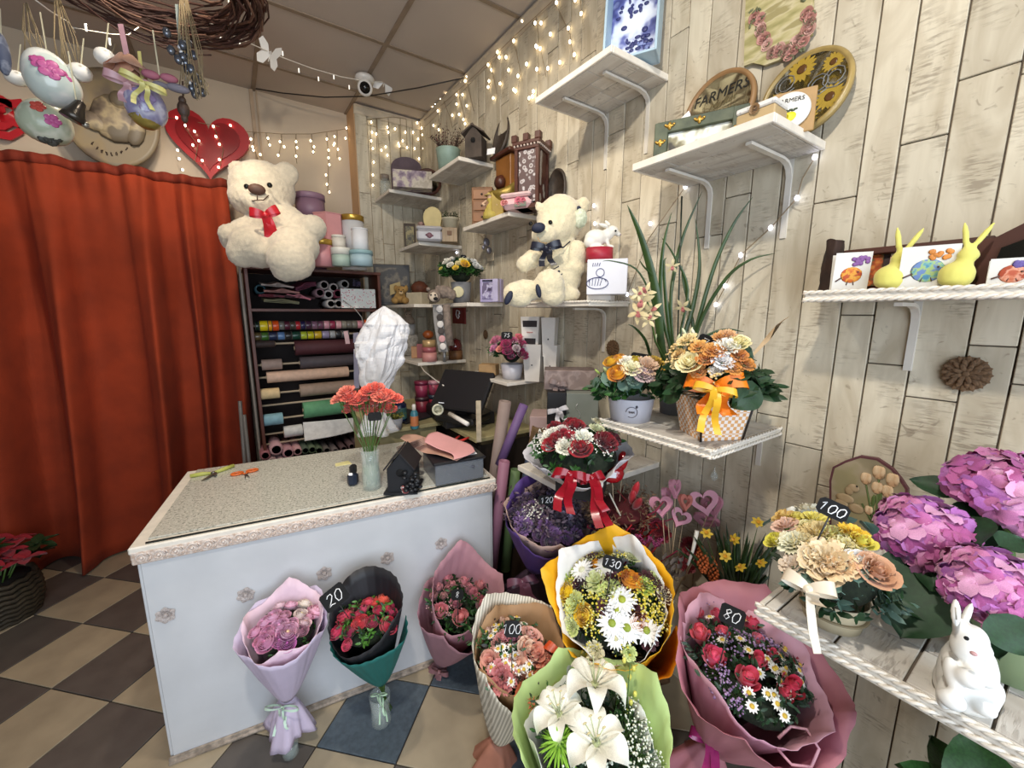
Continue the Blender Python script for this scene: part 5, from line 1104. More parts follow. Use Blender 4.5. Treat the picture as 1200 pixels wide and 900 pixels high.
G().lathe([(.001,0),(r,0),(r,h*.42),(.001,h*.42)],24).obj('pink_tin',pinkw,t); G().lathe([(.001,h*.43),(r*.95,h*.43),(r*.95,h*.66),(.001,h*.66)],24).obj('rose_band',mat('rose satin band','a85c62',.35),t); G().lathe([(.001,h*.67),(r*.9,h*.67),(r*.9,h*.98),(.001,h)],24).obj('gold_lid',mat('pale gold lid','c9a878',.35,metal=.3),t)
zt=zE+h; M_,h,w_,p=put(502,1.14,zt,387,13); t=thing('candle','amber-brown ball candle on top of the pink tins','candle',M_); G().ell((0,0,h/2),(w_/2,w_/2,h/2)).obj('wax',mat('amber wax','8f4a20',.4,var=.2),t); G().tube([(0,0,h*.9),(0,0,h*1.15)],.0015,5).obj('wick',TAGBLACK,t)
M_,h,w_,p=put(494,1.16,zE,403,10); cuboid('rose_tin','small rose pink box tucked beside the stacked tins','box',M_,w_,.05,h,mat('rose card','9c5a60',.6),b=.002)
M_,h,w_,p=put(534,1.33,zE,396,16); r=w_/2; t=thing('candle_jar','dark red domed jar on a wooden base, right end of the low corner shelf','jar',M_); G().lathe([(.001,0),(r,0),(r,h*.42),(.001,h*.42)],22).obj('wood_base',oak,t); G().lathe([(r*.98,h*.43),(r*.98,h*.65),(r*.7,h*.9),(.001,h)],22).obj('red_dome',mat('dark red glass','5a1418',.15,coat=1),t); zt=zE
M_,h,w_,p=put(521,1.2,zE,412,7); tag(G().lathe([(.001,0),(.012,0),(.012,h),(.001,h)],14).obj('tea_light',mat('silver grey','9a9a9c',.35,metal=.5),M=M_),'little silver cylinder at the foot of the dangling leg','candle')
c=ox(538,368,1.385); t=thing('wall_plaque','small dark red plaque with a white drawing on the plank wall','plaque',T(c)@Rz(-90)); G().box((0,0,0),(.2,.012,.14),b=.002).obj('board',mat('dark red board','6d1c18',.5),t); g=G(); g.tube([(.03*cos(i*.55),-.01,.028*sin(i*.55)+.006*sin(i*2)) for i in range(11)],.0035,5); g.tube([(-.01,-.01,.0),(.012,-.01,-.015),(.02,-.01,.01)],.003,5); g.obj('white_drawing',CHALK,t)
# wall rosettes of brown straw
@cached
def straw_rosette():
    g=G(); 
    for li,(n,r1,z) in enumerate([(16,1,.0),(12,.72,.1),(8,.42,.18)]):
        for k in range(n):
            a=TAU*k/n+li*.2; g.ell((r1*.72*cos(a),r1*.72*sin(a),z),(.3*r1**.5,.13,.1),M=None,nu=7,nv=5,rot=Matrix.Rotation(a,3,'Z')) if False else g.ell((0,0,0),(.3,.12,.09),M=T(r1*.7*cos(a),r1*.7*sin(a),z)@Matrix.Rotation(a,4,'Z')@Ry(-20),nu=7,nv=5)
    g.ell((0,0,.2),(.16,.16,.12),nu=8,nv=5); g.lathe([(.9,-.05),(.9,.02),(.001,.04)],20); return g.mesh('rosette',[mat('brown straw','6b5036',.8,var=.4,vs=10,bump=.3)])
for (x,y,r_,l) in ((1132,438,.044,'round brown straw rosette on the wall below the yellow rabbits'),(718,408,.04,'round brown straw rosette on the wall above the 110 pot'),(569,392,.033,'small brown rosette on the wall left of the white boxes, upper'),(563,434,.03,'small brown rosette low on the wall behind the wooden blocks')):
    o=inst(straw_rosette(),'wall_rosette',None,T(ox(x,y,1.382))@Rz(-90)@Rx(90)@S(r_,r_*1.0,r_*.5)); tag(o,l,'wall rosette')
# ---- shelf F: small magenta posy, blocks, white boxes
t,M_,h,r,p=arrangement('flower_pot','small white pot of pink and magenta flowers beside white paper boxes',600,1.24,zF,426,27,mat('glossy white pot','cfcbcf',.3,var=.03))
b=posy(t,M_,h,.12,.75,seed=33,lift=.05); greens(t,.1,h+.05,60,35,ls=.028,ln=.06,dome=.8,low=.1)
for (x,y),r_,c_ in zip([(581,402),(579,411),(586,412),(593,406),(595,414),(601,402),(610,399),(612,406),(612,418),(605,411),(618,412),(589,400),(599,420),(620,404)],[.034,.026,.022,.03,.03,.026,.032,.026,.036,.022,.022,.024,.022,.02],['cf7a92','d98ab0','e08a7c','a8285a','8f1f50','b04a72','e0707c','c04a70','9c1f52','d0b8b8','c07a94','c86a88','7c2048','b89aa0']): b.put(rose(c_,seed=int(x)%3),r_,x,y,lift=.012)
for x,y in ((604,407),(606,414),(603,420),(616,400),(625,408),(577,418)): b.put(tiny_cluster('ece6e6',18,seed=int(x)%3,r=.1),.022,x,y,lift=.022)
price_tag('75',594,393,fwd(p)-.1,'small black price tag reading 75 above the magenta posy',w=.058,h=.036,stick=.06)
M_,h,w_,p=put(573,1.2,zF,425,26,rot=-50); tag(cuboid('wooden_box','small pale wooden box with slanted tray beside the magenta posy','box',M_,w_*.8,.07,h*.9,mat('pale pine','b08c60',.6,var=.15,vs=12)),'small pale wooden box with slanted tray beside the magenta posy','box')
wb_=mat('white card','d9d3cb',.5,var=.03)
def flute_box(px,yt,yb,dx,X,z,label,print_=False):
    M_,h,w_,p=put(px,X,z,yt,dx,rot=-55); t=thing('paper_box',label,'box',M_); a=w_*.36;c_=w_*.46
    G().add([(x*k,y*k,zz) for zz,k in((0,a),(h,c_)) for x,y in((-1,-1),(1,-1),(1,1),(-1,1))],[(0,3,2,1),(4,5,6,7),(0,1,5,4),(1,2,6,5),(2,3,7,6),(3,0,4,7)],0,False).obj('box',wb_,t)
    mat('print black','2a2426',.5)
    if print_: G().add([(x*(a+(c_-a)*zz/h)*.7,-(a+(c_-a)*zz/h)-.001,zz) for zz,x in((h*.25,-1),(h*.25,1),(h*.45,1),(h*.45,-1))],[(0,1,2,3)],0,False).obj('printed_panel',MATS['print black'],t)
    else: G().ell((0,-(a+(c_-a)*.45)-.001,h*.45),(.004,.002,.004)).obj('printed_mark',MATS['print black'],t)
    if print_:
        G().add([(x*(a+(c_-a)*zz/h)*.8,-(a+(c_-a)*zz/h)-.0015,zz) for zz,x in((h*.74,-1),(h*.74,1),(h*.9,1),(h*.9,-1))],[(0,1,2,3)],0,False).obj('printed_panel',MATS['print black'],t)
        G().tube([(w_*.03*(i-5),-a*1.14-.004,h*(.6+.02*sin(i*2.2))) for i in range(11)],.0016,4).obj('coral_print',mat('coral print','d07068',.5),t)
    return t,h,p
t,h,p=flute_box(624,371,402,24,1.3,zF+.135,'white flared card box printed with coral lettering, top of the pile',True)
t2,h2,p2=flute_box(644,372,405,18,1.33,zF+.135,'plain white flared card box, top right of the pile')
flute_box(626,403,436,24,1.3,zF,'white flared card box at the bottom left of the pile'); flute_box(646,404,436,18,1.34,zF,'white flared card box at the bottom right of the pile')
# ================================================================= right wall
def wpoly(pts,X,th=.012,z0=None):
    """flat board parallel to the plank wall, outline read at distance X"""
    q=[ox(x,y,X) for x,y in pts]; o=q[0]; M=T(o)@Rz(-90)@Rx(90); inv=M.inverted(); return M,[tuple((inv@a)[:2]) for a in q]
z1,z2,z7,z9,zL=2.35,1.963,1.149,1.551,.903
# blue tray on the top shelf
M_,h,w_,p=put(741,1.26,z1,-22,58,rot=-62); t=thing('blue_tray','pale blue deep tray with navy flower print standing on the highest shelf','tray',M_@Rx(-6))
blu=mat('pale blue paint','a4bccb',.5,var=.06)
G().box((0,.004,h/2),(w_,.008,h)).obj('floral_panel',patmat('navy toile print','noise',['e8ecf4','dfe6f2','c9d2ea','5a63a0','2f3670','8f9ac4'],9,.5),t)
for (c,s_) in (((-w_/2,-.03,h/2),(.008,.075,h)),((w_/2,-.03,h/2),(.008,.075,h)),((0,-.03,.004),(w_,.075,.008)),((0,-.03,h),(w_,.075,.008))): G().box(c,s_,b=.001).obj('side_wall',blu,t)
g=G(); rd=random.Random(4)
for (cx,cz,n_,c_) in ((-.02,.7,16,0),(.02,.3,34,1)):
    for k in range(n_): a=rd.random()*TAU; q=rd.random()*.05; g.ell((cx+q*cos(a)*1.3,-.002,h*cz+q*sin(a)),(rd.uniform(.004,.012),.002,rd.uniform(.004,.01)),nu=7,nv=4,mi=rd.choice([0,0,1] if c_ else [0]))
g.obj('printed_flowers',[mat('navy print','30356c',.5),mat('mid blue print','7f8cc0',.5)],t,kind='stuff')
# wreath plaque on the wall
M_,q=wpoly([(878,-70),(874,79),(884,75),(898,78),(915,72),(930,58),(942,48),(953,42),(957,-70)],1.385); t=thing('wreath_plaque','cut-out board with a wreath of pink roses, hung at the top of the plank wall','plaque',M_)
G().prism(q,.012).obj('board',patmat('dry grass paint','noise',['8f8a58','a59c6a','b9ae80','c4b994','9a8f62'],30,.6,stretch=(.3,1,1)),t)
inv=M_.inverted(); rd=random.Random(2)
for k in range(22):
    a=R(180+k*9); x,y=917+30*cos(a),18-44*sin(a)
    pnt=inv@ox(x+rd.uniform(-4,4),y+rd.uniform(-5,5),1.373); inst(rose(['c08a80','a87468','cfa498','8f6a5c'][k%4],seed=k%3),'relief_rose',t,T(pnt)@S(.016,.016,.008))
g=G()
for k in range(60): a=R(175+rd.random()*200); pnt=inv@ox(917+31*cos(a)+rd.uniform(-9,9),18-44*sin(a)+rd.uniform(-8,8),1.372); g.ell(pnt,(.004,.009,.002),nu=5,nv=4,rot=Matrix.Rotation(rd.random()*3,3,'Z'))
g.obj('relief_leaves',mat('muted leaf paint','66694a',.6,var=.3),t,kind='stuff')
# ---- second shelf
a_=seat(765,1.16,z2); b_=seat(874,1.27,z2); L_=(a_-b_).length; hf=hgt(a_,145); t=thing('green_frame','dark green painted frame with gold fleur corners on the second shelf','picture frame',T((a_+b_)/2)@Rz(math.degrees(math.atan2((b_-a_).y,(b_-a_).x)))@Rx(-4)); grn_=mat('rubbed dark green paint','3a4434',.6,col2='59604a',vs=20)
fw_=.034
for (c,s_) in (((0,0,fw_/2),(L_,.016,fw_)),((0,0,hf-fw_/2),(L_,.016,fw_)),((-L_/2+fw_*.6,0,hf/2),(fw_*1.2,.018,hf)),((L_/2-fw_*.6,0,hf/2),(fw_*1.2,.018,hf))): G().box(c,s_,b=.002).obj('frame_bar',grn_,t)
G().box((0,.006,hf/2),(L_-.05,.003,hf-.05)).obj('picture',patmat('pale horse picture','noise',['2f2c24','8a8466','d9dccf','eef0ea','a9a07c'],14,.5),t)
gld=mat('old gold','b08a3c',.35,metal=.6,var=.2)
for (x,z) in ((-L_/2+.02,hf/2),(0,hf-.017),(-L_/2+.045,.017),(-L_/2+.045,hf-.017),(L_/2-.02,hf/2)):
    g=G(); g.ell((x,-.01,z),(.006,.003,.012),nu=8,nv=5); g.ell((x,-.01,z),(.014,.003,.005),nu=8,nv=5); g.ell((x+.012,-.01,z+.004),(.005,.002,.004),nu=6,nv=4); g.ell((x-.012,-.01,z+.004),(.005,.002,.004),nu=6,nv=4); g.obj('gold_fleur',gld,t)
G().box((L_/2-.06,-.012,.02),(.03,.01,.018),b=.003).obj('straw_tuft',mat('straw gold','b07c28',.8,var=.3,vs=60),t)
a_=seat(861,1.13,z2); b_=seat(906,1.13,z2); L_=(a_-b_).length; hb=hgt(a_,130); t=thing('keepsake_box','light wooden box with a white lace lid band and rosette clasp at the shelf corner','box',T((a_+b_)/2+V((.035,0,0)))@Rz(-88))
G().box((0,0,hb*.36),(L_,.07,hb*.72),b=.003).obj('body',mat('honey pine','b39a70',.6,var=.15,vs=10),t); G().box((0,0,hb*.87),(L_*1.02,.074,hb*.25),b=.003).obj('lid',patmat('white lace band','spot',['9c9aa0','cfccc8','dcd9d4'],90,.6),t)
inst(rose('8a6a44',seed=1),'rosette_clasp',t,T(0,-.039,hb*.74)@Rx(90)@S(.012,.012,.006))
def disc(name,label,cat,cx,cy,X,r,tilt,parts,yaw=-90,sy=1.0):
    t=thing(name,label,cat,T(ox(cx,cy,X))@Rz(yaw)@Rx(90+tilt)); g=G(); g.lathe([(r*.88,.010),(r*.9,.016),(r*.97,.016),(r,.010),(r,.0),(.001,.0)],48,sy=sy); g.obj('rim',parts[0],t); g=G(); g.lathe([(r*.89,.010),(.001,.010)],48,sy=sy); g.obj('face',parts[1],t); return t
blkp=mat('black paint lettering','17150f',.6)
t=disc('round_sign','round wooden sign lettered FARMERS Market behind the green frame','sign',842,131,1.35,.118,-8,(mat('rim wood','8c6a44',.5,var=.2,vs=12),mat('cream sign boards','cbbd93',.6,var=.2,vs=12)))
textobj('FARMERS',.044,T(.004,.048,.0115)@Rz(0),blkp,t,shear=.15); textobj('Market',.03,T(.012,.018,.0115)@Rz(6),mat('brown lettering','6d5f3c',.6),t,shear=.5)
g=G(); 
for k in range(5): g.box((-.09+.045*k,-.01,.0106),(.0015,.16,.0008))
g.obj('board_joints',mat('joint brown','6b5c3c',.7),t)
G().box((-.085,.068,.018),(.034,.022,.004),b=.002,M=Rz(30)).obj('sticker',CHALK,t,label='small white sticker on the rim')
g=G(); rd=random.Random(3)
for k in range(26): g.ell((rd.uniform(-.03,.06),rd.uniform(-.06,-.01),.012),(.012,.004,.003),nu=6,nv=4,rot=Matrix.Rotation(rd.random()*3,3,'Z'))
g.obj('painted_leaves',mat('painted vine','4c4a30',.6),t,kind='stuff')
t=disc('large_plate','large oval plate printed with sunflowers and scrolls leaning on the wall','plate',943,112,1.36,.112,-10,(mat('plate rim','9c8550',.3,var=.3,vs=14),patmat('sunflower plate print','noise',['4a3220','8c7a3a','b3912c','c9c4b0','8f8f8a','cdc7b4'],13,.18)),sy=1.02)
rd=random.Random(8); fm=[mat('sunflower print','a98c34',.3,var=.35,vs=60),mat('brown print','5a3a1c',.25),mat('leaf print','56602c',.25)]
for (x,y,s_) in ((-.015,.07,.036),(.06,.055,.026),(.066,-.035,.034),(.02,-.08,.03),(-.07,.005,.026)):
    g=G(); flat_petals(g,16,.3,1,.16,0,.02,.02,0,seed=3); g.ell((0,0,.02),(.36,.36,.05),nu=10,nv=4,mi=1); g.obj('printed_sunflower',fm,t,M=T(x,y,.0115)@S(s_,s_,.01))
for (x,y) in ((.035,.01),(.07,.015),(.015,-.042),(-.05,.045)):
    g=G(); g.tube([((.012+.0011*i)*cos(i*.7),(.012+.0011*i)*sin(i*.7),.0) for i in range(18)],.0018,4); g.obj('printed_scroll',mat('grey scroll print','77756f',.3),t,M=T(x,y,.012))
c=ox(925,131,1.235); t=thing('lemon_sign','round white sign with a yellow lemon and FARMERS lettering on a tan board','sign',T(c)@Rz(-66)@Rx(84)@S(.86)); G().box((.012,-.002,-.004),(.105,.125,.006),b=.002).obj('tan_board',mat('tan board','a58252',.6,var=.15),t)
G().lathe([(.001,0),(.052,0),(.053,.005),(.05,.008),(.001,.008)],36).obj('disc',mat('white sign face','dad8d2',.4),t); textobj('FARMERS',.017,T(.0,.028,.0088),blkp,t,shear=.1); g=G(); g.ell((-.002,-.02,.009),(.021,.015,.004),rot=Matrix.Rotation(.3,3,'Z')); g.obj('lemon',mat('lemon yellow','dcc61e',.5),t); g=G()
for k in range(6): g.ell((-.015+.006*k,-.002+.003*(k%2),.009),(.006,.003,.002),nu=6,nv=4)
g.obj('leaves',mat('dark leaf paint','3d4a34',.5),t)
# ---- shelf with the yellow rabbits
M_,h,w_,p=put(971,1.3,z9,283,21,rot=-70); t=thing('bark_slab','rough dark bark-edged wooden slab at the left end of the rabbit shelf','wood slab',M_); g=G(); g.surf(lambda u,v:(w_*.5*cos(TAU*u)*(1-.25*v)*(1+.12*sin(5*TAU*u+9*v)),.03*sin(TAU*u)*(1+.1*sin(7*TAU*u)),h*v*(1+.04*sin(TAU*u*2))),22,8,wrap=True); g.ell((0,0,h*.98),(w_*.36,.022,.006)); g.obj('bark',mat('dark bark','352219',.8,var=.4,vs=30,bump=.8,bs=60),t)
a_=seat(982,1.33,z9); b_=seat(1155,1.33,z9); L_=(a_-b_).length; hp_=hgt(a_,294); t=thing('long_frame','long dark wooden frame with a row of flower pictures behind the yellow rabbits','picture frame',T((a_+b_)/2)@Rz(-90)@Rx(-5))
G().box((0,.008,hp_/2),(L_,.006,hp_)).obj('backing',mat('dark frame backing','2a1712',.6),t); G().box((0,-.002,hp_-.008),(L_,.02,.016),b=.002).obj('top_bar',darkw,t); G().box((0,-.002,.006),(L_,.02,.012),b=.002).obj('bottom_bar',darkw,t)
for k in range(3): 
    x=-L_*.33+L_*.33*k; G().box((x,.003,hp_*.5),(L_*.28,.003,hp_*.7)).obj('flower_picture',patmat('orange rose picture','noise',['26321c','3f4a26','a8461c','c9843c','6a5a32'],26,.4) if k==0 else patmat('pale rose picture','noise',['4a4a34','8c8468','b9a48c','a05a5a','cbbda0'],26,.4),t)
M_,h,w_,p=put(1176,1.3,z9,240,60,rot=-90); t=thing('carved_frame','dark carved wooden frame with a curved top at the right edge of the shelf','picture frame',M_); G().prism([(-w_*.5,0),(w_*.9,0),(w_*.9,h*1.15),(w_*.5,h*1.0),(w_*.1,h*.75),(-w_*.2,h*.62),(-w_*.42,h*.6)],.02,M=Rx(90)).obj('frame',darkw,t); G().prism([(-w_*.2,.015),(w_*.8,.015),(w_*.8,h*.8),(w_*.3,h*.6),(-w_*.1,h*.48)],.004,M=T(0,-.021,0)@Rx(90)).obj('inset',mat('black glass','0f100e',.15),t)
def card(px,X,yt,dx,label,bird,flower,rot=-62,h_=None):
    M_,h,w_,p=put(px,X,z9,yt,dx,rot=rot); t=thing('greeting_card',label,'card',M_); g=G(); g.box((0,-.0,h/2),(w_,.0012,h),M=Rx(8)); g.box((0,.02,h/2),(w_,.0012,h),M=Rx(-4)); g.obj('card',mat('card white','dedbd4',.6,var=.02),t)
    R8=Rx(8); g=G(); g.ell((0,-.0012,h*.42),(w_*.3,.0015,w_*.27),M=R8); g.ell((w_*.14,-.0015,h*.47),(w_*.15,.0015,w_*.13),M=R8); g.obj('painted_bird',patmat('bird '+bird[0],'noise',bird,60,.6),t)
    g=G(); rd=random.Random(int(px))
    for k in range(14): g.ell((w_*(.2+rd.uniform(-.2,.2)),-.002,h*(.78+rd.uniform(-.09,.08))),(.005,.001,.005),M=R8,nu=6,nv=4)
    g.obj('painted_flowers',mat('paint '+flower,flower,.6,var=.2),t); g=G()
    for s_ in(-1,1): g.tube([R8@V((s_*w_*.07,-.002,h*.26)),R8@V((s_*w_*.1,-.002,h*.16))],.001,4)
    g.tube([R8@V((-w_*.25,-.002,h*.36)),R8@V((-w_*.42,-.002,h*.26))],.0015,4); g.ell(R8@V((w_*.17,-.004,h*.5)),(.002,.001,.002),nu=6,nv=4); g.obj('bird_details',mat('paint brown','5a3c34',.6),t)
    return t
card(994,1.235,296,33,'white card painted with an orange bird and mauve flowers, left of the yellow rabbits',['c9651c','dc8a2c','e0a63a','b84c20'],'8a5a9c')
card(1083,1.225,288,48,'large white card painted with a blue-green bird, between the yellow rabbits',['4a86a8','7fb0a0','a9bf6a','6a86b8'],'d98a3c',rot=-75)
card(1184,1.23,302,38,'white card painted with a rust red bird at the right end of the shelf',['b8583c','cf8060','dca088','a8482c'],'6a5aa0',rot=-80)
yr=mat('flocked pale yellow','d6cf6a',.85,var=.05,vs=30,sheen=.3)
def yrabbit(px,yt,label,base=338,s=1.0,dxb=0):
    p=seat(px,1.225,z9); t=thing('rabbit_figurine',label,'figurine',T(p)@Rz(-60)); k=hgt(p,yt)
    blob2=G(); e=blob2.ell
    e((-k*.03,0,k*.2),(k*.215,k*.19,k*.19)); e((-k*.03,0,k*.13),(k*.21,k*.185,k*.125)); e((k*.03,0,k*.35),(k*.11,k*.11,k*.1)); e((k*.06,-.0,k*.47),(k*.13,k*.12,k*.115)); e((k*.15,0,k*.46),(k*.05,k*.06,k*.05))
    e((0,0,0),(k*.045,k*.04,k*.24),M=T(k*.0,0,k*.74)@Ry(-10)); e((0,0,0),(k*.045,k*.04,k*.24),M=T(k*.18,0,k*.73)@Ry(28)); e((0,0,.008),(k*.14,k*.15,.01))
    o=blob2.obj('figure',yr,t); smoothed(o,.0035,0,it=6); return t
yrabbit(1044,262,'pale yellow flocked rabbit with long ears between the two left cards'); yrabbit(1121,256,'pale yellow flocked rabbit with long ears right of the blue bird card')
# ---- shelf G: navy-bowed bear, rabbit on red box
t=thing('teddy_bear','cream teddy bear with a navy bow and nose on the wall shelf','teddy bear',seat(650,1.25,zG)); Fb=1.83; k_=of(650,300,Fb); k_=(k_-EYE).length/FPX*.95
pl2=mat('ivory plush','dccfae',.95,var=.1,vs=45,bump=.9,bs=220,sheen=.5)
def P(px,py,rx,ry,dz=0,rz=None,roll=0): return (px,py,Fb-dz,(rx*k_,ry*k_,(rz or min(rx,ry))*k_),roll)
blob('body',pl2,[P(656,258,27,28,0,24),P(649,268,20,18,.04,17),P(637,276,14,12,.09,12),P(682,242,9,11,-.0,6,-25),P(631,243,4,7,.02,5,15),
 P(660,306,24,27,.0,20),P(655,328,26,20,.02,20),P(624,304,14,11,.05,11,25),P(614,310,9,10,.07,9),P(674,300,14,18,.04,13,-15),P(672,315,14,10,.05,11),
 P(618,340,20,12,.09,13,-8),P(603,345,13,14,.12,11),P(610,352,12,8,.12,9),P(644,335,17,19,.12,14,10),P(648,348,13,11,.13,11),P(660,345,20,10,.06,14)],t,rem=.008,disp=.008,ds=.012)
nv_=mat('navy velvet','171d33',.7)
dot(t,'nose',nv_,631,267,Fb-.15,(.028,.02,.016),roll=10)
for x,y,d_ in((645,260.5,.105),(622,262,.075)): dot(t,'eye',mat('black glass eye','0a0a0c',.08),x,y,Fb-d_,.009)
dot(t,'paw_pad',nv_,596,349,Fb-.185,(.014,.03,.01),roll=-25); dot(t,'paw_pad',nv_,631,341,Fb-.19,(.011,.028,.01),roll=12)
line(t,'mouth',mat('tan thread','a5845c',.7),[(630,278,Fb-.155),(633,284,Fb-.155),(641,285,Fb-.15)],.002)
bow('neck_bow',mat('navy satin','1c1e2c',.35),t,t.matrix_basis.inverted()@faceM(of(640,290,Fb-.13),5),s_=.06,w_=.024,tails=2,tl=.07,seed=5)
line(t,'neck_cord',nv_,[(646,290,Fb-.12),(660,290,Fb-.1),(668,283,Fb-.07)],.003)
for a,b2 in (((648,316),(655,312)),((654,324),(659,321))): line(t,'chest_stitch',nv_,[(a[0],a[1],Fb-.115),(b2[0],b2[1],Fb-.115)],.0022)
dot(t,'chest_button',nv_,655,318,Fb-.118,.005); 
g=G(); g.lathe([(.001,0),(.028,0),(.028,.004),(.001,.004)],20,sy=1.35); g.obj('hang_tag',mat('mint tag','b3b99c',.5,col2='d9dcc4',vs=90),t,M=t.matrix_basis.inverted()@faceM(of(680,256,Fb-.07)),label='oval pale green hang tag on the ear'); dot(t,'tag_ribbon',nv_,678,246,Fb-.06,(.012,.016,.008))
M_,h,w_,p=put(704,1.27,zG,346,28,rot=-60); cuboid('white_plinth','small white block under the white drawing box','box',M_,w_,.08,h,wb_); zt=zG+h
M_,h,w_,p=put(711,1.26,zt,305,47,rot=-50); t=cuboid('paper_box','white paper box with a line drawing of a chick in an egg beside the bear','box',M_,w_*.95,.09,h,mat('pale lilac white card','dcdce4',.5,var=.02),b=.002)
bl=mat('ink line','4a4c74',.6); g=G(); cx=-w_*.22; r=h*.26
g.tube([(cx+r*1.2*cos(i*TAU/18),-.047,h*.32+r*.62*sin(i*TAU/18)) for i in range(19)],.0015,4,cap=False); g.tube([(cx+r*.95*cos(i*TAU/14),-.047,h*.36+r*.5*sin(i*TAU/14)) for i in range(8)],.0012,4); g.tube([(cx+.01+r*.45*cos(i*TAU/14),-.047,h*.62+r*.45*sin(i*TAU/14)) for i in range(15)],.0013,4,cap=False)
for k in range(4): g.tube([(cx-.02+.008*k,-.047,h*.8),(cx-.018+.009*k,-.047,h*.9)],.0013,4)
for k in range(5): g.tube([(cx-.03+.01*k,-.047,h*.25),(cx-.03+.012*k,-.047,h*.45)],.001,4)
g.obj('line_drawing',bl,t); zt2=zt+h
M_,h,w_,p=put(702,1.27,zt2,291,31,rot=-50); t=thing('red_box','low round crimson box under the white rabbit','box',M_); r=w_/2; G().lathe([(.001,0),(r,0),(r,h),(.001,h)],32).obj('body',mat('crimson card','9c1a30',.5,var=.05),t); zt3=zt2+h
p=seat(704,1.27,zt3); Fp=fwd(p); kk=prj(p)[2]/FPX; t=thing('rabbit_figurine','white crouching rabbit figurine on the crimson box','figurine',T(p)); wr_=mat('white resin','ddd9cf',.45,var=.04)
blob('figure',wr_,[(698,279,Fp,(13*kk,10*kk,8*kk)),(692,284,Fp,(8*kk,7*kk,7*kk)),(710,276,Fp,(10*kk,7*kk,6*kk),20),(718,270,Fp,(7*kk,5.5*kk,5*kk),-20),(724,274,Fp,(4*kk,3*kk,3*kk),-35),(707,264,Fp-.01,(6.5*kk,2.5*kk,2*kk),-15),(712,262,Fp+.02,(5*kk,2.5*kk,1.8*kk),-45),(712,285,Fp-.01,(2.5*kk,7*kk,2.5*kk),15),(700,289,Fp-.02,(9*kk,2.5*kk,4*kk)),(716,289,Fp-.01,(4*kk,2*kk,3*kk))],t,rem=.0035)
dot(t,'eye',TAGBLACK,721.5,270.5,Fp-.024,.0042); dot(t,'nose',mat('grey nose','8a7a80',.6),727.5,275,Fp-.008,.003)
# ---- wide shelf with pots
PW=mat('white enamel bucket','c9cad6',.4,var=.03)
def pot_at(name,label,bx_,by_,yrim,dx,potm,z=z7,taper=.86,n=32,sx=1.0,M2=None,deep=None,sq=False,rot=-45):
    p=oz(bx_,by_,z); d=(V((p.x,p.y,0)).normalized())*(dx*prj(p)[2]/FPX*.42); p=p+d; h=hgt(p,yrim+dx*.12); w_=wid(p,dx); r=w_/2; t=thing(name,label,'flower arrangement',T(p)@Rz(rot))
    if sq:
        a=r*taper*.82;b_=r*.86; G().add([(x*k,y*k,zz) for zz,k in((0,a),(h,b_)) for x,y in((-1,-1),(1,-1),(1,1),(-1,1))],[(0,3,2,1),(4,5,6,7),(0,1,5,4),(1,2,6,5),(2,3,7,6),(3,0,4,7)],0,False).obj('pot',potm,t)
    else: G().lathe([(.001,0),(r*taper,0),(r,h*.97),(r*1.01,h),(r*.95,h),(r*.9,h*.85),(.001,h*.85)],n,sx=sx).obj('pot',potm,t)
    return t,t.matrix_basis.copy(),h,r,p
t,M_,h,r,p=pot_at('flower_pot','white oval pot of yellow ranunculus and cream blooms with the 110 tag',738,496,458,52,PW,sx=1.0)
b=posy(t,M_,h,.125,.62,seed=51,lift=.04); greens(t,.13,h+.03,110,53,ls=.035,ln=.05,dome=.9,low=.25)
for (x,y),r_,c_,f_ in zip([(724,444),(716,430),(726,427),(740,438),(758,436),(753,446),(733,430),(745,428),(768,430),(762,448),(710,440),(772,440),(742,452),(700,441)],[.036,.028,.026,.03,.036,.028,.024,.02,.026,.024,.016,.024,.02,.012],['eba51c','e8b52c','efb03a','ece6c0','d9b89c','c9b0b0','ece9dc','d9c02c','c9a63a','cdb4a4','b9bf7a','b9962c','5a7468','a9c05a'],'rrrccccrccbccb'):
    b.put((ranunculus if f_=='r' else carnation)(c_) if f_!='b' else closed_bud(c_),r_,x,y,lift=.015)
for x,y in ((712,434),(750,456),(770,450),(705,448),(735,460)): b.put(leafmesh('e',.4),.06,x,y,lift=.0,tilt=1.5)
g=G(); r9=.0011
fc=lambda u,v:(r*1.0*.97*cos(u),r*.97*sin(u),v)
c0=t.matrix_basis.inverted()@EYE; a0=math.atan2(c0.y,c0.x)+.06
ov=[((r*.925+.004)*cos(a0-.24*cos(i*TAU/20)),(r*.925+.004)*sin(a0-.24*cos(i*TAU/20)),h*.5+.017*sin(i*TAU/20)) for i in range(18)]; g.tube(ov,.0009,4)
g.tube([((r*.925+.004)*cos(a0-.13+.022*i),(r*.925+.004)*sin(a0-.13+.022*i),h*.5+.004*sin(i*2.1)) for i in range(12)],.0011,4); g.ell(((r*.93+.004)*cos(a0+.2),(r*.93+.004)*sin(a0+.2),h*.5+.018),(.004,.004,.005),nu=6,nv=4)
g.obj('printed_logo',mat('logo ink','4a4650',.5),t,label='dark oval script logo')
price_tag('110',751,421,fwd(p)-.01,'black price tag reading 110 between the yellow pot and the gingham pot',w=.066,h=.038,roll=-8,stick=.06)
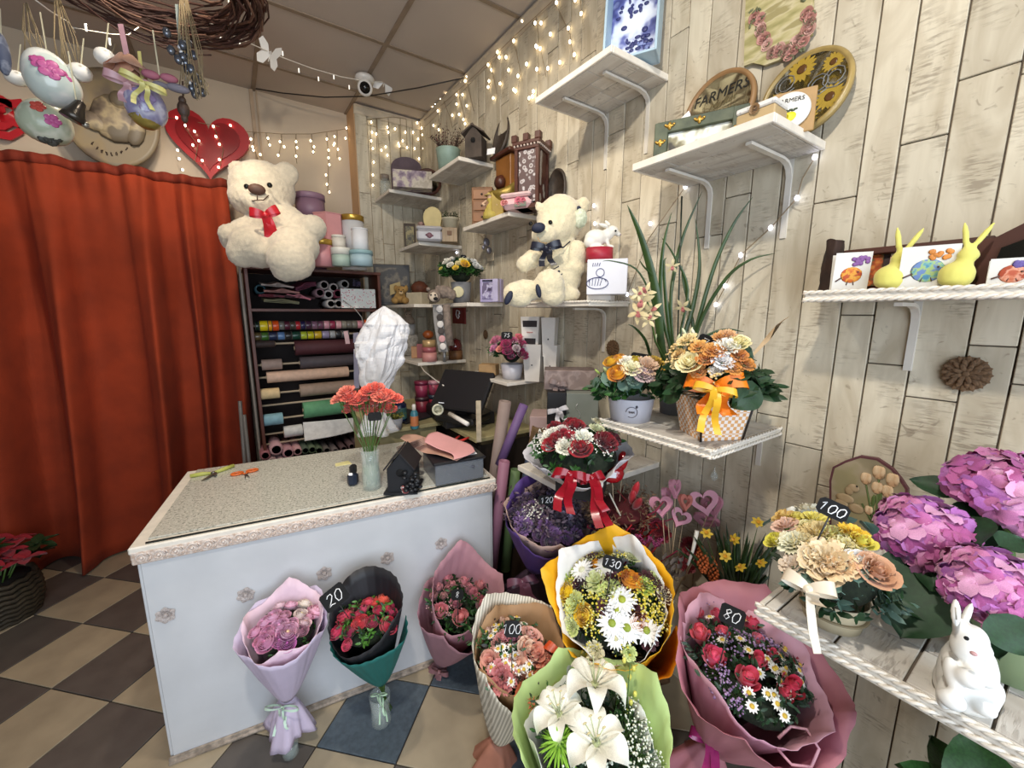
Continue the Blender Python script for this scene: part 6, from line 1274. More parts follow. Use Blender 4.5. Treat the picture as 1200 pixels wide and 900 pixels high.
# gingham pot
gin=patmat('orange gingham','check',['dba368','efe4da'],100,.7); mat('dark pot edge','241a14',.6)
t,M_,h,r,p=pot_at('flower_pot','orange gingham cardboard pot with an orange bow, tag 75 and cream roses',830,517,455,70,gin,sq=True,rot=-28,taper=.8)
GP=t
b=posy(t,M_,h,.15,.72,seed=61,lift=.055); greens(t,.15,h+.05,80,63,ls=.05,ln=.06,dome=.8,low=.3,m1=LEAFD)
for (x,y),r_,c_,f_ in zip([(808,435),(805,408),(818,416),(833,420),(826,430),(851,416),(846,433),(841,422),(862,413),(868,410),(852,403),(858,440),(872,436),(795,424),(812,399),(800,396),(843,405),(838,444),(865,426),(818,445),(793,436)],
    [.046,.034,.03,.03,.03,.036,.034,.026,.034,.03,.03,.03,.03,.024,.018,.018,.024,.022,.028,.026,.022],['efe3b0','ecd9a4','e0a858','d99a4c','c9803a','eae6dc','e6e4e4','d98c3c','efe4a8','f0e4ae','dfae7c','d99440','c98434','d9b36c','e9e4c8','dde6c0','d9a05c','e6ded4','c9803a','c98a48','e0cf9c'],'rcccccccrrccccbbccccc'):
    b.put((rose if f_=='r' else carnation)(c_) if f_!='b' else closed_bud(c_),r_*.76,x,y,lift=.02)
for x,y in ((800,418),(790,428),(845,450)): b.put(tiny_cluster('d9b878',22,seed=2,r=.12),.035,x,y,lift=.03)
for x,y,s_ in ((882,420),(886,455),(878,430),(800,448),(790,455),(880,445))and[(882,418,.08),(888,452,.09),(880,432,.07),(800,452,.07),(786,452,.07)]: b.put(leafmesh('d',.42),s_,x,y,lift=-.005,tilt=1.6)
iv=t.matrix_basis.inverted()
bow('orange_bow',mat('bright orange ribbon','ef7d14',.4,var=.08),t,iv@faceM(of(838,454,fwd(p)-.115),4),s_=.07,w_=.036,tails=2,tl=.07,seed=6,curl=.4); bow('yellow_bow',mat('golden yellow ribbon','e6b02c',.4,var=.08),t,iv@faceM(of(838,457,fwd(p)-.135),-4),s_=.05,w_=.017,tails=2,tl=.11,seed=3,curl=.3)
g=G(); g.tube([(-r*.7,-r*.7,0),(-r*.88,-r*.88,h)],.003,5); g.tube([(r*.7,-r*.7,0),(r*.88,-r*.88,h)],.003,5); g.obj('dark_edge',MATS['dark pot edge'],t)
price_tag('75',830,404,fwd(p)-.02,'black price tag reading 75 above the gingham pot',w=.062,h=.046,roll=-22,stick=.06)
# curled dry leaf
g=G(); pts=[of(862,428,fwd(p)),of(884,414,fwd(p)-.02),of(902,394,fwd(p)-.03),of(914,378,fwd(p)-.03),of(925,371,fwd(p)-.04)]; g.ribbon(pts,[(.2,.3,1)]*3+[(.6,-.3,.5)]*2,[.004,.01,.02,.03,.003]); tag(g.obj('dried_leaf',mat('dry straw leaf','b79c78',.6,var=.2,vs=30)),'curled dry straw leaf sticking out right of the gingham pot','dried leaf')
# orchid in a grey bucket
t,M_,h,r,p=pot_at('orchid_plant','tall strap-leaved orchid with peach flowers in a grey bucket',790,487,440,38,mat('grey zinc bucket','7d8086',.5,var=.1)); Fp=fwd(p); base=V((p.x,p.y,p.z+h*.9))
def strap(pts,wmax,m,bas=True,name='leaf',seed=0):
    P_s=[of(x,y,Fp+dz) for x,y,dz in pts]
    if bas: P_s=[base+V((rnd.uniform(-.02,.02),rnd.uniform(-.02,.02),0))]+P_s
    # smooth
    Q=[];n=len(P_s)
    for i in range(n-1):
        a=P_s[max(i-1,0)];b_=P_s[i];c_=P_s[i+1];d=P_s[min(i+2,n-1)]
        for j in range(4):
            f=j/4; Q.append(b_+(c_-a)*(.5*f)+(a*2-b_*5+c_*4-d)*(.5*f*f)+((b_-c_)*3+d-a)*(.5*f*f*f))
    Q.append(P_s[-1]); N_=len(Q)-1; g=G(); vs=[];
    for i,q in enumerate(Q):
        tt=i/N_; wv=wmax*min(1,.45+tt*1.3)*(1-tt**3.2)+.0006; tg=(Q[min(i+1,N_)]-Q[max(i-1,0)]).normalized(); vw=(EYE-q).normalized(); s_=tg.cross(vw).normalized()
        s_=(s_+vw*.25*sin(seed+tt*2)).normalized(); vs+=[q-s_*wv*.5,q+vw*-.15*wv,q+s_*wv*.5]
    fs=[(i*3+k,i*3+k+1,i*3+4+k,i*3+3+k) for i in range(N_) for k in (0,1)]; g.add(vs,fs); return g.obj(name,m,t,world=True,solid=.0012)
og_=mat('orchid leaf green','33491f',.4,var=.25,vs=20)
for i,(pts,w2) in enumerate([([(776,410,0),(768,340,-.02),(752,280,-.04),(735,240,-.06)],.03),([(778,380,0),(774,330,0),(778,285,-.02),(787,249,-.03)],.014),([(786,360,0),(792,310,.02),(803,270,0),(823,224,-.03)],.013),([(800,400,.02),(812,360,.02),(820,310,.02),(815,256,.0)],.016),([(806,420,.0),(820,370,-.02),(838,310,-.05),(860,262,-.08),(882,231,-.1)],.014),([(808,420,.0),(824,370,-.03),(852,325,-.08),(880,304,-.12),(908,297,-.15)],.012),([(796,400,.02),(806,340,.02),(790,300,.02),(775,278,.0)],.01),([(785,395,0),(780,350,0),(778,310,0),(781,302,0)],.012),([(770,380,0),(762,345,-.03),(745,315,-.05),(718,306,-.06),(706,306,-.05)],.006),([(800,420,-.05),(826,395,-.08),(850,386,-.1),(872,389,-.12)],.01),([(815,430,0),(812,380,.03),(801,330,.03),(799,310,.03)],.013),([(768,430,0),(757,400,-.03),(745,385,-.05),(736,380,-.05)],.01),([(790,420,.02),(786,390,.04),(783,350,.04)],.015),([(772,350,0),(765,325,-.02),(754,312,-.04),(749,304,-.05)],.007)]): strap(pts,w2,og_,seed=i)
G().tube([base,of(796,330,Fp+.01),of(799,230,Fp)],.0028,6).obj('support_cane',mat('dark green cane','1c2a1e',.5),t,world=True)
@cached
def cymbidium():
    g=G()
    for k in range(5):
        a=TAU*k/5+PI/2
        def fn(u,v,a=a): uu=u*2-1; x=.1+.95*v; y=uu*.2*sin(PI*min(1,.1+.86*v)); z=.3*v-.35*v*v; return (x*cos(a)-y*sin(a),x*sin(a)+y*cos(a),z)
        g.surf(fn,2,5,0)
    g.surf(lambda u,v:((u-.5)*.45*sin(PI*(.2+.7*v)),-.55*v,.3*sin(v*2.6)+.1),4,4,1); g.ell((0,0,.12),(.1,.1,.16),nu=6,nv=4,mi=1); return g.mesh('orchid_flower',[P_('d6c596'),P_('a8605c')])
for (x,y,s_,sp_) in ((752,352,.05,0),(748,366,.045,40),(764,364,.04,90),(757,343,.038,200),(760,375,.035,150),(788,312,.028,0),(800,360,.034,30),(748,345,.03,120)): q=of(x,y,Fp-.1 if x<770 else Fp-.02); inst(cymbidium(),'orchid_flower',t,t.matrix_basis.inverted()@faceM(q,sp_,rnd.uniform(-30,30),rnd.uniform(-25,25))@S(s_*.85))
for (x,y) in ((768,396),(795,396),(810,388)): q=of(x,y,Fp-.04); inst(closed_bud('d9dcae'),'orchid_bud',t,t.matrix_basis.inverted()@T(q)@Rx(15)@S(.014))
G().tube([base,of(768,400,Fp-.06),of(762,370,Fp-.09),of(757,345,Fp-.1)],.003,6).obj('flower_spike',STEM,t,world=True)
# crystal drop on the wall
c=ox(837,557,1.37); tag(G().lathe([(.001,-.022),(.011,-.014),(.014,-.004),(.008,.01),(.002,.02),(.001,.034)],12).obj('glass_drop',VGL,M=T(c)),'clear glass drop hanging below the pot shelf','ornament')
# ================================================================= lower shelf, gift boxes and the low ledge
SI=shelf('low cream shelf with a black box and the red and white bouquet',.9,.98,1.26,.9,n=3)
zI=.901
mg=patmat('mauve suede','noise',['7d6b66','8f7d78','a08e88','8a7872'],14,.8); pkb=mat('dusty pink gift card','b79c98',.6,var=.05)
M_,h,w_,p=put(643,1.26,zI,484,42,rot=-42); cuboid('gift_box','dusty pink gift box at the bottom of the stack behind the red roses','gift box',M_,w_,.16,h,pkb); zt=zI+h
M_,h,w_,p=put(672,1.28,zI,484,40,rot=-42); t=cuboid('gift_box','mauve suede-look gift box at the bottom right of the stack','gift box',M_,w_,.12,h,mg)
M_,h,w_,p=put(669,1.24,zt+.001,457,57,rot=-40); t=thing('gift_box','black and grey gift box tied with a white satin bow','gift box',M_)
G().box((-w_*.3,0,h/2),(w_*.38,.13,h),b=.002).obj('black_half',mat('black gift card','151417',.5),t); G().box((w_*.2,0,h/2),(w_*.62,.14,h*.98),b=.002).obj('grey_half',mat('sage grey card','7d837b',.5,var=.06),t); G().tube([(w_*.12+.01*sin(i),-.072,h*(.2+.08*i)) for i in range(7)],.002,4).obj('silver_motif',mat('silver foil','c4c6c4',.3,metal=.5),t)
bow('white_bow',mat('white satin','e2e0e6',.3),t,T(-w_*.28,-.075,h*.5)@Rx(90)@Rz(20),s_=.045,w_=.02,tails=2,tl=.06,seed=3); zt+=h+.001
M_,h,w_,p=put(667,1.27,zt,432,58,rot=-40); t=cuboid('gift_box','mauve suede-look gift box with a ribbon knot on top of the stack','gift box',M_,w_,.13,h,mg); bow('suede_bow',mat('taupe ribbon','8f7c78',.5),t,T(-w_*.22,-.07,h*.35)@Rx(90),s_=.04,w_=.022,tails=2,tl=.03,seed=8)
M_,h,w_,p=put(666,1.0,zI,548,48,rot=-50); 
t=thing('black_box','matt black box on the low shelf under the red rose bouquet','box',T(oz(668,585,zI)+V((.07,.02,0)))@Rz(-55)); bh=hgt(t.location,552); G().box((0,0,bh/2),(.15,.13,bh),b=.002).obj('box',mat('matt black card','0e0d0f',.6),t)
# red and white rose bouquet lying on it
tie=t.location+V((.05,.0,bh*.9)); head=of(676,524,fwd(t.location)+.02); head=V(head)
tie=head-V((.0,.02,.16))+FW*.05
t,M,L=bouquet_root('rose_bouquet','red rose and white lisianthus bouquet with red ribbons on the low shelf',tie,head)
b=Bunch(t,M,L,.155,.45,9); c=crop(560,480,6); greens(t,.16,L,60,71,ls=.025,ln=.06,dome=.6,low=.2)
for (x,y),r_,c_ in zip(c((520,270),(560,235),(600,205),(640,215),(690,140),(660,120),(720,310),(700,330),(745,300),(900,250),(870,240),(950,230),(540,140),(890,290)),[.034,.034,.03,.03,.034,.03,.04,.03,.03,.042,.03,.03,.028,.026],['9c1020','8f0c1e','8a0e22','a01224','92101f','7f0c1c','a01020','8c0e1e','8f1020','820c1e','740a1a','5a1020','861020','6c0c1a']): b.put(rose(c_,seed=int(x)%3),r_*.8,x,y,lift=.01)
for (x,y),r_,c_ in zip(c((620,280),(605,300),(520,205),(490,230),(735,215),(720,240),(900,150),(860,130),(940,160),(840,170),(590,165),(500,290)),[.032,.026,.032,.026,.034,.026,.038,.034,.03,.03,.024,.018],['e9e5d4','e2dfcc','ece8dc','e4e2d4','e9e9dc','dfe2cc','dcdcbc','e2dfc0','d8dabb','cfd2a8','e4d8d4','dfe0d4']): b.put(carnation(c_,seed=int(x)%3),r_*.8,x,y,lift=.012)
for x,y in c((440,230),(430,290),(455,180),(460,320),(860,320),(900,340),(620,180),(560,180),(780,250)): b.put(tiny_cluster('ece9e0',18,seed=int(x)%3,r=.1),.026,x,y,lift=.012)
paper('white_paper',mat('thin white tissue','cfccd2',.6,var=.05,bump=.2,bs=20),t,L,.185,r0=.02,amp=.08,k=4,rim=.9,corner=.12,back=-.1,seed=73)
iv=M.inverted(); rs=mat('crimson satin','8a0a1c',.22,var=.12,vs=6); bow('red_bow',rs,t,iv@faceM(of(668,556,fwd(head)-.16),-10),s_=.05,w_=.026,tails=2,tl=.11,seed=4,curl=.5); bow('red_bow',rs,t,iv@faceM(of(694,560,fwd(head)-.17),15),s_=.035,w_=.024,tails=3,tl=.14,seed=9,curl=.6)
M_,h,w_,p=put(625,.99,zI,529,17); tag(G().ell((0,0,h*.5),(w_*.55,w_*.45,h*.5)).obj('fabric_egg',patmat('mossy floral fabric','noise',['6f6a58','9a917c','b09a8c','7d8468'],30,.8),M=M_),'small mottled fabric-covered egg at the left corner of the low shelf','egg ornament')
# picks: red hearts, white eggs
def pick(name,label,px,py,F,build,foot,group=None,cat='decorative pick'):
    q=of(px,py,F); t=thing(name,label,cat,faceM(q),group); build(t); f=t.matrix_basis.inverted()@foot; G().tube([(0,0,-.002),tuple(f)],.0016,5).obj('stick',mat('pale stick','b9a282',.6),t); return t
rl=mat('red glaze','a30f1c',.15,var=.05,coat=.8)
FD=1.33; foot0=of(722,640,FD)
def b1(t): G().lathe([(.001,-.035),(.012,-.02),(.018,.0),(.016,.02),(.006,.032),(.001,.033)],16,M=Rx(-90)).obj('bulb',rl,t)
pick('red_pick','slim red glazed bud on a stick against the plank wall',730,540,FD,b1,foot0)
def b2(t): G().ell((0,0,0),(.042,.036,.02)).obj('heart',rl,t); G().box((.0,-.008,.02),(.03,.018,.002)).obj('label',CHALK,t,label='white price label')
pick('red_pick','round red glazed apple-like pick with a white label',717,554,FD,b2,foot0)
for k,(x,y,l) in enumerate([(697,560,'upper white egg pick right of the red ribbons'),(702,567,'middle white egg pick right of the red ribbons'),(701,580,'lowest white egg pick right of the red ribbons')]):
    pick('egg_pick',l,x,y,1.2,lambda t:G().ell((0,0,0),(.014,.018,.014)).obj('egg',mat('egg white','e6ded2',.5),t),of(712,620,1.22))
# dried red bouquet
t,M,L=bouquet_root('dried_bouquet','red sisal and dried grass bouquet behind the yellow wrap',of(736,700,1.36),of(728,590,1.34))
b=Bunch(t,M,L,.11,.3,14,corecol=mat('dark red sisal core','4a0c10',.9))
g=G(); rd=random.Random(17)
for k in range(170):
    a=rd.random()*TAU; q=rd.uniform(.01,.12); z0_=rd.uniform(.05,L*.8); P0=V((q*.5*cos(a),q*.5*sin(a),z0_)); pts=[P0]
    for j in range(4): pts.append(pts[-1]+V((rd.uniform(-.03,.03)+cos(a)*.012,rd.uniform(-.03,.03)+sin(a)*.012,rd.uniform(.005,.045))))
    g.tube(pts,.0026,4,mi=rd.choice([0,0,1,2]),cap=False)
g.obj('sisal',[mat('red sisal','a51418',.7,var=.2),mat('dark red sisal','6c0e14',.7),mat('berry sisal','8c2440',.7)],t,kind='stuff')
g=G()
for k in range(120): a=rd.random()*TAU; q=rd.uniform(0,.1); sprig(g,(q*cos(a)-.01,q*sin(a),L*.85),(cos(a)*.6-.1,sin(a)*.6,1),rd.uniform(.05,.11),6,.018,rd.choice([0,1]),rd,0,w_=.3)
g.obj('dried_grass',[mat('dried tan grass','7d6046',.8,var=.3),mat('dried brown grass','59402c',.8,var=.3)],t,kind='stuff')
for x,y,c_ in ((742,600,'a01420'),(748,610,'8c101c'),(745,590,'b01622')): b.put(closed_bud(c_),.03,x,y,lift=.05)
g=G(); g.tube([of(714,578,1.27),of(735,620,1.27)],.0028,5); g.obj('white_stick',mat('white stick','cfc6b4',.5),t,world=True)
pkf=mat('berry pink tinsel','9c3a68',.6,var=.2); g=G()
for k in range(26): q=of(738+k*1.5,630+4*sin(k*.7)+.25*k,1.24); g.tube([q+V((.006*sin(k+i*1.3),.006*cos(k*1.4+i),.006*sin(i*2+k))) for i in range(6)],.002,4)
tag(g.obj('tinsel_garland',pkf),'frizzy berry pink garland above the yellow bouquet','garland')
for k,(x,y) in enumerate([(770,618),(776,626),(808,640),(812,652),(806,661)]):
    pick('red_pick',['small dark red dried head left of the pink hearts','small dark red dried head under the pink hearts','red dried head beside the white knobbed stick, top','red dried head beside the white knobbed stick, middle','red dried head beside the white knobbed stick, lowest'][k],x,y,1.38,lambda t:inst(carnation('7c1420'),'dried_head',t,S(.03)),of(790,700,1.4))
t=pick('berry_pick','cluster of three white berries on a stick',759,594,1.36,lambda t:[G().ell((dx,dy,0),.011).obj('berry',mat('white berry','d6cdbb',.5),t) for dx,dy in((0,.014),(-.012,-.008),(.013,-.006))],of(760,660,1.38))
# pink wooden hearts on sticks
hm_=mat('pink painted wood','c98a9c',.5,var=.06); hc=mat('coral painted wood','c9786c',.5)
def heart_ring(s_,m,t):
    o_=heartp(s_,32); i_=[(x*.56,y*.5+s_*.01) for x,y in o_]; n=32; th=.006
    vs=[(x,y,z) for z in(-th,th) for x,y in o_]+[(x,y,z) for z in(-th,th) for x,y in i_]; fs=[]
    for k in range(n):
        j=(k+1)%n; fs+=[(k,j,n+j,n+k),(2*n+k,3*n+k,3*n+j,2*n+j),(n+k,n+j,3*n+j,3*n+k),(k,2*n+k,2*n+j,j)]
    G().add(vs,fs,0,False).obj('heart',m,t)
for k,(x,y,s_,yw,rl_,m,l) in enumerate([(775,592,.04,-20,10,hm_,'pink open wooden heart on a stick, front left of the group'),(797,606,.036,20,-20,hm_,'pink open wooden heart low in the middle of the group'),(791,571,.036,65,5,hm_,'pink openwork heart turned edge-on, top left of the group'),(781,580,.034,70,5,hm_,'pink heart seen edge-on beside the plank wall, far left'),(803,588,.034,55,0,hc,'coral wooden heart in the middle of the group'),(825,588,.05,10,18,hm_,'largest pink open wooden heart, top right of the group'),(835,592,.042,-35,18,hm_,'pink wooden heart behind the largest one'),(827,610,.045,10,-10,hm_,'pink wooden heart tipped flat at the right of the group')]):
    q=of(x,y,1.3+.01*k); M2=faceM(q,rl_,yw,60 if k==7 else 0); t=thing('heart_pick',l,'decorative pick',M2); heart_ring(s_,m,t); f=M2.inverted()@of(782+2*k if k<5 else 795+k,680,1.33); G().tube([(0,-s_*.9,0),tuple(f)],.0016,5).obj('stick',mat('pale stick','b9a282',.6),t)
g=G(); g.tube([of(817,622,1.2),of(812,645,1.2),of(806,662,1.2)],[.007,.005,.004],7); tag(g.obj('bone_stick',mat('ivory plastic','d8d4ca',.4)),'white knobbed stick standing between the hearts and daffodils','stick')
g=G(); rd=random.Random(3)
for k in range(24): q=of(780+rd.uniform(-14,20),662+rd.uniform(-8,14),1.25+rd.uniform(-.03,.03)); g.ribbon([q,q+V((.02,0,.01*sin(k))),q+V((.04,.01,-.005))],(0,.3,1),.012)
tag(g.obj('wood_shavings',mat('grey brown shavings','7a6e66',.7,var=.3)),'grey-brown curled shavings below the pink hearts','dried decoration')['kind']='stuff'
# orange dried cones
for k,(x,y,l) in enumerate([(823,655,'orange dried flower spike left of the daffodils'),(835,668,'lower orange dried flower spike among the daffodil leaves')]):
    t=thing('dried_spike',l,'dried flower',faceM(of(x,y,1.2),10)); g=G(); rd=random.Random(k)
    for j in range(60): a=j*2.4; z=-.04+.08*j/60; r_=.016*sin(PI*(.1+.85*j/60)); g.ell((r_*cos(a),z,r_*sin(a)),(.005,.006,.005),nu=5,nv=4)
    g.obj('spike',mat('burnt orange bloom','9c4a18',.7,var=.3,vs=60),t)
# daffodils
pb=oz(868,735,.45); t=thing('daffodil_pot','potted daffodils with upright dark leaves beside the pink hearts','plant',of(862,715,1.22)); p=t.matrix_basis.translation
G().lathe([(.001,-.12),(.06,-.12),(.075,-.01),(.068,-.01),(.06,-.03),(.001,-.03)],24).obj('pot',mat('dark plastic pot','22201c',.6),t)
dl=mat('daffodil leaf','24381a',.45,var=.3); Fp=1.22; base=V(p)+V((0,0,-.03))
rd=random.Random(9)
for k in range(64):
    x1=rd.gauss(862,30); y1=rd.uniform(618,680); 
    if k<6: x1,y1=[(838,612),(851,612),(824,640),(874,655),(895,640),(905,655)][k]
    mx=862+(x1-862)*.45; dz=rd.uniform(-.04,.02)
    strap([(mx,y1+(715-y1)*.5,dz*.5),(x1,y1,dz)],rd.uniform(.011,.017),dl,seed=k)
@cached
def daffodil():
    g=G(); flat_petals(g,6,.15,1,.3,0,.05,.15,0,seed=1); g.lathe([(.16,0),(.24,.2),(.34,.42),(.28,.4),(.18,.1),(.001,.1)],12,mi=1,flute=lambda a,j:.1*cos(6*a)*(j in(2,3))); return g.mesh('daffodil',[P_('cfae2c'),P_('d19a1c')])
for x,y in ((828,625),(861,632),(868,665),(888,612),(892,660),(850,652)): q=of(x,y,Fp-.05); inst(daffodil(),'daffodil',t,t.matrix_basis.inverted()@faceM(q,rnd.uniform(0,60),rnd.uniform(-50,50),rnd.uniform(-50,10))@S(.019)); strap([(x+(862-x)*.4,y+45,0),(x,y+4,-.045)],.003,STEM,name='flower_stem')
# ---- low ledge: cream arrangement
CP=mat('cream cardboard pot','d0c3a4',.55,var=.04)
t,M_,h,r,p=pot_at('flower_pot','cream two-tier pot of ivory and yellow blooms with a long satin ribbon',972,740,688,64,CP,z=zL,rot=0)
G().lathe([(r*.99,h*.42),(r*1.03,h*.43),(r*1.03,h*.47),(r*.99,h*.48)],32).obj('pot_band',mat('pot band','8f8062',.6),t)
b=posy(t,M_,h,.145,.62,seed=81,lift=.03); c=crop(880,520,3.75); greens(t,.1,h+.03,50,83,ls=.025,ln=.045,dome=.7,low=.3,m1=EUC)
for (x,y),r_,c_,f_ in zip(c((130,265),(235,290),(145,350),(200,350),(270,360),(150,385),(105,450),(180,460),(285,420),(350,430),(330,540),(390,560),(290,530),(440,430),(480,460),(460,540),(545,590),(330,590),(180,560),(520,560),(225,450),(250,390),(400,470)),
  [.026,.038,.032,.026,.032,.03,.026,.032,.036,.03,.05,.034,.036,.034,.03,.026,.04,.034,.026,.03,.026,.026,.026],['eeeee6','ece6cf','e8c878','ece07a','e9de74','e8c4b0','e0d850','e9e6c8','dfc78c','e4dc88','f0d9b0','e9c498','eedfc0','e8be30','e6dc5c','e9e6e2','cf9c78','ecd4b0','e4d2bc','d8a882','e6d8a8','ece4b0','e2d6a0'],'bcrrccrcccccrcrrrrcccrcc'):
    b.put((rose if f_=='r' else carnation)(c_) if f_!='b' else ranunculus(c_),r_*.78,x,y,lift=.01)
for x,y,s_ in [(985,612,.07),(962,635,.05),(930,672,.06),(1005,690,.06),(985,700,.06),(1030,660,.07),(893,620,.06),(1015,612,.06)]: b.put(leafmesh('e',.42),s_*.65,x,y,lift=.01,tilt=1.4)
ivs=mat('ivory satin','ddceb6',.3,var=.06,vs=8); iv=t.matrix_basis.inverted(); bow('ivory_bow',ivs,t,iv@faceM(of(947,690,fwd(p)-.09),0),s_=.036,w_=.02,tails=1,tl=.02,seed=2)
g=G(); Fq=fwd(p)-.095; g.ribbon([of(948,690,Fq),of(950,715,Fq-.01),of(953,742,Fq-.02),of(958,766,Fq-.03)],(RT),[.012,.015,.015,.013]); g.obj('ribbon_tail',ivs,t,world=True)
price_tag('100',976,597,fwd(p)-.04,'black price tag reading 100 above the cream arrangement',w=.046,h=.03,roll=-14,stick=.06)
# tulip plaque
M_,q=wpoly([(974,640),(974,562),(978,546),(992,539),(1010,533),(1030,536),(1048,548),(1058,560),(1066,572),(1066,655)],1.355); t=thing('tulip_plaque','arched plaque painted with a rabbit and peach tulips leaning on the wall','plaque',M_); inv=M_.inverted()
G().prism(q,.014).obj('edge',mat('plum edge paint','5d343a',.5),t); cx=sum(a for a,_ in q)/len(q); cy2=sum(b2 for _,b2 in q)/len(q); G().prism([(cx+(a-cx)*.93,cy2+(b2-cy2)*.93) for a,b2 in q],.001,z0=.014).obj('painted_ground',patmat('misty ground paint','noise',['7d745c','8f8468','a0937a','948a66'],7,.6),t)
tp=mat('tulip peach paint','c9a078',.6,col2='d6bc98',vs=30); Xf=1.339
for x,y,s_ in ((1030,554,9),(1015,561,8),(1046,563,9),(1028,572,8),(1040,576,8),(1018,598,6)): g=G(); k2=s_*.0021; g.ell((0,0,0),(k2*.7,k2,.003),nu=10,nv=6); g.ell((-k2*.35,.15*k2,.001),(k2*.35,k2*.85,.003),nu=8,nv=5); g.ell((k2*.35,.15*k2,.001),(k2*.35,k2*.85,.003),nu=8,nv=5); g.obj('painted_tulip',tp,t,M=T(inv@ox(x,y,Xf)))
g=G()
for x,y in ((1030,560),(1015,568),(1046,570),(1028,580),(1040,584),(1018,604),(1050,590),(1010,590)): g.tube([inv@ox(x,y,Xf+.001),inv@ox(1026+(x-1026)*.3,612,Xf+.001)],.0022,4); g.ell(inv@ox((x+1026)/2+3,(y+606)/2,Xf+.001),(.005,.018,.0015),nu=7,nv=4)
g.obj('painted_leaves',mat('tulip leaf paint','4f6030',.6,var=.2),t); g=G(); 
for x,y,a,b2 in ((990,584,.022,.014),(1000,572,.014,.012),(986,590,.016,.016),(1003,596,.018,.014),(995,575,.01,.014)): g.ell(inv@ox(x,y,Xf),(a,b2,.002),nu=10,nv=5)
g.obj('painted_rabbit',mat('rabbit paint','a8916c',.6,col2='b39c7c',vs=30),t); G().ell(inv@ox(1004,570,Xf-.002),.0025,nu=6,nv=4).obj('painted_eye',TAGBLACK,t)
# hydrangea
pz=oz(1172,800,zL); pz=pz+V((.06,-.0,0)); t=thing('hydrangea_plant','pink-mauve hydrangea with big leaves in a pale green pot on the ledge','plant',T(pz)); r=.068; h=.1
G().lathe([(.001,0),(r*.85,0),(r*.97,h*.7),(r*1.06,h*.72),(r*1.09,h),(r*1.0,h),(r*.95,h*.75),(.001,h*.75)],40).obj('pot',mat('pale green pot','9fb48a',.5,var=.05),t)
G().lathe([(.001,0),(r*.94,0)],24,M=T(0,0,h*.8)).obj('soil',mat('potting soil','2a2018',.9),t)
hc_=('b85c98','c878a8','a04a86','d48cb8','b068b0','dd9fc6'); ti=t.matrix_basis.inverted()
for x,y,F_,s_,sq in ((1083,627,.74,.076,.8),(1163,690,.605,.066,.85),(1176,572,.74,.08,.55),(1222,600,.7,.07,.6)):
    q=of(x,y,F_); nrm=V((-.45,-.25,.85)) if sq>.6 else V((-.2,-.1,1)); inst(floret_head(hc_,64,seed=int(x)%4),'flower_head',t,axes(ti@q,nrm)@S(s_,s_,s_*.95))
    g=G(); g.tube([V((0,0,h*.8)),(ti@q)*.5+V((0,0,.05)),ti@q-V((0,0,.03))],.006,6); g.obj('stem',STEM,t)
hl=mat('hydrangea leaf','1e3f22',.6,var=.25,vs=14)
def hleaf(x,y,F_,tx,ty,tF,wid_,name='leaf'):
    a=of(x,y,F_*.78);b_=of(tx,ty,tF*.78); d=b_-a; L2=d.length; M=axes(ti@a,(0,0,1) if abs(d.z)<L2*.8 else (-.6,-.6,.5),d); me=leafmesh('hydrangea leaf',wid_,.1,.12,.04,10); 
    z=(EYE-a); z=(z-d*(z.dot(d)/d.dot(d))).normalized(); yv=d.normalized(); xv=yv.cross(z); z=(z+V((0,0,.6))); z=(z-yv*z.dot(yv)).normalized(); xv=yv.cross(z)
    M=Matrix(((xv.x,yv.x,z.x,(ti@a).x),(xv.y,yv.y,z.y,(ti@a).y),(xv.z,yv.z,z.z,(ti@a).z),(0,0,0,1))); inst(me,name,t,M@S(L2))
for a in [(1105,650,.9,1055,745,.82,.42),(1120,640,.9,1040,660,.95,.4),(1150,640,.85,1110,600,.98,.4),(1130,580,1.0,1066,560,1.08,.3),(1180,600,.95,1130,640,.9,.45),(1170,640,.85,1200,630,.85,.5),(1160,720,.72,1210,770,.66,.55),(1140,730,.8,1170,770,.72,.5),(1120,640,.92,1090,690,.85,.5),(1195,590,.95,1150,610,.95,.5),(1130,700,.85,1060,715,.85,.4),(1190,560,1.02,1110,545,1.08,.35)]: hleaf(*a)
# white rabbit figurine on the ledge
pb=oz(1132,832,zL); Fp=fwd(pb)+.02; kk=(pb-EYE).length/FPX*.92; t=thing('rabbit_figurine','white sitting rabbit figurine with folded arms on the low ledge','figurine',T(pb)); wq=mat('white plaster','e4e2dc',.5,var=.03)
def Q(px,py,rx,ry,dz=0,rz=None,roll=0): return (px,py,Fp-dz*.7,(rx*kk*.66,ry*kk*.84,(rz or min(rx,ry))*kk*.66),roll)
blob('figure',wq,[Q(1133,790,25,34,0,22),Q(1132,805,28,24,0,22),Q(1136,754,15,17,.02,14,-10),Q(1149,762,10,8,.03,9,-25),Q(1128,742,8,13,.01,8,20),Q(1120,718,4.5,12,.01,4,8),Q(1132,722,4,14,-.01,4,-8),Q(1117,775,10,8,.0,9),
 Q(1117,792,8,15,.04,8,20),Q(1147,790,15,9,.05,9,-8),Q(1136,795,12,8,.06,8,10),Q(1113,808,10,18,.03,12,-8),Q(1115,820,12,8,.06,9),Q(1153,812,15,16,.02,13,-20),Q(1152,827,12,8,.05,9,-25),Q(1150,822,14,9,.02,11)],t,rem=.0026)
dot(t,'eye',TAGBLACK,1132.5,748,Fp-.052,.0028); dot(t,'nose',mat('rabbit nose','c99a98',.6),1141,766,Fp-.055,(.004,.003,.003))
line(t,'ear_line',mat('ear shade','b3aca0',.6),[(1120,712,Fp-.02),(1121,726,Fp-.022)],.0012)
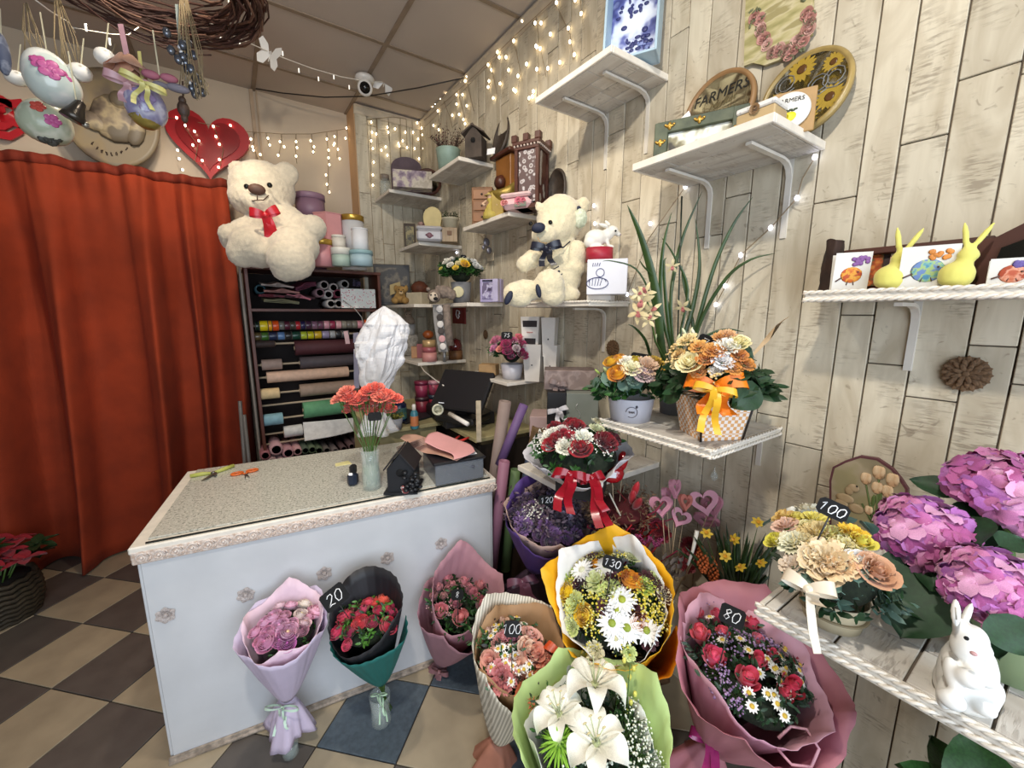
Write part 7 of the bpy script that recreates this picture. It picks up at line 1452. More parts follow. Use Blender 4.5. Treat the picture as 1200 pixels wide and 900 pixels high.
# under the ledge
q=of(1178,915,.62); t=thing('foliage_plant','dark green broad-leaved plant standing under the ledge, mostly out of frame','plant',q-V((0,0,.25)))
G().lathe([(.001,0),(.05,0),(.065,.12),(.001,.1)],20).obj('pot',mat('dark plastic pot','22201c',.6),t)
for k in range(6): inst(leafmesh('g',.4),'leaf',t,T(0,0,.12)@Rz(k*60+20)@Rx(35)@S(.15))
inst(leafmesh('g',.42),'leaf',t,axes((0,0,.14),(-.8,-.3,.4),(-.2,.1,1))@S(.15))
t=thing('arched_holder','pale blue arched lantern with a rope-carved rim on the floor by the wall','lantern',T(of(992,915,1.02))@Rz(-50)); g=G()
arc=[(.11*cos(R(180-i*12)),0,.11*sin(R(180-i*12))*.95) for i in range(16)]; g.tube([(-.11,0,-.3)]+arc+[(.11,0,-.3)],.012,8); g.obj('rope_rim',mat('grey carved rim','8c8880',.6,var=.4,vs=120,bump=.6),t)
G().prism([(a[0]*.9,a[2]*.9) for a in arc]+[(.1,-.3),(-.1,-.3)],.01,M=T(0,.02,0)@Rx(90)).obj('panel',mat('pale blue panel','9fb0c8',.4),t); G().ell((.0,-.0,-.03),(.045,.008,.045)).obj('dark_opening',mat('dark hole','050505',.9),t)
# ================================================================= fairy lights, garland and hanging decorations
wire=mat('fairy wire','8a7558',.5); bulb=mat('lit warm bulb','ffe9c0',.4,var=0,emit=9); bulbc=mat('lit cool bulb','dfe6ff',.4,var=0,emit=7)
bme=G().ell((0,0,0),(.006,.006,.0085),nu=8,nv=6).mesh('bulb',bulb); bmc=G().ell((0,0,0),(.0065,.0065,.008),nu=8,nv=6).mesh('bulb',bulbc)
def lights(label,mapf,wires,pts,me=bme):
    t=thing('fairy_lights',label,'string lights',mapf(*pts[0]))
    for w_ in wires: G().tube([mapf(*q) for q in w_],.0018,4).obj('wire',wire,t,world=True)
    iv=t.matrix_basis.inverted()
    for k,q in enumerate(pts): inst(me,'bulb',t,T(iv@mapf(*q)))
    return t
YB=3.49
lights('warm fairy light strands on the plain back wall above the bear and heart',lambda x,y:oy(x,y,YB if not(200<x<285 and y>140) else 3.44),
 [[(175,136),(215,140),(250,147),(285,154),(330,157),(365,157),(400,152),(428,146)],[(215,140),(217,150),(232,170),(228,190),(238,192)],[(250,147),(257,165),(262,175),(258,195)],[(298,155),(297,170),(303,190)],[(312,156),(315,170)],[(330,157),(330,168),(326,183)],[(347,157),(346,175),(348,192)],[(365,157),(366,175)],[(383,155),(385,185),(384,225)],[(395,153),(395,185)],[(420,148),(422,185)]],
 [(222,138),(207,138),(250,148),(270,147),(217,147),(228,154),(233,165),(253,160),(257,169),(226,170),(237,188),(257,187),(256,196),(208,176),(210,186),(214,199),(294,163),(296,172),(297,176),(305,181),(303,190),(314,162),(316,170),(328,166),(333,172),(326,182),(347,166),(348,173),(347,183),(364,165),(368,172),(367,178),(383,163),(392,160),(406,150),(391,170),(396,175),(385,176),(385,185),(398,186),(386,193),(392,168),(405,162),(416,165),(421,176),(423,158),(420,195),(382,205),(383,216),(386,225),(340,201),(427,187)])
lights('warm fairy light strands hanging over the corner plank panel',lambda x,y:oy(x,y,3.31),
 [[(430,140),(460,137),(494,142)]]+[[(x,139),(x+1,y1)] for x,y1 in ((434,216),(441,180),(455,165),(469,205),(476,175),(483,210),(492,186))],
 [(435,143),(436,155),(435,165),(437,174),(438,190),(437,205),(437,217),(441,157),(447,176),(454,149),(455,155),(463,151),(452,172),(454,182),(467,168),(472,165),(477,173),(468,171),(470,196),(469,203),(486,174),(490,163),(495,158),(496,174),(494,150),(489,144),(491,186),(484,155),(475,155)])
lights('warm fairy lights along the top of the plank wall, behind the shelves',lambda x,y:ox(x,y,1.375),
 [[(497,141),(530,112),(560,85),(600,45),(640,8),(655,-6)],[(520,118),(528,140),(530,150)],[(538,112),(545,140)],[(548,98),(555,130)],[(575,72),(582,110)],[(600,47),(605,60),(612,95)],[(628,20),(632,50),(640,90)],[(650,2),(668,40),(672,70)],[(680,-4),(682,20)]],
 [(497,114),(503,122),(507,125),(513,130),(510,121),(523,111),(516,115),(535,122),(535,111),(542,111),(547,124),(530,135),(538,134),(543,140),(552,152),(545,145),(508,147),(514,152),(540,95),(545,95),(547,89),(572,76),(576,82),(585,67),(593,67),(583,61),(602,48),(573,95),(572,102),(578,115),(586,98),(596,82),(607,89),(617,75),(628,54),(645,40),(666,33),(668,49),(673,64),(656,73),(629,81),(642,80),(604,107),(620,115),(625,107),(612,24),(627,27),(634,27),(633,57),(652,3),(681,16),(674,0),(629,55),(602,105),(624,113)])
lights('cool white fairy bulbs scattered around the orchid and pot shelf',lambda x,y:ox(x,y,1.375),
 [[(955,184),(940,210),(934,232),(905,265),(868,299),(850,335),(839,357)],[(735,345),(760,280),(803,219)],[(562,275),(570,282)]],
 [(955,184),(934,232),(903,267),(868,299),(850,335),(839,357),(735,345),(803,219),(696,241),(762,262),(697,262),(535,296),(478,297)],bmc)
# white garland with butterflies across the room
def gp(x,y):  # nearer at the left, reaching the far corner
    f=min(1,max(0,(x-40)/500)); return of(x,y,1.35+2.0*f)
t=thing('white_garland','white wire garland with small clear bulbs swagged across the room','garland',gp(215,4)); gw=mat('white wire','d9d2c6',.5)
g=G(); g.tube([gp(*q) for q in ((35,-5),(60,14),(80,26),(88,38))],.0022,5); g.tube([gp(*q) for q in ((84,32),(105,36),(130,40),(150,41),(165,30))],.0018,5); g.tube([gp(*q) for q in ((214,4),(235,20),(265,38),(300,54),(330,67),(365,80),(400,90),(422,94),(445,96),(475,97),(505,92),(530,86),(545,80))],.0028,5); g.tube([of(266,-8,1.6),of(269,8,1.6),of(271,25,1.6),of(267,39,1.65)],.0028,5); g.obj('wire',gw,t,world=True)
g=G()
for x,y in ((258,40),(281,50),(331,60),(350,80),(373,90),(391,88),(409,100),(474,90),(485,95),(500,94),(515,90),(522,84),(540,82),(543,74),(535,71),(100,28),(128,45)): q=gp(x,y); g.tube([q,q+V((0,0,-.022))],.0035,5)
g.obj('clear_bulb',mat('clear bulb','efe9dc',.3,emit=1.2,var=0),t,world=True,kind='stuff')
bw_=mat('white feather','e4e2de',.7,var=.03)
for (x,y,s_,l) in ((316,66,.066,'larger white butterfly clipped on the garland'),(451,95,.085,'smaller white butterfly on the garland beside the camera')):
    tt=thing('butterfly',l,'butterfly',faceM(gp(x,y),-20,20,0))
    for k in (-1,1):
        G().prism([(0,0),(k*.3,.75),(k*.75,1.05),(k*.95,.7),(k*.6,.1),(k*.85,-.3),(k*.7,-.8),(k*.3,-.7)][::k],.02,M=S(s_,s_,s_)).obj('wing',bw_,tt,M=Ry(k*18))
    G().ell((0,0,0),(.003,s_*.5,.003),nu=6,nv=6).obj('body',bw_,tt)
# ceiling cable and camera
g=G(); g.tube([oz(300,104,2.98),oz(330,109,2.95),oz(380,114,2.94),oz(430,113,2.95),oz(490,103,2.96),oz(545,91,2.975)],.004,5); tag(g.obj('ceiling_cable',mat('black cable','221d1a',.5)),'thin dark cable slung just under the ceiling','cable')
p=oz(427,90,2.985); t=thing('security_camera','small white dome security camera on the ceiling','security camera',T(p)); G().lathe([(.001,0),(.055,0),(.06,-.012),(.055,-.03),(.001,-.03)],24).obj('base',mat('white camera plastic','d6d2cc',.35),t); M2=axes((0,-.0,-.065),(t.matrix_basis.inverted()@EYE)+V((0,0,.3)))
G().lathe([(.001,-.04),(.035,-.035),(.046,-.01),(.046,.03),(.04,.04),(.001,.04)],22,M=M2).obj('housing',MATS['white camera plastic'],t); G().lathe([(.032,.036),(.032,.046),(.001,.05)],20,M=M2).obj('lens',mat('camera lens','0b0b0d',.1),t)
# twig wreath hung from the ceiling
c=of(165,-36,1.36); t=thing('twig_wreath','wide brown twig wreath hung flat from the ceiling with easter ornaments','wreath',T(c)); rd=random.Random(6); g=G()
for k in range(85):
    ph=rd.random()*TAU; r0=rd.uniform(.2,.31); tl=rd.uniform(-.05,.05); z0=rd.uniform(-.035,.035); n=rd.randint(12,22); pts=[]
    for i in range(n): a=ph+i*.26; pts.append((r0*cos(a)*(1+.05*sin(i*.9+k)),r0*sin(a)*(1+.05*sin(i*.7+k)),z0+tl*sin(a+k)+.012*sin(i*1.1+k)))
    g.tube(pts,rd.uniform(.0022,.0045),4,mi=rd.choice([0,0,1]),cap=False)
g.obj('twigs',[mat('red brown twig','4a2c22',.7,var=.3,vs=40),mat('pale twig','7d5a48',.7,var=.3,vs=40)],t,kind='stuff')
g=G(); 
for a in (0,2.1,4.2): g.tube([(.26*cos(a),.26*sin(a),.0),(0,0,2.985-c.z)],.002,4)
g.obj('hanging_cord',wire,t)
FH=1.34
def up_to(px,py): return of(px,py,FH)
def hang(name,label,cat,px,py,F,top,m=None,w_=.004):
    q=of(px,py,F); t=thing(name,label,cat,T(q)); z=(t.matrix_basis.inverted()@of(top[0],top[1],F)); G().ribbon([(0,0,.0),z*.5,z],(RT),w_).obj('hanging_ribbon',m or mat('cream ribbon','d9cfae',.5),t); return t
def egg(t,r,h,m,tilt=0): 
    prof=[(.001,-h)]+[(r*sin(PI*i/14)**.9*(1-.13*cos(PI*i/14)*-1),-h*cos(PI*i/14)) for i in range(1,14)]+[(.001,h)]
    o=G().lathe(prof,26).obj('egg',m,t,M=Ry(tilt)); return o
def spots(t,m,items,r,h,M_=None,name='painted_flower'):
    for (ax,el,s_) in items:
        f=(EYE-t.matrix_basis.translation); a0=math.atan2(f.y,f.x)+R(ax); z=h*sin(R(el)); rr=r*cos(R(el))*.99
        inst(rosemark(m),name,t,axes((rr*cos(a0),rr*sin(a0),z),(cos(a0),sin(a0),sin(R(el))*.7))@S(s_,s_,s_*.25))
@cached
def rosemark(m): 
    g=G()
    for k in range(5): g.ell((.55*cos(k*TAU/5),.55*sin(k*TAU/5),0),(.5,.42,.3),nu=8,nv=4)
    g.ell((0,0,.1),(.3,.3,.3),nu=6,nv=4); return g.mesh('painted_flower',[MATS[m]])
mat('magenta paint','b8558c',.4); mat('dark paint','3a3a34',.5); mat('coral paint','c04a3c',.5); mat('lilac paint','8a7aa8',.5)
t=hang('easter_egg','large glossy white egg painted with magenta flowers, hanging at the top left','egg ornament',60,92,FH,(47,14)); egg(t,.06,.075,patmat('pearly egg','noise',['a8b4b0','cfd2cc','d9d8d2','bcc6c0'],7,.18),-14)
spots(t,'magenta paint',[(-18,12,.02),(2,2,.028),(22,-6,.022),(-30,18,.012)],.06,.075); 
t=hang('easter_egg','round pale green egg painted with tiny red and purple birds, lower left','egg ornament',54,143,FH+.06,(56,110)); egg(t,.062,.064,patmat('pale green egg','noise',['8f9c80','c3c8b4','cfd0c0','aab29c'],9,.3),10)
spots(t,'coral paint',[(-12,22,.018)],.062,.064,name='painted_bird'); spots(t,'magenta paint',[(14,-8,.02)],.062,.064,name='painted_bird'); spots(t,'dark paint',[(0,-58,.026),(14,-56,.022),(-14,-56,.02)],.062,.064,name='painted_grass')
t=hang('easter_egg','lilac-blue glass egg with a gold base, hanging right of the plaque','egg ornament',170,122,FH,(163,60),mat('pale yellow ribbon','cfc77c',.4),.01); egg(t,.05,.063,patmat('lilac glass egg','noise',['6f6a86','9a98b4','b8b8c8','8a86a8'],13,.12),-8); spots(t,'lilac paint',[(-10,10,.018),(8,2,.02),(0,-20,.016)],.05,.063); G().lathe([(.016,-.066),(.03,-.056),(.042,-.04)],20).obj('gold_base',mat('soft gold base','a5934c',.3,metal=.4),t)
bow('yellow_bow',mat('pale yellow ribbon','cfc77c',.4),t,t.matrix_basis.inverted()@faceM(of(168,97,FH-.06),-10),s_=.05,w_=.012,tails=2,tl=.06,seed=3)
spw=patmat('spotted white','spot',['6a665c','d6d2c8','dcd8d0'],38,.4)
for k,(x,y,a,b_,l) in enumerate([(20,92,.028,.02,'flat spotted white oval at the far left edge'),(94,85,.028,.024,'spotted white ball right of the large white egg'),(123,67,.026,.024,'upper spotted white ball beside the wreath')]):
    t=hang('spotted_egg',l,'egg ornament',x,y,FH+.03,(x+4,y-40)); G().ell((0,0,0),(a,a,b_)).obj('egg',spw,t)
t=hang('metal_bell','dark pewter bell ornament between the eggs','bell ornament',91,128,FH,(80,60)); G().lathe([(.03,-.035),(.026,-.02),(.018,.0),(.012,.022),(.001,.03)],16,M=Ry(25)).obj('bell',mat('dark pewter','4c4640',.3,metal=.7),t); G().ell((.012,0,-.04),.009).obj('clapper',mat('light pewter','9c968a',.3,metal=.6),t)
# peach fabric flower with pink bow
t=hang('fabric_flower','peach and pink organza flower hanging above the lilac egg','flower ornament',150,72,FH,(141,28),mat('pink organza','c79aa0',.4),.016); inst(rose('cf9a7c',seed=2),'bloom',t,axes((0,0,-.01),(0,0,1))@Rx(180)@S(.055,.055,.08)); bow('pink_bow',mat('pink organza','c79aa0',.4),t,t.matrix_basis.inverted()@faceM(of(150,97,FH-.04),0),s_=.05,w_=.018,tails=2,tl=.05,seed=5)
# crystal cluster and driftwood charm
t=hang('crystal_cluster','dark grey crystal bead cluster hanging below the wreath edge','bead ornament',213,74,FH+.05,(207,5),mat('grey satin','9ca39a',.4),.01); rd=random.Random(2)
for k in range(24): inst(G().ell((0,0,0),(.011,.009,.014),nu=7,nv=5).mesh('bead',mat('grey crystal','5d6068',.1,metal=.5)) if k==0 else CACHE['bead'],'bead',t,T(rd.uniform(-.03,.035),rd.uniform(-.02,.02),.06-.12*k/24)) if False else None
cb=G().ell((0,0,0),(.011,.009,.014),nu=7,nv=5).mesh('bead',mat('grey crystal','5d6068',.1,metal=.5)); cw=G().ell((0,0,0),(.006,.006,.006),nu=6,nv=4).mesh('bead',mat('bright crystal','d6d6d8',.05,coat=1))
for k in range(30): inst(cb if k%3 else cw,'bead',t,T(rd.uniform(-.03,.03)+.02*(k/30),rd.uniform(-.03,.0),.065-.15*k/30))
t=hang('wood_charm','brown knotted wooden charm below the crystal cluster','wood ornament',215,128,FH+.05,(214,95),mat('brown cord','5a4436',.6),.006); g=G(); g.ell((0,0,0),(.016,.014,.024)); g.ell((.0,0,.025),(.01,.01,.012)); g.ell((0,0,-.025),(.009,.009,.014)); g.obj('charm',mat('knotty brown wood','4c382c',.6,var=.4,vs=60,bump=.5),t)
# straw tassels
for k,(x,y,h_,l) in enumerate([(75,45,.2,'long straw raffia tassel left of the wreath'),(222,60,.3,'straw raffia tassel hanging from the right edge of the wreath'),(230,100,.08,'short raffia loop tassel below the crystal beads'),(35,35,.14,'thin raffia strands above the large white egg')]):
    q=of(x,y,FH+.04); g=G(); rd=random.Random(k)
    for j in range(14 if k<2 else 8): a=rd.uniform(-.03,.03); g.tube([q+RT*a*.3+V((0,0,h_*.5)),q+RT*(a+rd.uniform(-.012,.012)),q+RT*(a*1.4+rd.uniform(-.02,.02))-V((0,0,h_*.5*rd.uniform(.5,1)))],.0013,4)
    tag(g.obj('raffia_tassel',mat('raffia','8f7c5c',.7,var=.2)),l,'tassel')
t=hang('hanging_shoes','pair of tiny pink and grey fabric birds hanging between the eggs','ornament',187,90,FH,(179,35)); g=G(); g.ell((-.02,0,0),(.022,.012,.012)); g.ell((.022,0,.002),(.022,.012,.012)); g.obj('pink_bird',mat('rose fabric','a86474',.7),t); G().ell((.04,0,-.02),(.03,.012,.012)).ell((.0,0,-.022),(.02,.01,.009)).obj('grey_bird',mat('grey fabric','77727c',.7),t)
t['label']='tiny pink and grey fabric bird pair hanging between the eggs'
t=hang('fabric_charm','navy and grey fabric charm at the very left edge','ornament',2,62,FH,(0,10)); G().ell((0,0,0),(.018,.015,.06)).obj('charm',patmat('navy fabric','noise',['2a3148','6a7080','3a4258'],20,.7),t)
# plastic-sleeved white cone by the till
Fc=1.98; t=thing('white_cone','tall white tissue-wrapped cone in a clear sleeve behind the carnations','wrapped bouquet',of(440,480,Fc)); g=G(); kk=Fc/FPX*1.12
prof=[(440,482,6),(440,465,9),(440,450,15),(444,430,22),(447,410,25),(449,395,25),(452,380,21),(451,368,12),(450,359,1)]
def cn(u,v):
    x=v*(len(prof)-1); i=min(int(x),len(prof)-2); f=x-i; cx,cy3,rr=[prof[i][j]*(1-f)+prof[i+1][j]*f for j in range(3)]; a=TAU*u; c0=of(cx,cy3,Fc); qn=V((cos(a)*1.3,sin(a)*1.3,v*4)); k2=rr*kk*(1+.04*sin(5*a+3*v)+.55*(noise.cell(qn*1.7)*.12+abs(noise.noise(qn*2.1))*.5-.1)); return c0+RT*cos(a)*k2+FW*sin(a)*k2*.7
g.surf(cn,64,44,wrap=True,sm=False); g.obj('tissue_cone',mat('white tissue','d9d8da',.45,var=.05,vs=20,bump=1.0,bs=30),t,world=True,solid=.001)
g=G(); g.surf(lambda u,v:cn(u,.02)+V((.0,0,-.12*v))+(RT*cos(TAU*u)+FW*sin(TAU*u))*(.012+.05*v)*(1+.3*sin(5*TAU*u)),36,6,wrap=True); g.obj('clear_sleeve_skirt',CEL,t,world=True,solid=.0006)
# ================================================================= bouquets standing on the floor
def stems(root,L,R_,below,n=9,seed=1,m=STEM,spread=.5):
    rd=random.Random(seed); g=G()
    for k in range(n):
        a=TAU*k/n+rd.uniform(-.2,.2); q=R_*spread*rd.uniform(.3,1); b=rd.uniform(.5,1)*.016
        g.tube([(q*cos(a),q*sin(a),L*.8),(b*cos(a),b*sin(a),0),(-b*1.2*cos(a),-b*1.2*sin(a),-below*rd.uniform(.85,1))],.0022,5)
    return g.obj('stems',m,root)
def small_vase(px,py,label,r=.03,h=.13):
    p=oz(px,py,0); t=thing('bouquet_vase',label,'vase',p)
    g=G(); g.lathe([(.001,.002),(r*.9,.002),(r,.006),(r*.95,h*.6),(r*1.05,h),(r*.98,h),(r*.88,h*.6),(r*.9,.009),(.001,.009)],20); g.obj('glass',VGL,t); return t,p
# ---- lavender-wrapped pink ranunculus
tie=of(337,817,1.17); head=of(334,733,1.155)
t,M,L=bouquet_root('ranunculus_bouquet','pink ranunculus bouquet in lavender paper leaning on the white counter',tie,head)
lav=mat('lavender paper','cdbfd6',.75,var=.05,vs=8,bump=.25,bs=25); pinkin=mat('pale pink paper','e3c6d4',.75,var=.05)
b=Bunch(t,M,L,.098,.35,1); c=crop(270,660,3.75)
for (x,y),r,col,c2 in zip(c((217,195),(265,190),(325,185),(372,218),(308,230),(190,240),(150,265),(112,305),(165,312),(160,350),(218,280),(272,265),(250,310),(322,265),(312,298),(215,345),(248,368),(130,345),(236,235),(345,235)),
    (.024,.025,.028,.034,.026,.03,.026,.025,.028,.036,.031,.021,.038,.026,.024,.026,.03,.022,.024,.02),
    ('efcfdb','efbcd2','f2e6d8','efb8cb','f2dfd8','ebb4d0','ecb6d2','e6a6c4','e7a4c6','e9a6c9','edb8d6','eab4cc','f3c4da','f0ced2','c08498','dd8fc2','c96fb4','e08fb0','dda0b8','e6a6bb'),
    ('e9c9a0','e9a9c6','e9dca0','d98aa0','e9dca0','d58ab0','d58ab0','c87ba0','c87ba0','cf7fa8','e6a5cb','e2a0bf','e4c9a0','d8b09a','a05f78','b95fa0','a9529a','c87ba0','c090a0','d98aa0')):
    b.put(ranunculus(col,c2,seed=int(x)%3),r*.8,x,y)
greens(t,.09,L,16,2,ls=.02,ln=.04)
paper('inner_paper',pinkin,t,L,.115,r0=.018,amp=.03,k=4,rim=.9,back=.3,corner=.14,coff=20,seed=3,ell=.95)
paper('outer_paper',lav,t,L,.13,r0=.02,amp=.05,k=3,rim=.88,back=.28,backdir=100,corner=.1,coff=70,seed=5,fold=.02,ell=.95)
skirt('paper_skirt',lav,t,.15,.075,seed=2,k=3,amp=.28)
rb=mat('mint ribbon','c9e3cf',.35,var=.03); bow('ribbon',rb,t,axes((0,-.022,.0),(0,-1,.1)),s_=.055,w_=.008,tails=3,tl=.1,seed=4)
stems(t,L,.1,.19,seed=1)
small_vase(341,884,'small round glass vase foot under the lavender bouquet',.026,.05)
# ---- red ranunculus in black and teal
tie=of(447,800,1.27); head=of(431,728,1.235)
t,M,L=bouquet_root('ranunculus_bouquet','coral-red ranunculus bouquet in black and teal paper by the counter',tie,head)
teal=mat('teal paper','1d6a64',.6,var=.1,vs=8); blk=mat('black paper','1f1e22',.55,var=.2,vs=6)
b=Bunch(t,M,L,.1,.3,2,ell=.9)
for (x,y),r,col in zip(c((508,238),(475,303),(527,303),(573,268),(622,262),(692,280),(608,178),(585,208),(547,195),(672,170),(652,210),(710,188),(712,218),(515,362),(562,230),(640,180),(690,200)),
    (.03,.026,.021,.027,.021,.029,.025,.02,.018,.031,.019,.017,.018,.017,.018,.02,.02),('e2485f','d3395c','b02a55','e5444f','c63a5a','e33f5c','e2475a','d5506f','b04064','f0654e','cf3455','c03060','c84068','e0486c','c8405c','e65048','d84058')):
    b.put(ranunculus(col,col,seed=int(x)%3),r,x,y)
greens(t,.1,L,60,5,ls=.02,ln=.05,m1=mat('bright leaf','4a7a2c',.45,var=.3),dome=.5,low=.2)
paper('black_paper',blk,t,L,.128,r0=.016,amp=.05,k=3,rim=.95,back=.55,backdir=75,corner=.0,seed=8,ell=.9)
paper('teal_paper',teal,t,L,.132,r0=.017,amp=.04,k=2,rim=.82,back=.1,backdir=20,a0=165,a1=385,seed=9,ell=.92)
bow('ribbon',mat('pale green ribbon','b5d3b5',.35),t,axes((0,-.022,-.01),(0,-1,.1)),s_=.03,w_=.006,tails=3,tl=.12,seed=7)
stems(t,L,.1,.14,seed=3,n=12); small_vase(447,846,'slim clear glass vase holding the black and teal bouquet',.036,.12)
price_tag('20',392,700,1.2,'large black price tag reading 20 between two counter bouquets',w=.078,h=.062,roll=27,stick=.05)
# ---- pink roses in dusty pink
tie=of(517,776,1.5); head=of(541,707,1.44)
t,M,L=bouquet_root('rose_bouquet','pink rosebud bouquet in dusty pink paper at the counter end',tie,head)
dp=mat('dusty pink paper','b98791',.7,var=.07,vs=8,bump=.2,bs=25); c=crop(460,640,5)
b=Bunch(t,M,L,.125,.3,3,ell=.95)
for (x,y),r,col in zip(c((322,208),(270,255),(325,265),(415,228),(505,245),(460,280),(590,315),(515,348),(370,340),(392,428),(283,393),(345,240),(440,250),(245,300),(480,300),(300,300)),
    (.024,.018,.018,.022,.024,.022,.027,.028,.023,.03,.028,.018,.018,.016,.018,.015),('d98592','cf8a90','c97f86','d98a94','d68a8e','c97784','d98a8a','d07680','cf7a88','dd8282','da7f88','d08c90','d08890','c08080','c97784','c08a86')):
    b.put(bud(col,seed=int(y)%3),r*1.15,x,y,tilt=.5)
greens(t,.125,L,110,6,ls=.022,ln=.07,dome=.5,low=.3); b.many(tiny_cluster('d8a8a8',14,seed=4,r=.09),8,.03,.3,1.0)
paper('inner_paper',dp,t,L,.145,r0=.02,amp=.05,k=3,rim=1.0,back=.36,backdir=100,corner=.13,coff=30,seed=13)
paper('outer_paper',mat('grey pink paper','a77b86',.7,var=.07,vs=8),t,L,.165,r0=.02,amp=.08,k=2,rim=.88,back=.1,backdir=60,corner=.14,coff=75,seed=15)
skirt('paper_skirt',mat('brown pink paper','7b545a',.7,var=.1),t,.17,.07,seed=6,k=3); bow('ribbon',mat('brown pink ribbon','93686c',.4),t,axes((0,-.03,0),(0,-1,.1)),s_=.04,w_=.02,tails=2,tl=.12,seed=9)
price_tag('8',536,697,1.36,'small black price tag among the pink rosebuds',w=.045,h=.036,stick=.07)
# ---- newspaper-wrapped
tie=of(585,866,1.13); head=of(607,766,1.08)
t,M,L=bouquet_root('mixed_bouquet','peach rose and chamomile bouquet wrapped in printed newsprint and kraft paper',tie,head)
news=patmat('newsprint','stripe',['e4dccb','b3ab9a'],170,.75,stretch=(.2,.2,1)); kraft=mat('kraft paper','a8825c',.7,var=.08,vs=10)
b=Bunch(t,M,L,.12,.32,4)
for (x,y),r,col in zip(c((565,500),(650,545),(705,540),(800,540),(575,668),(735,690),(790,610),(830,635),(900,680),(905,735),(640,450)),(.022,.026,.022,.035,.026,.026,.03,.034,.026,.024,.022),('e8c4b2','df9a9a','d98aa6','ecb4a4','e6a694','eab79c','f0cdb2','e89c84','e2947c','df8060','e4c0a8')): b.put(rose(col,seed=int(x)%3),r,x,y)
for (x,y),r,col in zip(c((640,770),(830,820),(785,880),(745,775),(920,775),(610,560),(860,760)),(.034,.027,.028,.022,.02,.016,.02),('cf7d7d','e0845f','e57f58','8a5440','d98060','e0a8a0','e07f60')): b.put(carnation(col,seed=int(x)%3),r,x,y)
for x,y in c((600,510),(573,545),(615,620),(690,610),(655,660),(715,660),(575,730),(735,750),(795,710),(800,775),(690,815),(660,705),(725,430),(770,405),(765,470),(950,770),(860,850),(890,810),(640,610),(590,480),(545,520),(620,480),(930,720),(700,720),(765,740),(700,415),(930,830)): b.put(chamomile(),.0115,x,y,lift=.012)
greens(t,.125,L,90,16,ls=.02,ln=.07,dome=.5,low=.3,m2=mat('dark bronze leaf','2a2a22',.5,var=.3))
paper('kraft_paper',kraft,t,L,.135,r0=.02,amp=.05,k=3,rim=.98,back=.15,backdir=80,corner=.08,seed=17)
paper('newsprint',news,t,L,.158,r0=.022,amp=.06,k=2,rim=.95,back=.22,backdir=120,corner=.12,coff=50,seed=19)
bow('orange_ribbon',mat('orange ribbon','d8501c',.35,var=.1),t,M.inverted()@faceM(of(657,771,1.06),-25),s_=.055,w_=.026,tails=2,tl=.07,seed=11)
skirt('paper_skirt',mat('pink brown paper','a56d58',.7,var=.1),t,.16,.09,seed=8,k=5)
price_tag('100',600,737,.98,'black price tag reading 100 in the newsprint bouquet',w=.042,h=.04,stick=.08)
# ---- yellow wrap
tie=of(748,772,1.33); head=of(716,702,1.1)
t,M,L=bouquet_root('mixed_bouquet','daisy and yellow ranunculus bouquet in bright yellow paper with a white lining',tie,head)
yel=mat('yellow paper','eeb21c',.6,var=.05,vs=8); wht=mat('white lining paper','ece8e2',.7,var=.03,vs=8,bump=.2,bs=25); c=crop(620,610,4.735)
b=Bunch(t,M,L,.148,.28,5)
for (x,y),r,cc in zip(c((520,450),(465,580),(548,605),(655,620),(495,505),(485,660),(300,285),(430,265)),(.036,.036,.036,.033,.03,.026,.036,.032),('a3ad2e','8fa030','8fa030','8fa030','a3ad2e','c8c090','d0d0b0','d8d8b0')): b.put(daisy('f3f3f0',cc,seed=int(x)%2),r,x,y,lift=.012,tilt=.35)
for (x,y),r,col in zip(c((220,400),(312,525),(560,340),(375,245),(600,570),(600,350),(250,300)),(.031,.03,.034,.02,.032,.024,.018),('f0c818','efc21a','ee9c20','eda31c','ee941e','f0a526','cbd04a')): b.put(ranunculus(col,'c8b020',seed=1),r,x,y)
for (x,y),r,col in zip(c((215,330),(640,365),(380,340),(260,468),(440,395),(330,230),(260,235)),(.03,.024,.033,.03,.032,.022,.025),('b6cc4a','b5cc58','dfe6a8','d8e294','d3de86','e2e4b4','ece6c4')): b.put(carnation(col,seed=int(x)%3),r,x,y)
for (x,y),r in zip(c((280,360),(460,340),(445,490),(660,335),(575,505),(700,345)),(.025,.027,.028,.024,.026,.018)): b.put(carnation('45121c',seed=2),r,x,y)
for (x,y),r in zip(c((400,450),(640,440),(700,500),(365,590),(300,420),(720,560),(350,480),(640,500),(520,300),(680,540),(400,540),(600,420),(235,240),(330,560)),(.036,.038,.036,.03,.03,.03,.034,.036,.026,.03,.03,.03,.03,.026)): b.put(tiny_cluster('d8c83c',30,seed=int(x)%3,c2='e9e29a',r=.09),r,x,y,lift=.006)
b.many(lambda i:tiny_cluster('d8c83c',30,seed=i%3,c2='e9e29a',r=.09),16,.026,.75,1.0,lift=.004); b.many(lambda i:carnation(['e2e4b4','d8e294','45121c','ece6c4'][i%4],seed=i%3),14,.02,.8,1.05)
greens(t,.14,L,80,26,ls=.02,ln=.06,dome=.3,low=.4)
paper('white_lining',wht,t,L,.168,r0=.02,amp=.03,k=4,rim=.95,back=.14,backdir=90,corner=.14,coff=35,seed=23)
paper('yellow_paper',yel,t,L,.184,r0=.022,amp=.04,k=3,rim=.93,back=.2,backdir=80,corner=.13,coff=60,seed=25)
paper('yellow_fold',mat('golden paper','e8920f',.6,var=.1,vs=8),t,L,.186,r0=.024,amp=.07,k=2,rim=.74,a0=150,a1=330,corner=.1,coff=70,seed=27)
skirt('paper_skirt',mat('kraft brown','7a5a3c',.7,var=.1),t,.2,.07,seed=9,k=3)
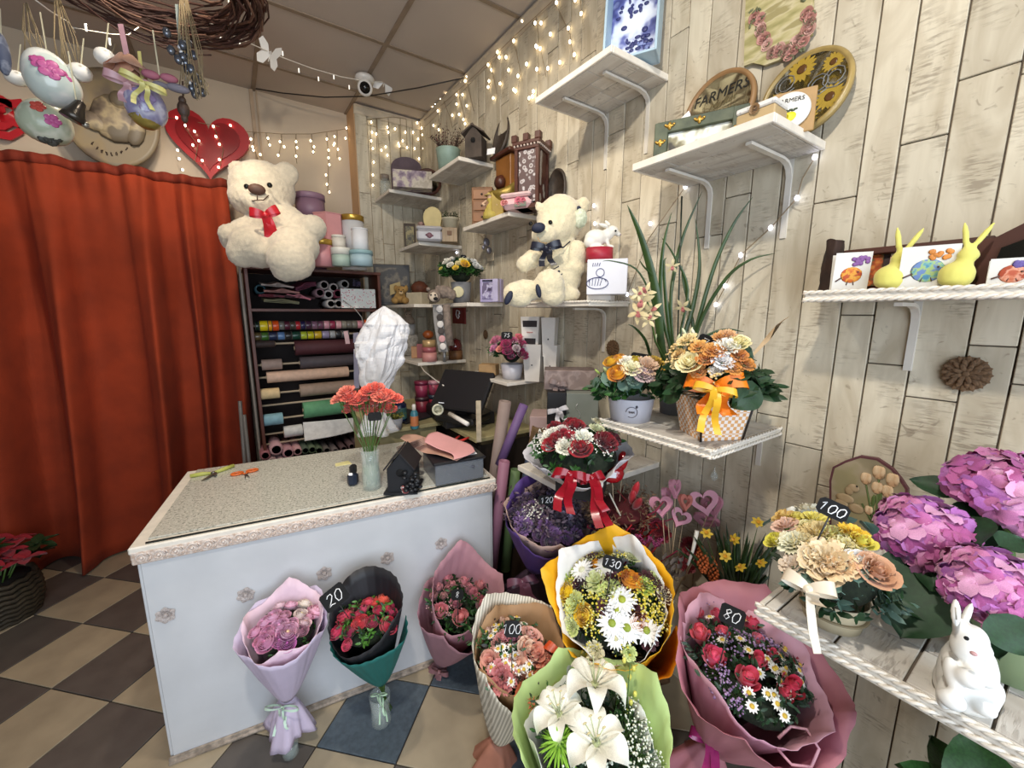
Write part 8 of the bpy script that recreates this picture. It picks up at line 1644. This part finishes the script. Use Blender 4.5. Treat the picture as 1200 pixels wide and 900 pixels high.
price_tag('130',718,660,1.06,'black price tag reading 130 in the yellow bouquet',w=.056,h=.036,roll=-8,stick=.08)
# ---- lilies in green
tie=of(690,1010,.86); head=of(693,862,.84)
t,M,L=bouquet_root('lily_bouquet','white lily bouquet with green chrysanthemum in pale green paper, nearest the camera',tie,head)
grn=mat('pale green paper','b7cf86',.6,var=.08,vs=6); frost=mat('frosted white paper','d9dcd2',.6,var=.05,vs=8,bump=.2,bs=25); c=crop(560,770,4.615)
b=Bunch(t,M,L,.135,.25,6)
for (x,y),r,l in zip(c((630,235),(440,360),(640,520)),(.075,.062,.068),(.05,.03,.03)): b.put(lily(),r,x,y,lift=l,tilt=.3,spin=20)
for (x,y),r in zip(c((450,505),),(.05,)): b.put(spider_mum(),r,x,y,lift=.02)
for x,y in c((850,420),(780,200),(760,560),(900,500),(840,300),(920,600),(700,580),(800,480),(560,620)): b.put(tiny_cluster('e9ecd8',36,seed=int(x)%3,r=.06,name='gypsophila'),.045,x,y,lift=.01)
for (x,y) in c((800,330),(560,430),(520,170)): b.put(leafmesh('g',.2),.085,x,y,lift=.015,tilt=1.2)
greens(t,.135,L,100,36,ls=.018,ln=.07,dome=.5,low=.35,m2=mat('pistachio leaf','2c4630',.5,var=.3))
paper('frosted_paper',frost,t,L,.152,r0=.02,amp=.06,k=4,rim=.95,back=.04,backdir=80,corner=.1,coff=20,seed=33)
paper('green_paper',grn,t,L,.19,r0=.022,amp=.07,k=3,rim=.96,back=.16,backdir=85,corner=.13,coff=20,seed=31)
g=G(); g.tube([(.095,.03,L*.9),(.105,.06,L+.05),(.112,.075,L+.13)],.0016,5)
for k in range(7): g.ell((.1+.012*(k%3),.05+.006*k,L+.01+.02*k),(.006,.006,.009),nu=6,nv=4,mi=1)
g.obj('catkin_twig',[STEM,mat('yellow catkin','d6cf62',.6)],t)
# ---- pink roses 80
tie=of(832,872,1.0); head=of(877,781,.93)
t,M,L=bouquet_root('rose_bouquet','hot pink rose and chamomile bouquet in dusky pink paper under the ledge',tie,head)
pk=mat('dusky pink paper','b3747f',.62,var=.07,vs=7,bump=.15,bs=20); edge=mat('pale pink paper lining','d2a0b0',.65,var=.06,vs=8); c=crop(760,680,4.09)
b=Bunch(t,M,L,.135,.22,7,ell=1.15)
for (x,y),r,col in zip(c((250,270),(355,262),(235,172),(330,180),(490,225),(625,300),(315,385),(525,405),(590,370),(465,478),(668,520),(520,290),(710,400),(640,545)),(.029,.021,.022,.021,.026,.021,.032,.026,.019,.032,.031,.018,.022,.024),('df5566','d94a60','cf4560','c4405a','d3415c','cc3f58','e0486c','c8304a','d03c55','df4a66','d6304c','d77088','b03048','d83850')): b.put(bud(col,seed=int(y)%3),r,x,y,tilt=.4)
for x,y in c((470,355),(560,398),(525,240),(520,465),(625,385),(640,355),(600,440),(645,440),(620,505),(470,560),(485,625),(560,565),(590,570),(660,560),(640,670),(605,612),(345,305),(715,425),(430,300),(590,445),(640,465),(710,450),(285,195),(645,345),(720,505),(450,210)): b.put(chamomile(),.0125,x,y,lift=.016)
for x,y in c((540,330),(330,300),(350,480),(400,350),(430,580),(760,460),(320,440),(560,300),(390,270),(260,120),(420,590),(580,310),(330,520),(480,290)): b.put(tiny_cluster('a487ae',26,seed=int(x)%3,c2='7c5c86',r=.11,name='statice'),.024,x,y,lift=.01)
greens(t,.14,L,120,46,ls=.022,ln=.07,dome=.4,low=.3,m1=mat('rose leaf','26442a',.5,var=.3))
paper('inner_paper',edge,t,L,.158,r0=.02,amp=.07,k=5,rim=1.0,back=.1,backdir=60,corner=.1,coff=30,seed=43,ell=1.15,rimroll=.03)
paper('outer_paper',pk,t,L,.185,r0=.022,amp=.06,k=3,rim=.9,back=.3,backdir=60,corner=.2,coff=55,seed=41,ell=1.15,rimroll=.05)
skirt('paper_skirt',pk,t,.16,.1,seed=12,k=4); bow('magenta_ribbon',mat('magenta ribbon','a02a6a',.25,var=.1),t,M.inverted()@faceM(of(832,868,.93),10),s_=.05,w_=.022,tails=3,tl=.12,seed=13)
g=G(); g.tube([(0,0,0),(.02,.035,0),(.05,.045,.0),(.075,.02,0),(.065,-.02,0),(.03,-.035,.01),(0,-.02,.015)],.0035,6); o=g.obj('curled_paper_edge',mat('pink curl','d9a7b0',.5),t,M=M.inverted()@faceM(of(912,865,.8),0))
price_tag('80',858,722,.9,'black price tag reading 80 in the dusky pink rose bouquet',w=.056,h=.045,roll=-8,stick=.09)
# ---- purple 120
tie=of(626,668,1.47); head=of(642,606,1.38)
t,M,L=bouquet_root('dried_bouquet','dark purple bouquet in violet and kraft paper behind the yellow one',tie,head)
b=Bunch(t,M,L,.13,.25,8,corecol=mat('dark dried core','2a1e26',.9)); c=crop(560,480,6); rd=random.Random(2)
cols=['5a3a6c','7a5a8c','3f2a4c','8e78a0','4a2f50','a99ab4','2f2036','6c4a78']
for k in range(40):
    a=k*2.4; q=sqrt((k+.5)/40); b.put(carnation(cols[k%8],seed=k%3) if k%2 else rose(cols[(k*3)%8],seed=k%3),rd.uniform(.018,.028),xy=(q*cos(a)*.95,q*sin(a)*.95))
for x,y in c((380,740),(420,700),(350,760),(440,740)): b.put(tiny_cluster('d8d2c4',30,seed=3,r=.1),.03,x,y,lift=.012)
greens(t,.135,L,120,56,ls=.018,ln=.08,dome=.6,low=.2,m1=mat('dried plum leaf','3a2a34',.7,var=.3),m2=mat('dried mauve leaf','5e4c56',.7,var=.3))
paper('violet_paper',mat('violet paper','4c3270',.6,var=.1),t,L,.165,r0=.02,amp=.06,k=3,rim=.95,back=.2,corner=.12,seed=53)
paper('kraft_lining',mat('rosy kraft lining','b7998c',.7,var=.1),t,L,.152,r0=.02,amp=.05,k=4,rim=1.0,back=.05,corner=.12,coff=10,seed=51)
skirt('paper_skirt',mat('plum paper','3c2438',.6,var=.1),t,.26,.12,seed=15,k=4); bow('plum_ribbon',mat('plum ribbon','6e4254',.3),t,M.inverted()@faceM(of(612,682,1.36),20),s_=.055,w_=.026,tails=2,tl=.08,seed=14)
price_tag('120',641,586,1.34,'black price tag reading 120 in the dark purple bouquet',w=.06,h=.034,roll=8,stick=.07)
# ================================================================= repeats share a group
GR={'ribbon_spool':'ribbon spools on the two ribbon rods','paper_roll':'rolls of wrapping paper','price_tag':'chalk price tags','wall_shelf':'shelves on the plank walls','hat_box':'hat boxes on top of the ribbon unit','folded_paper':'folded papers in the ribbon unit','wall_rosette':'straw rosettes on the plank wall','heart_pick':'pink wooden hearts on sticks','egg_pick':'white egg picks','red_pick':'red picks by the low shelf','gift_box':'stack of gift boxes','paper_box':'white paper boxes','greeting_card':'bird cards on the rabbit shelf','easter_egg':'painted hanging eggs','spotted_egg':'spotted hanging balls','raffia_tassel':'raffia tassels','butterfly':'butterflies on the garland','rabbit_figurine':'rabbit figurines','ribbon_tub':'tubs on the desk','fairy_lights':'fairy light strings','teddy_bear':'big teddy bears','dried_spike':'orange dried spikes','pole':'grey poles','oval_tray':'dark oval trays','rose_bouquet':'wrapped bouquets','mixed_bouquet':'wrapped bouquets','ranunculus_bouquet':'wrapped bouquets','dried_bouquet':'wrapped bouquets','lily_bouquet':'wrapped bouquets','bouquet_vase':'glass vases under the counter bouquets'}
for o in bpy.data.objects:
    if 'label' in o and o.parent is None and 'group' not in o:
        k=o.name.split('.')[0]
        if k in GR: o['group']=GR[k]
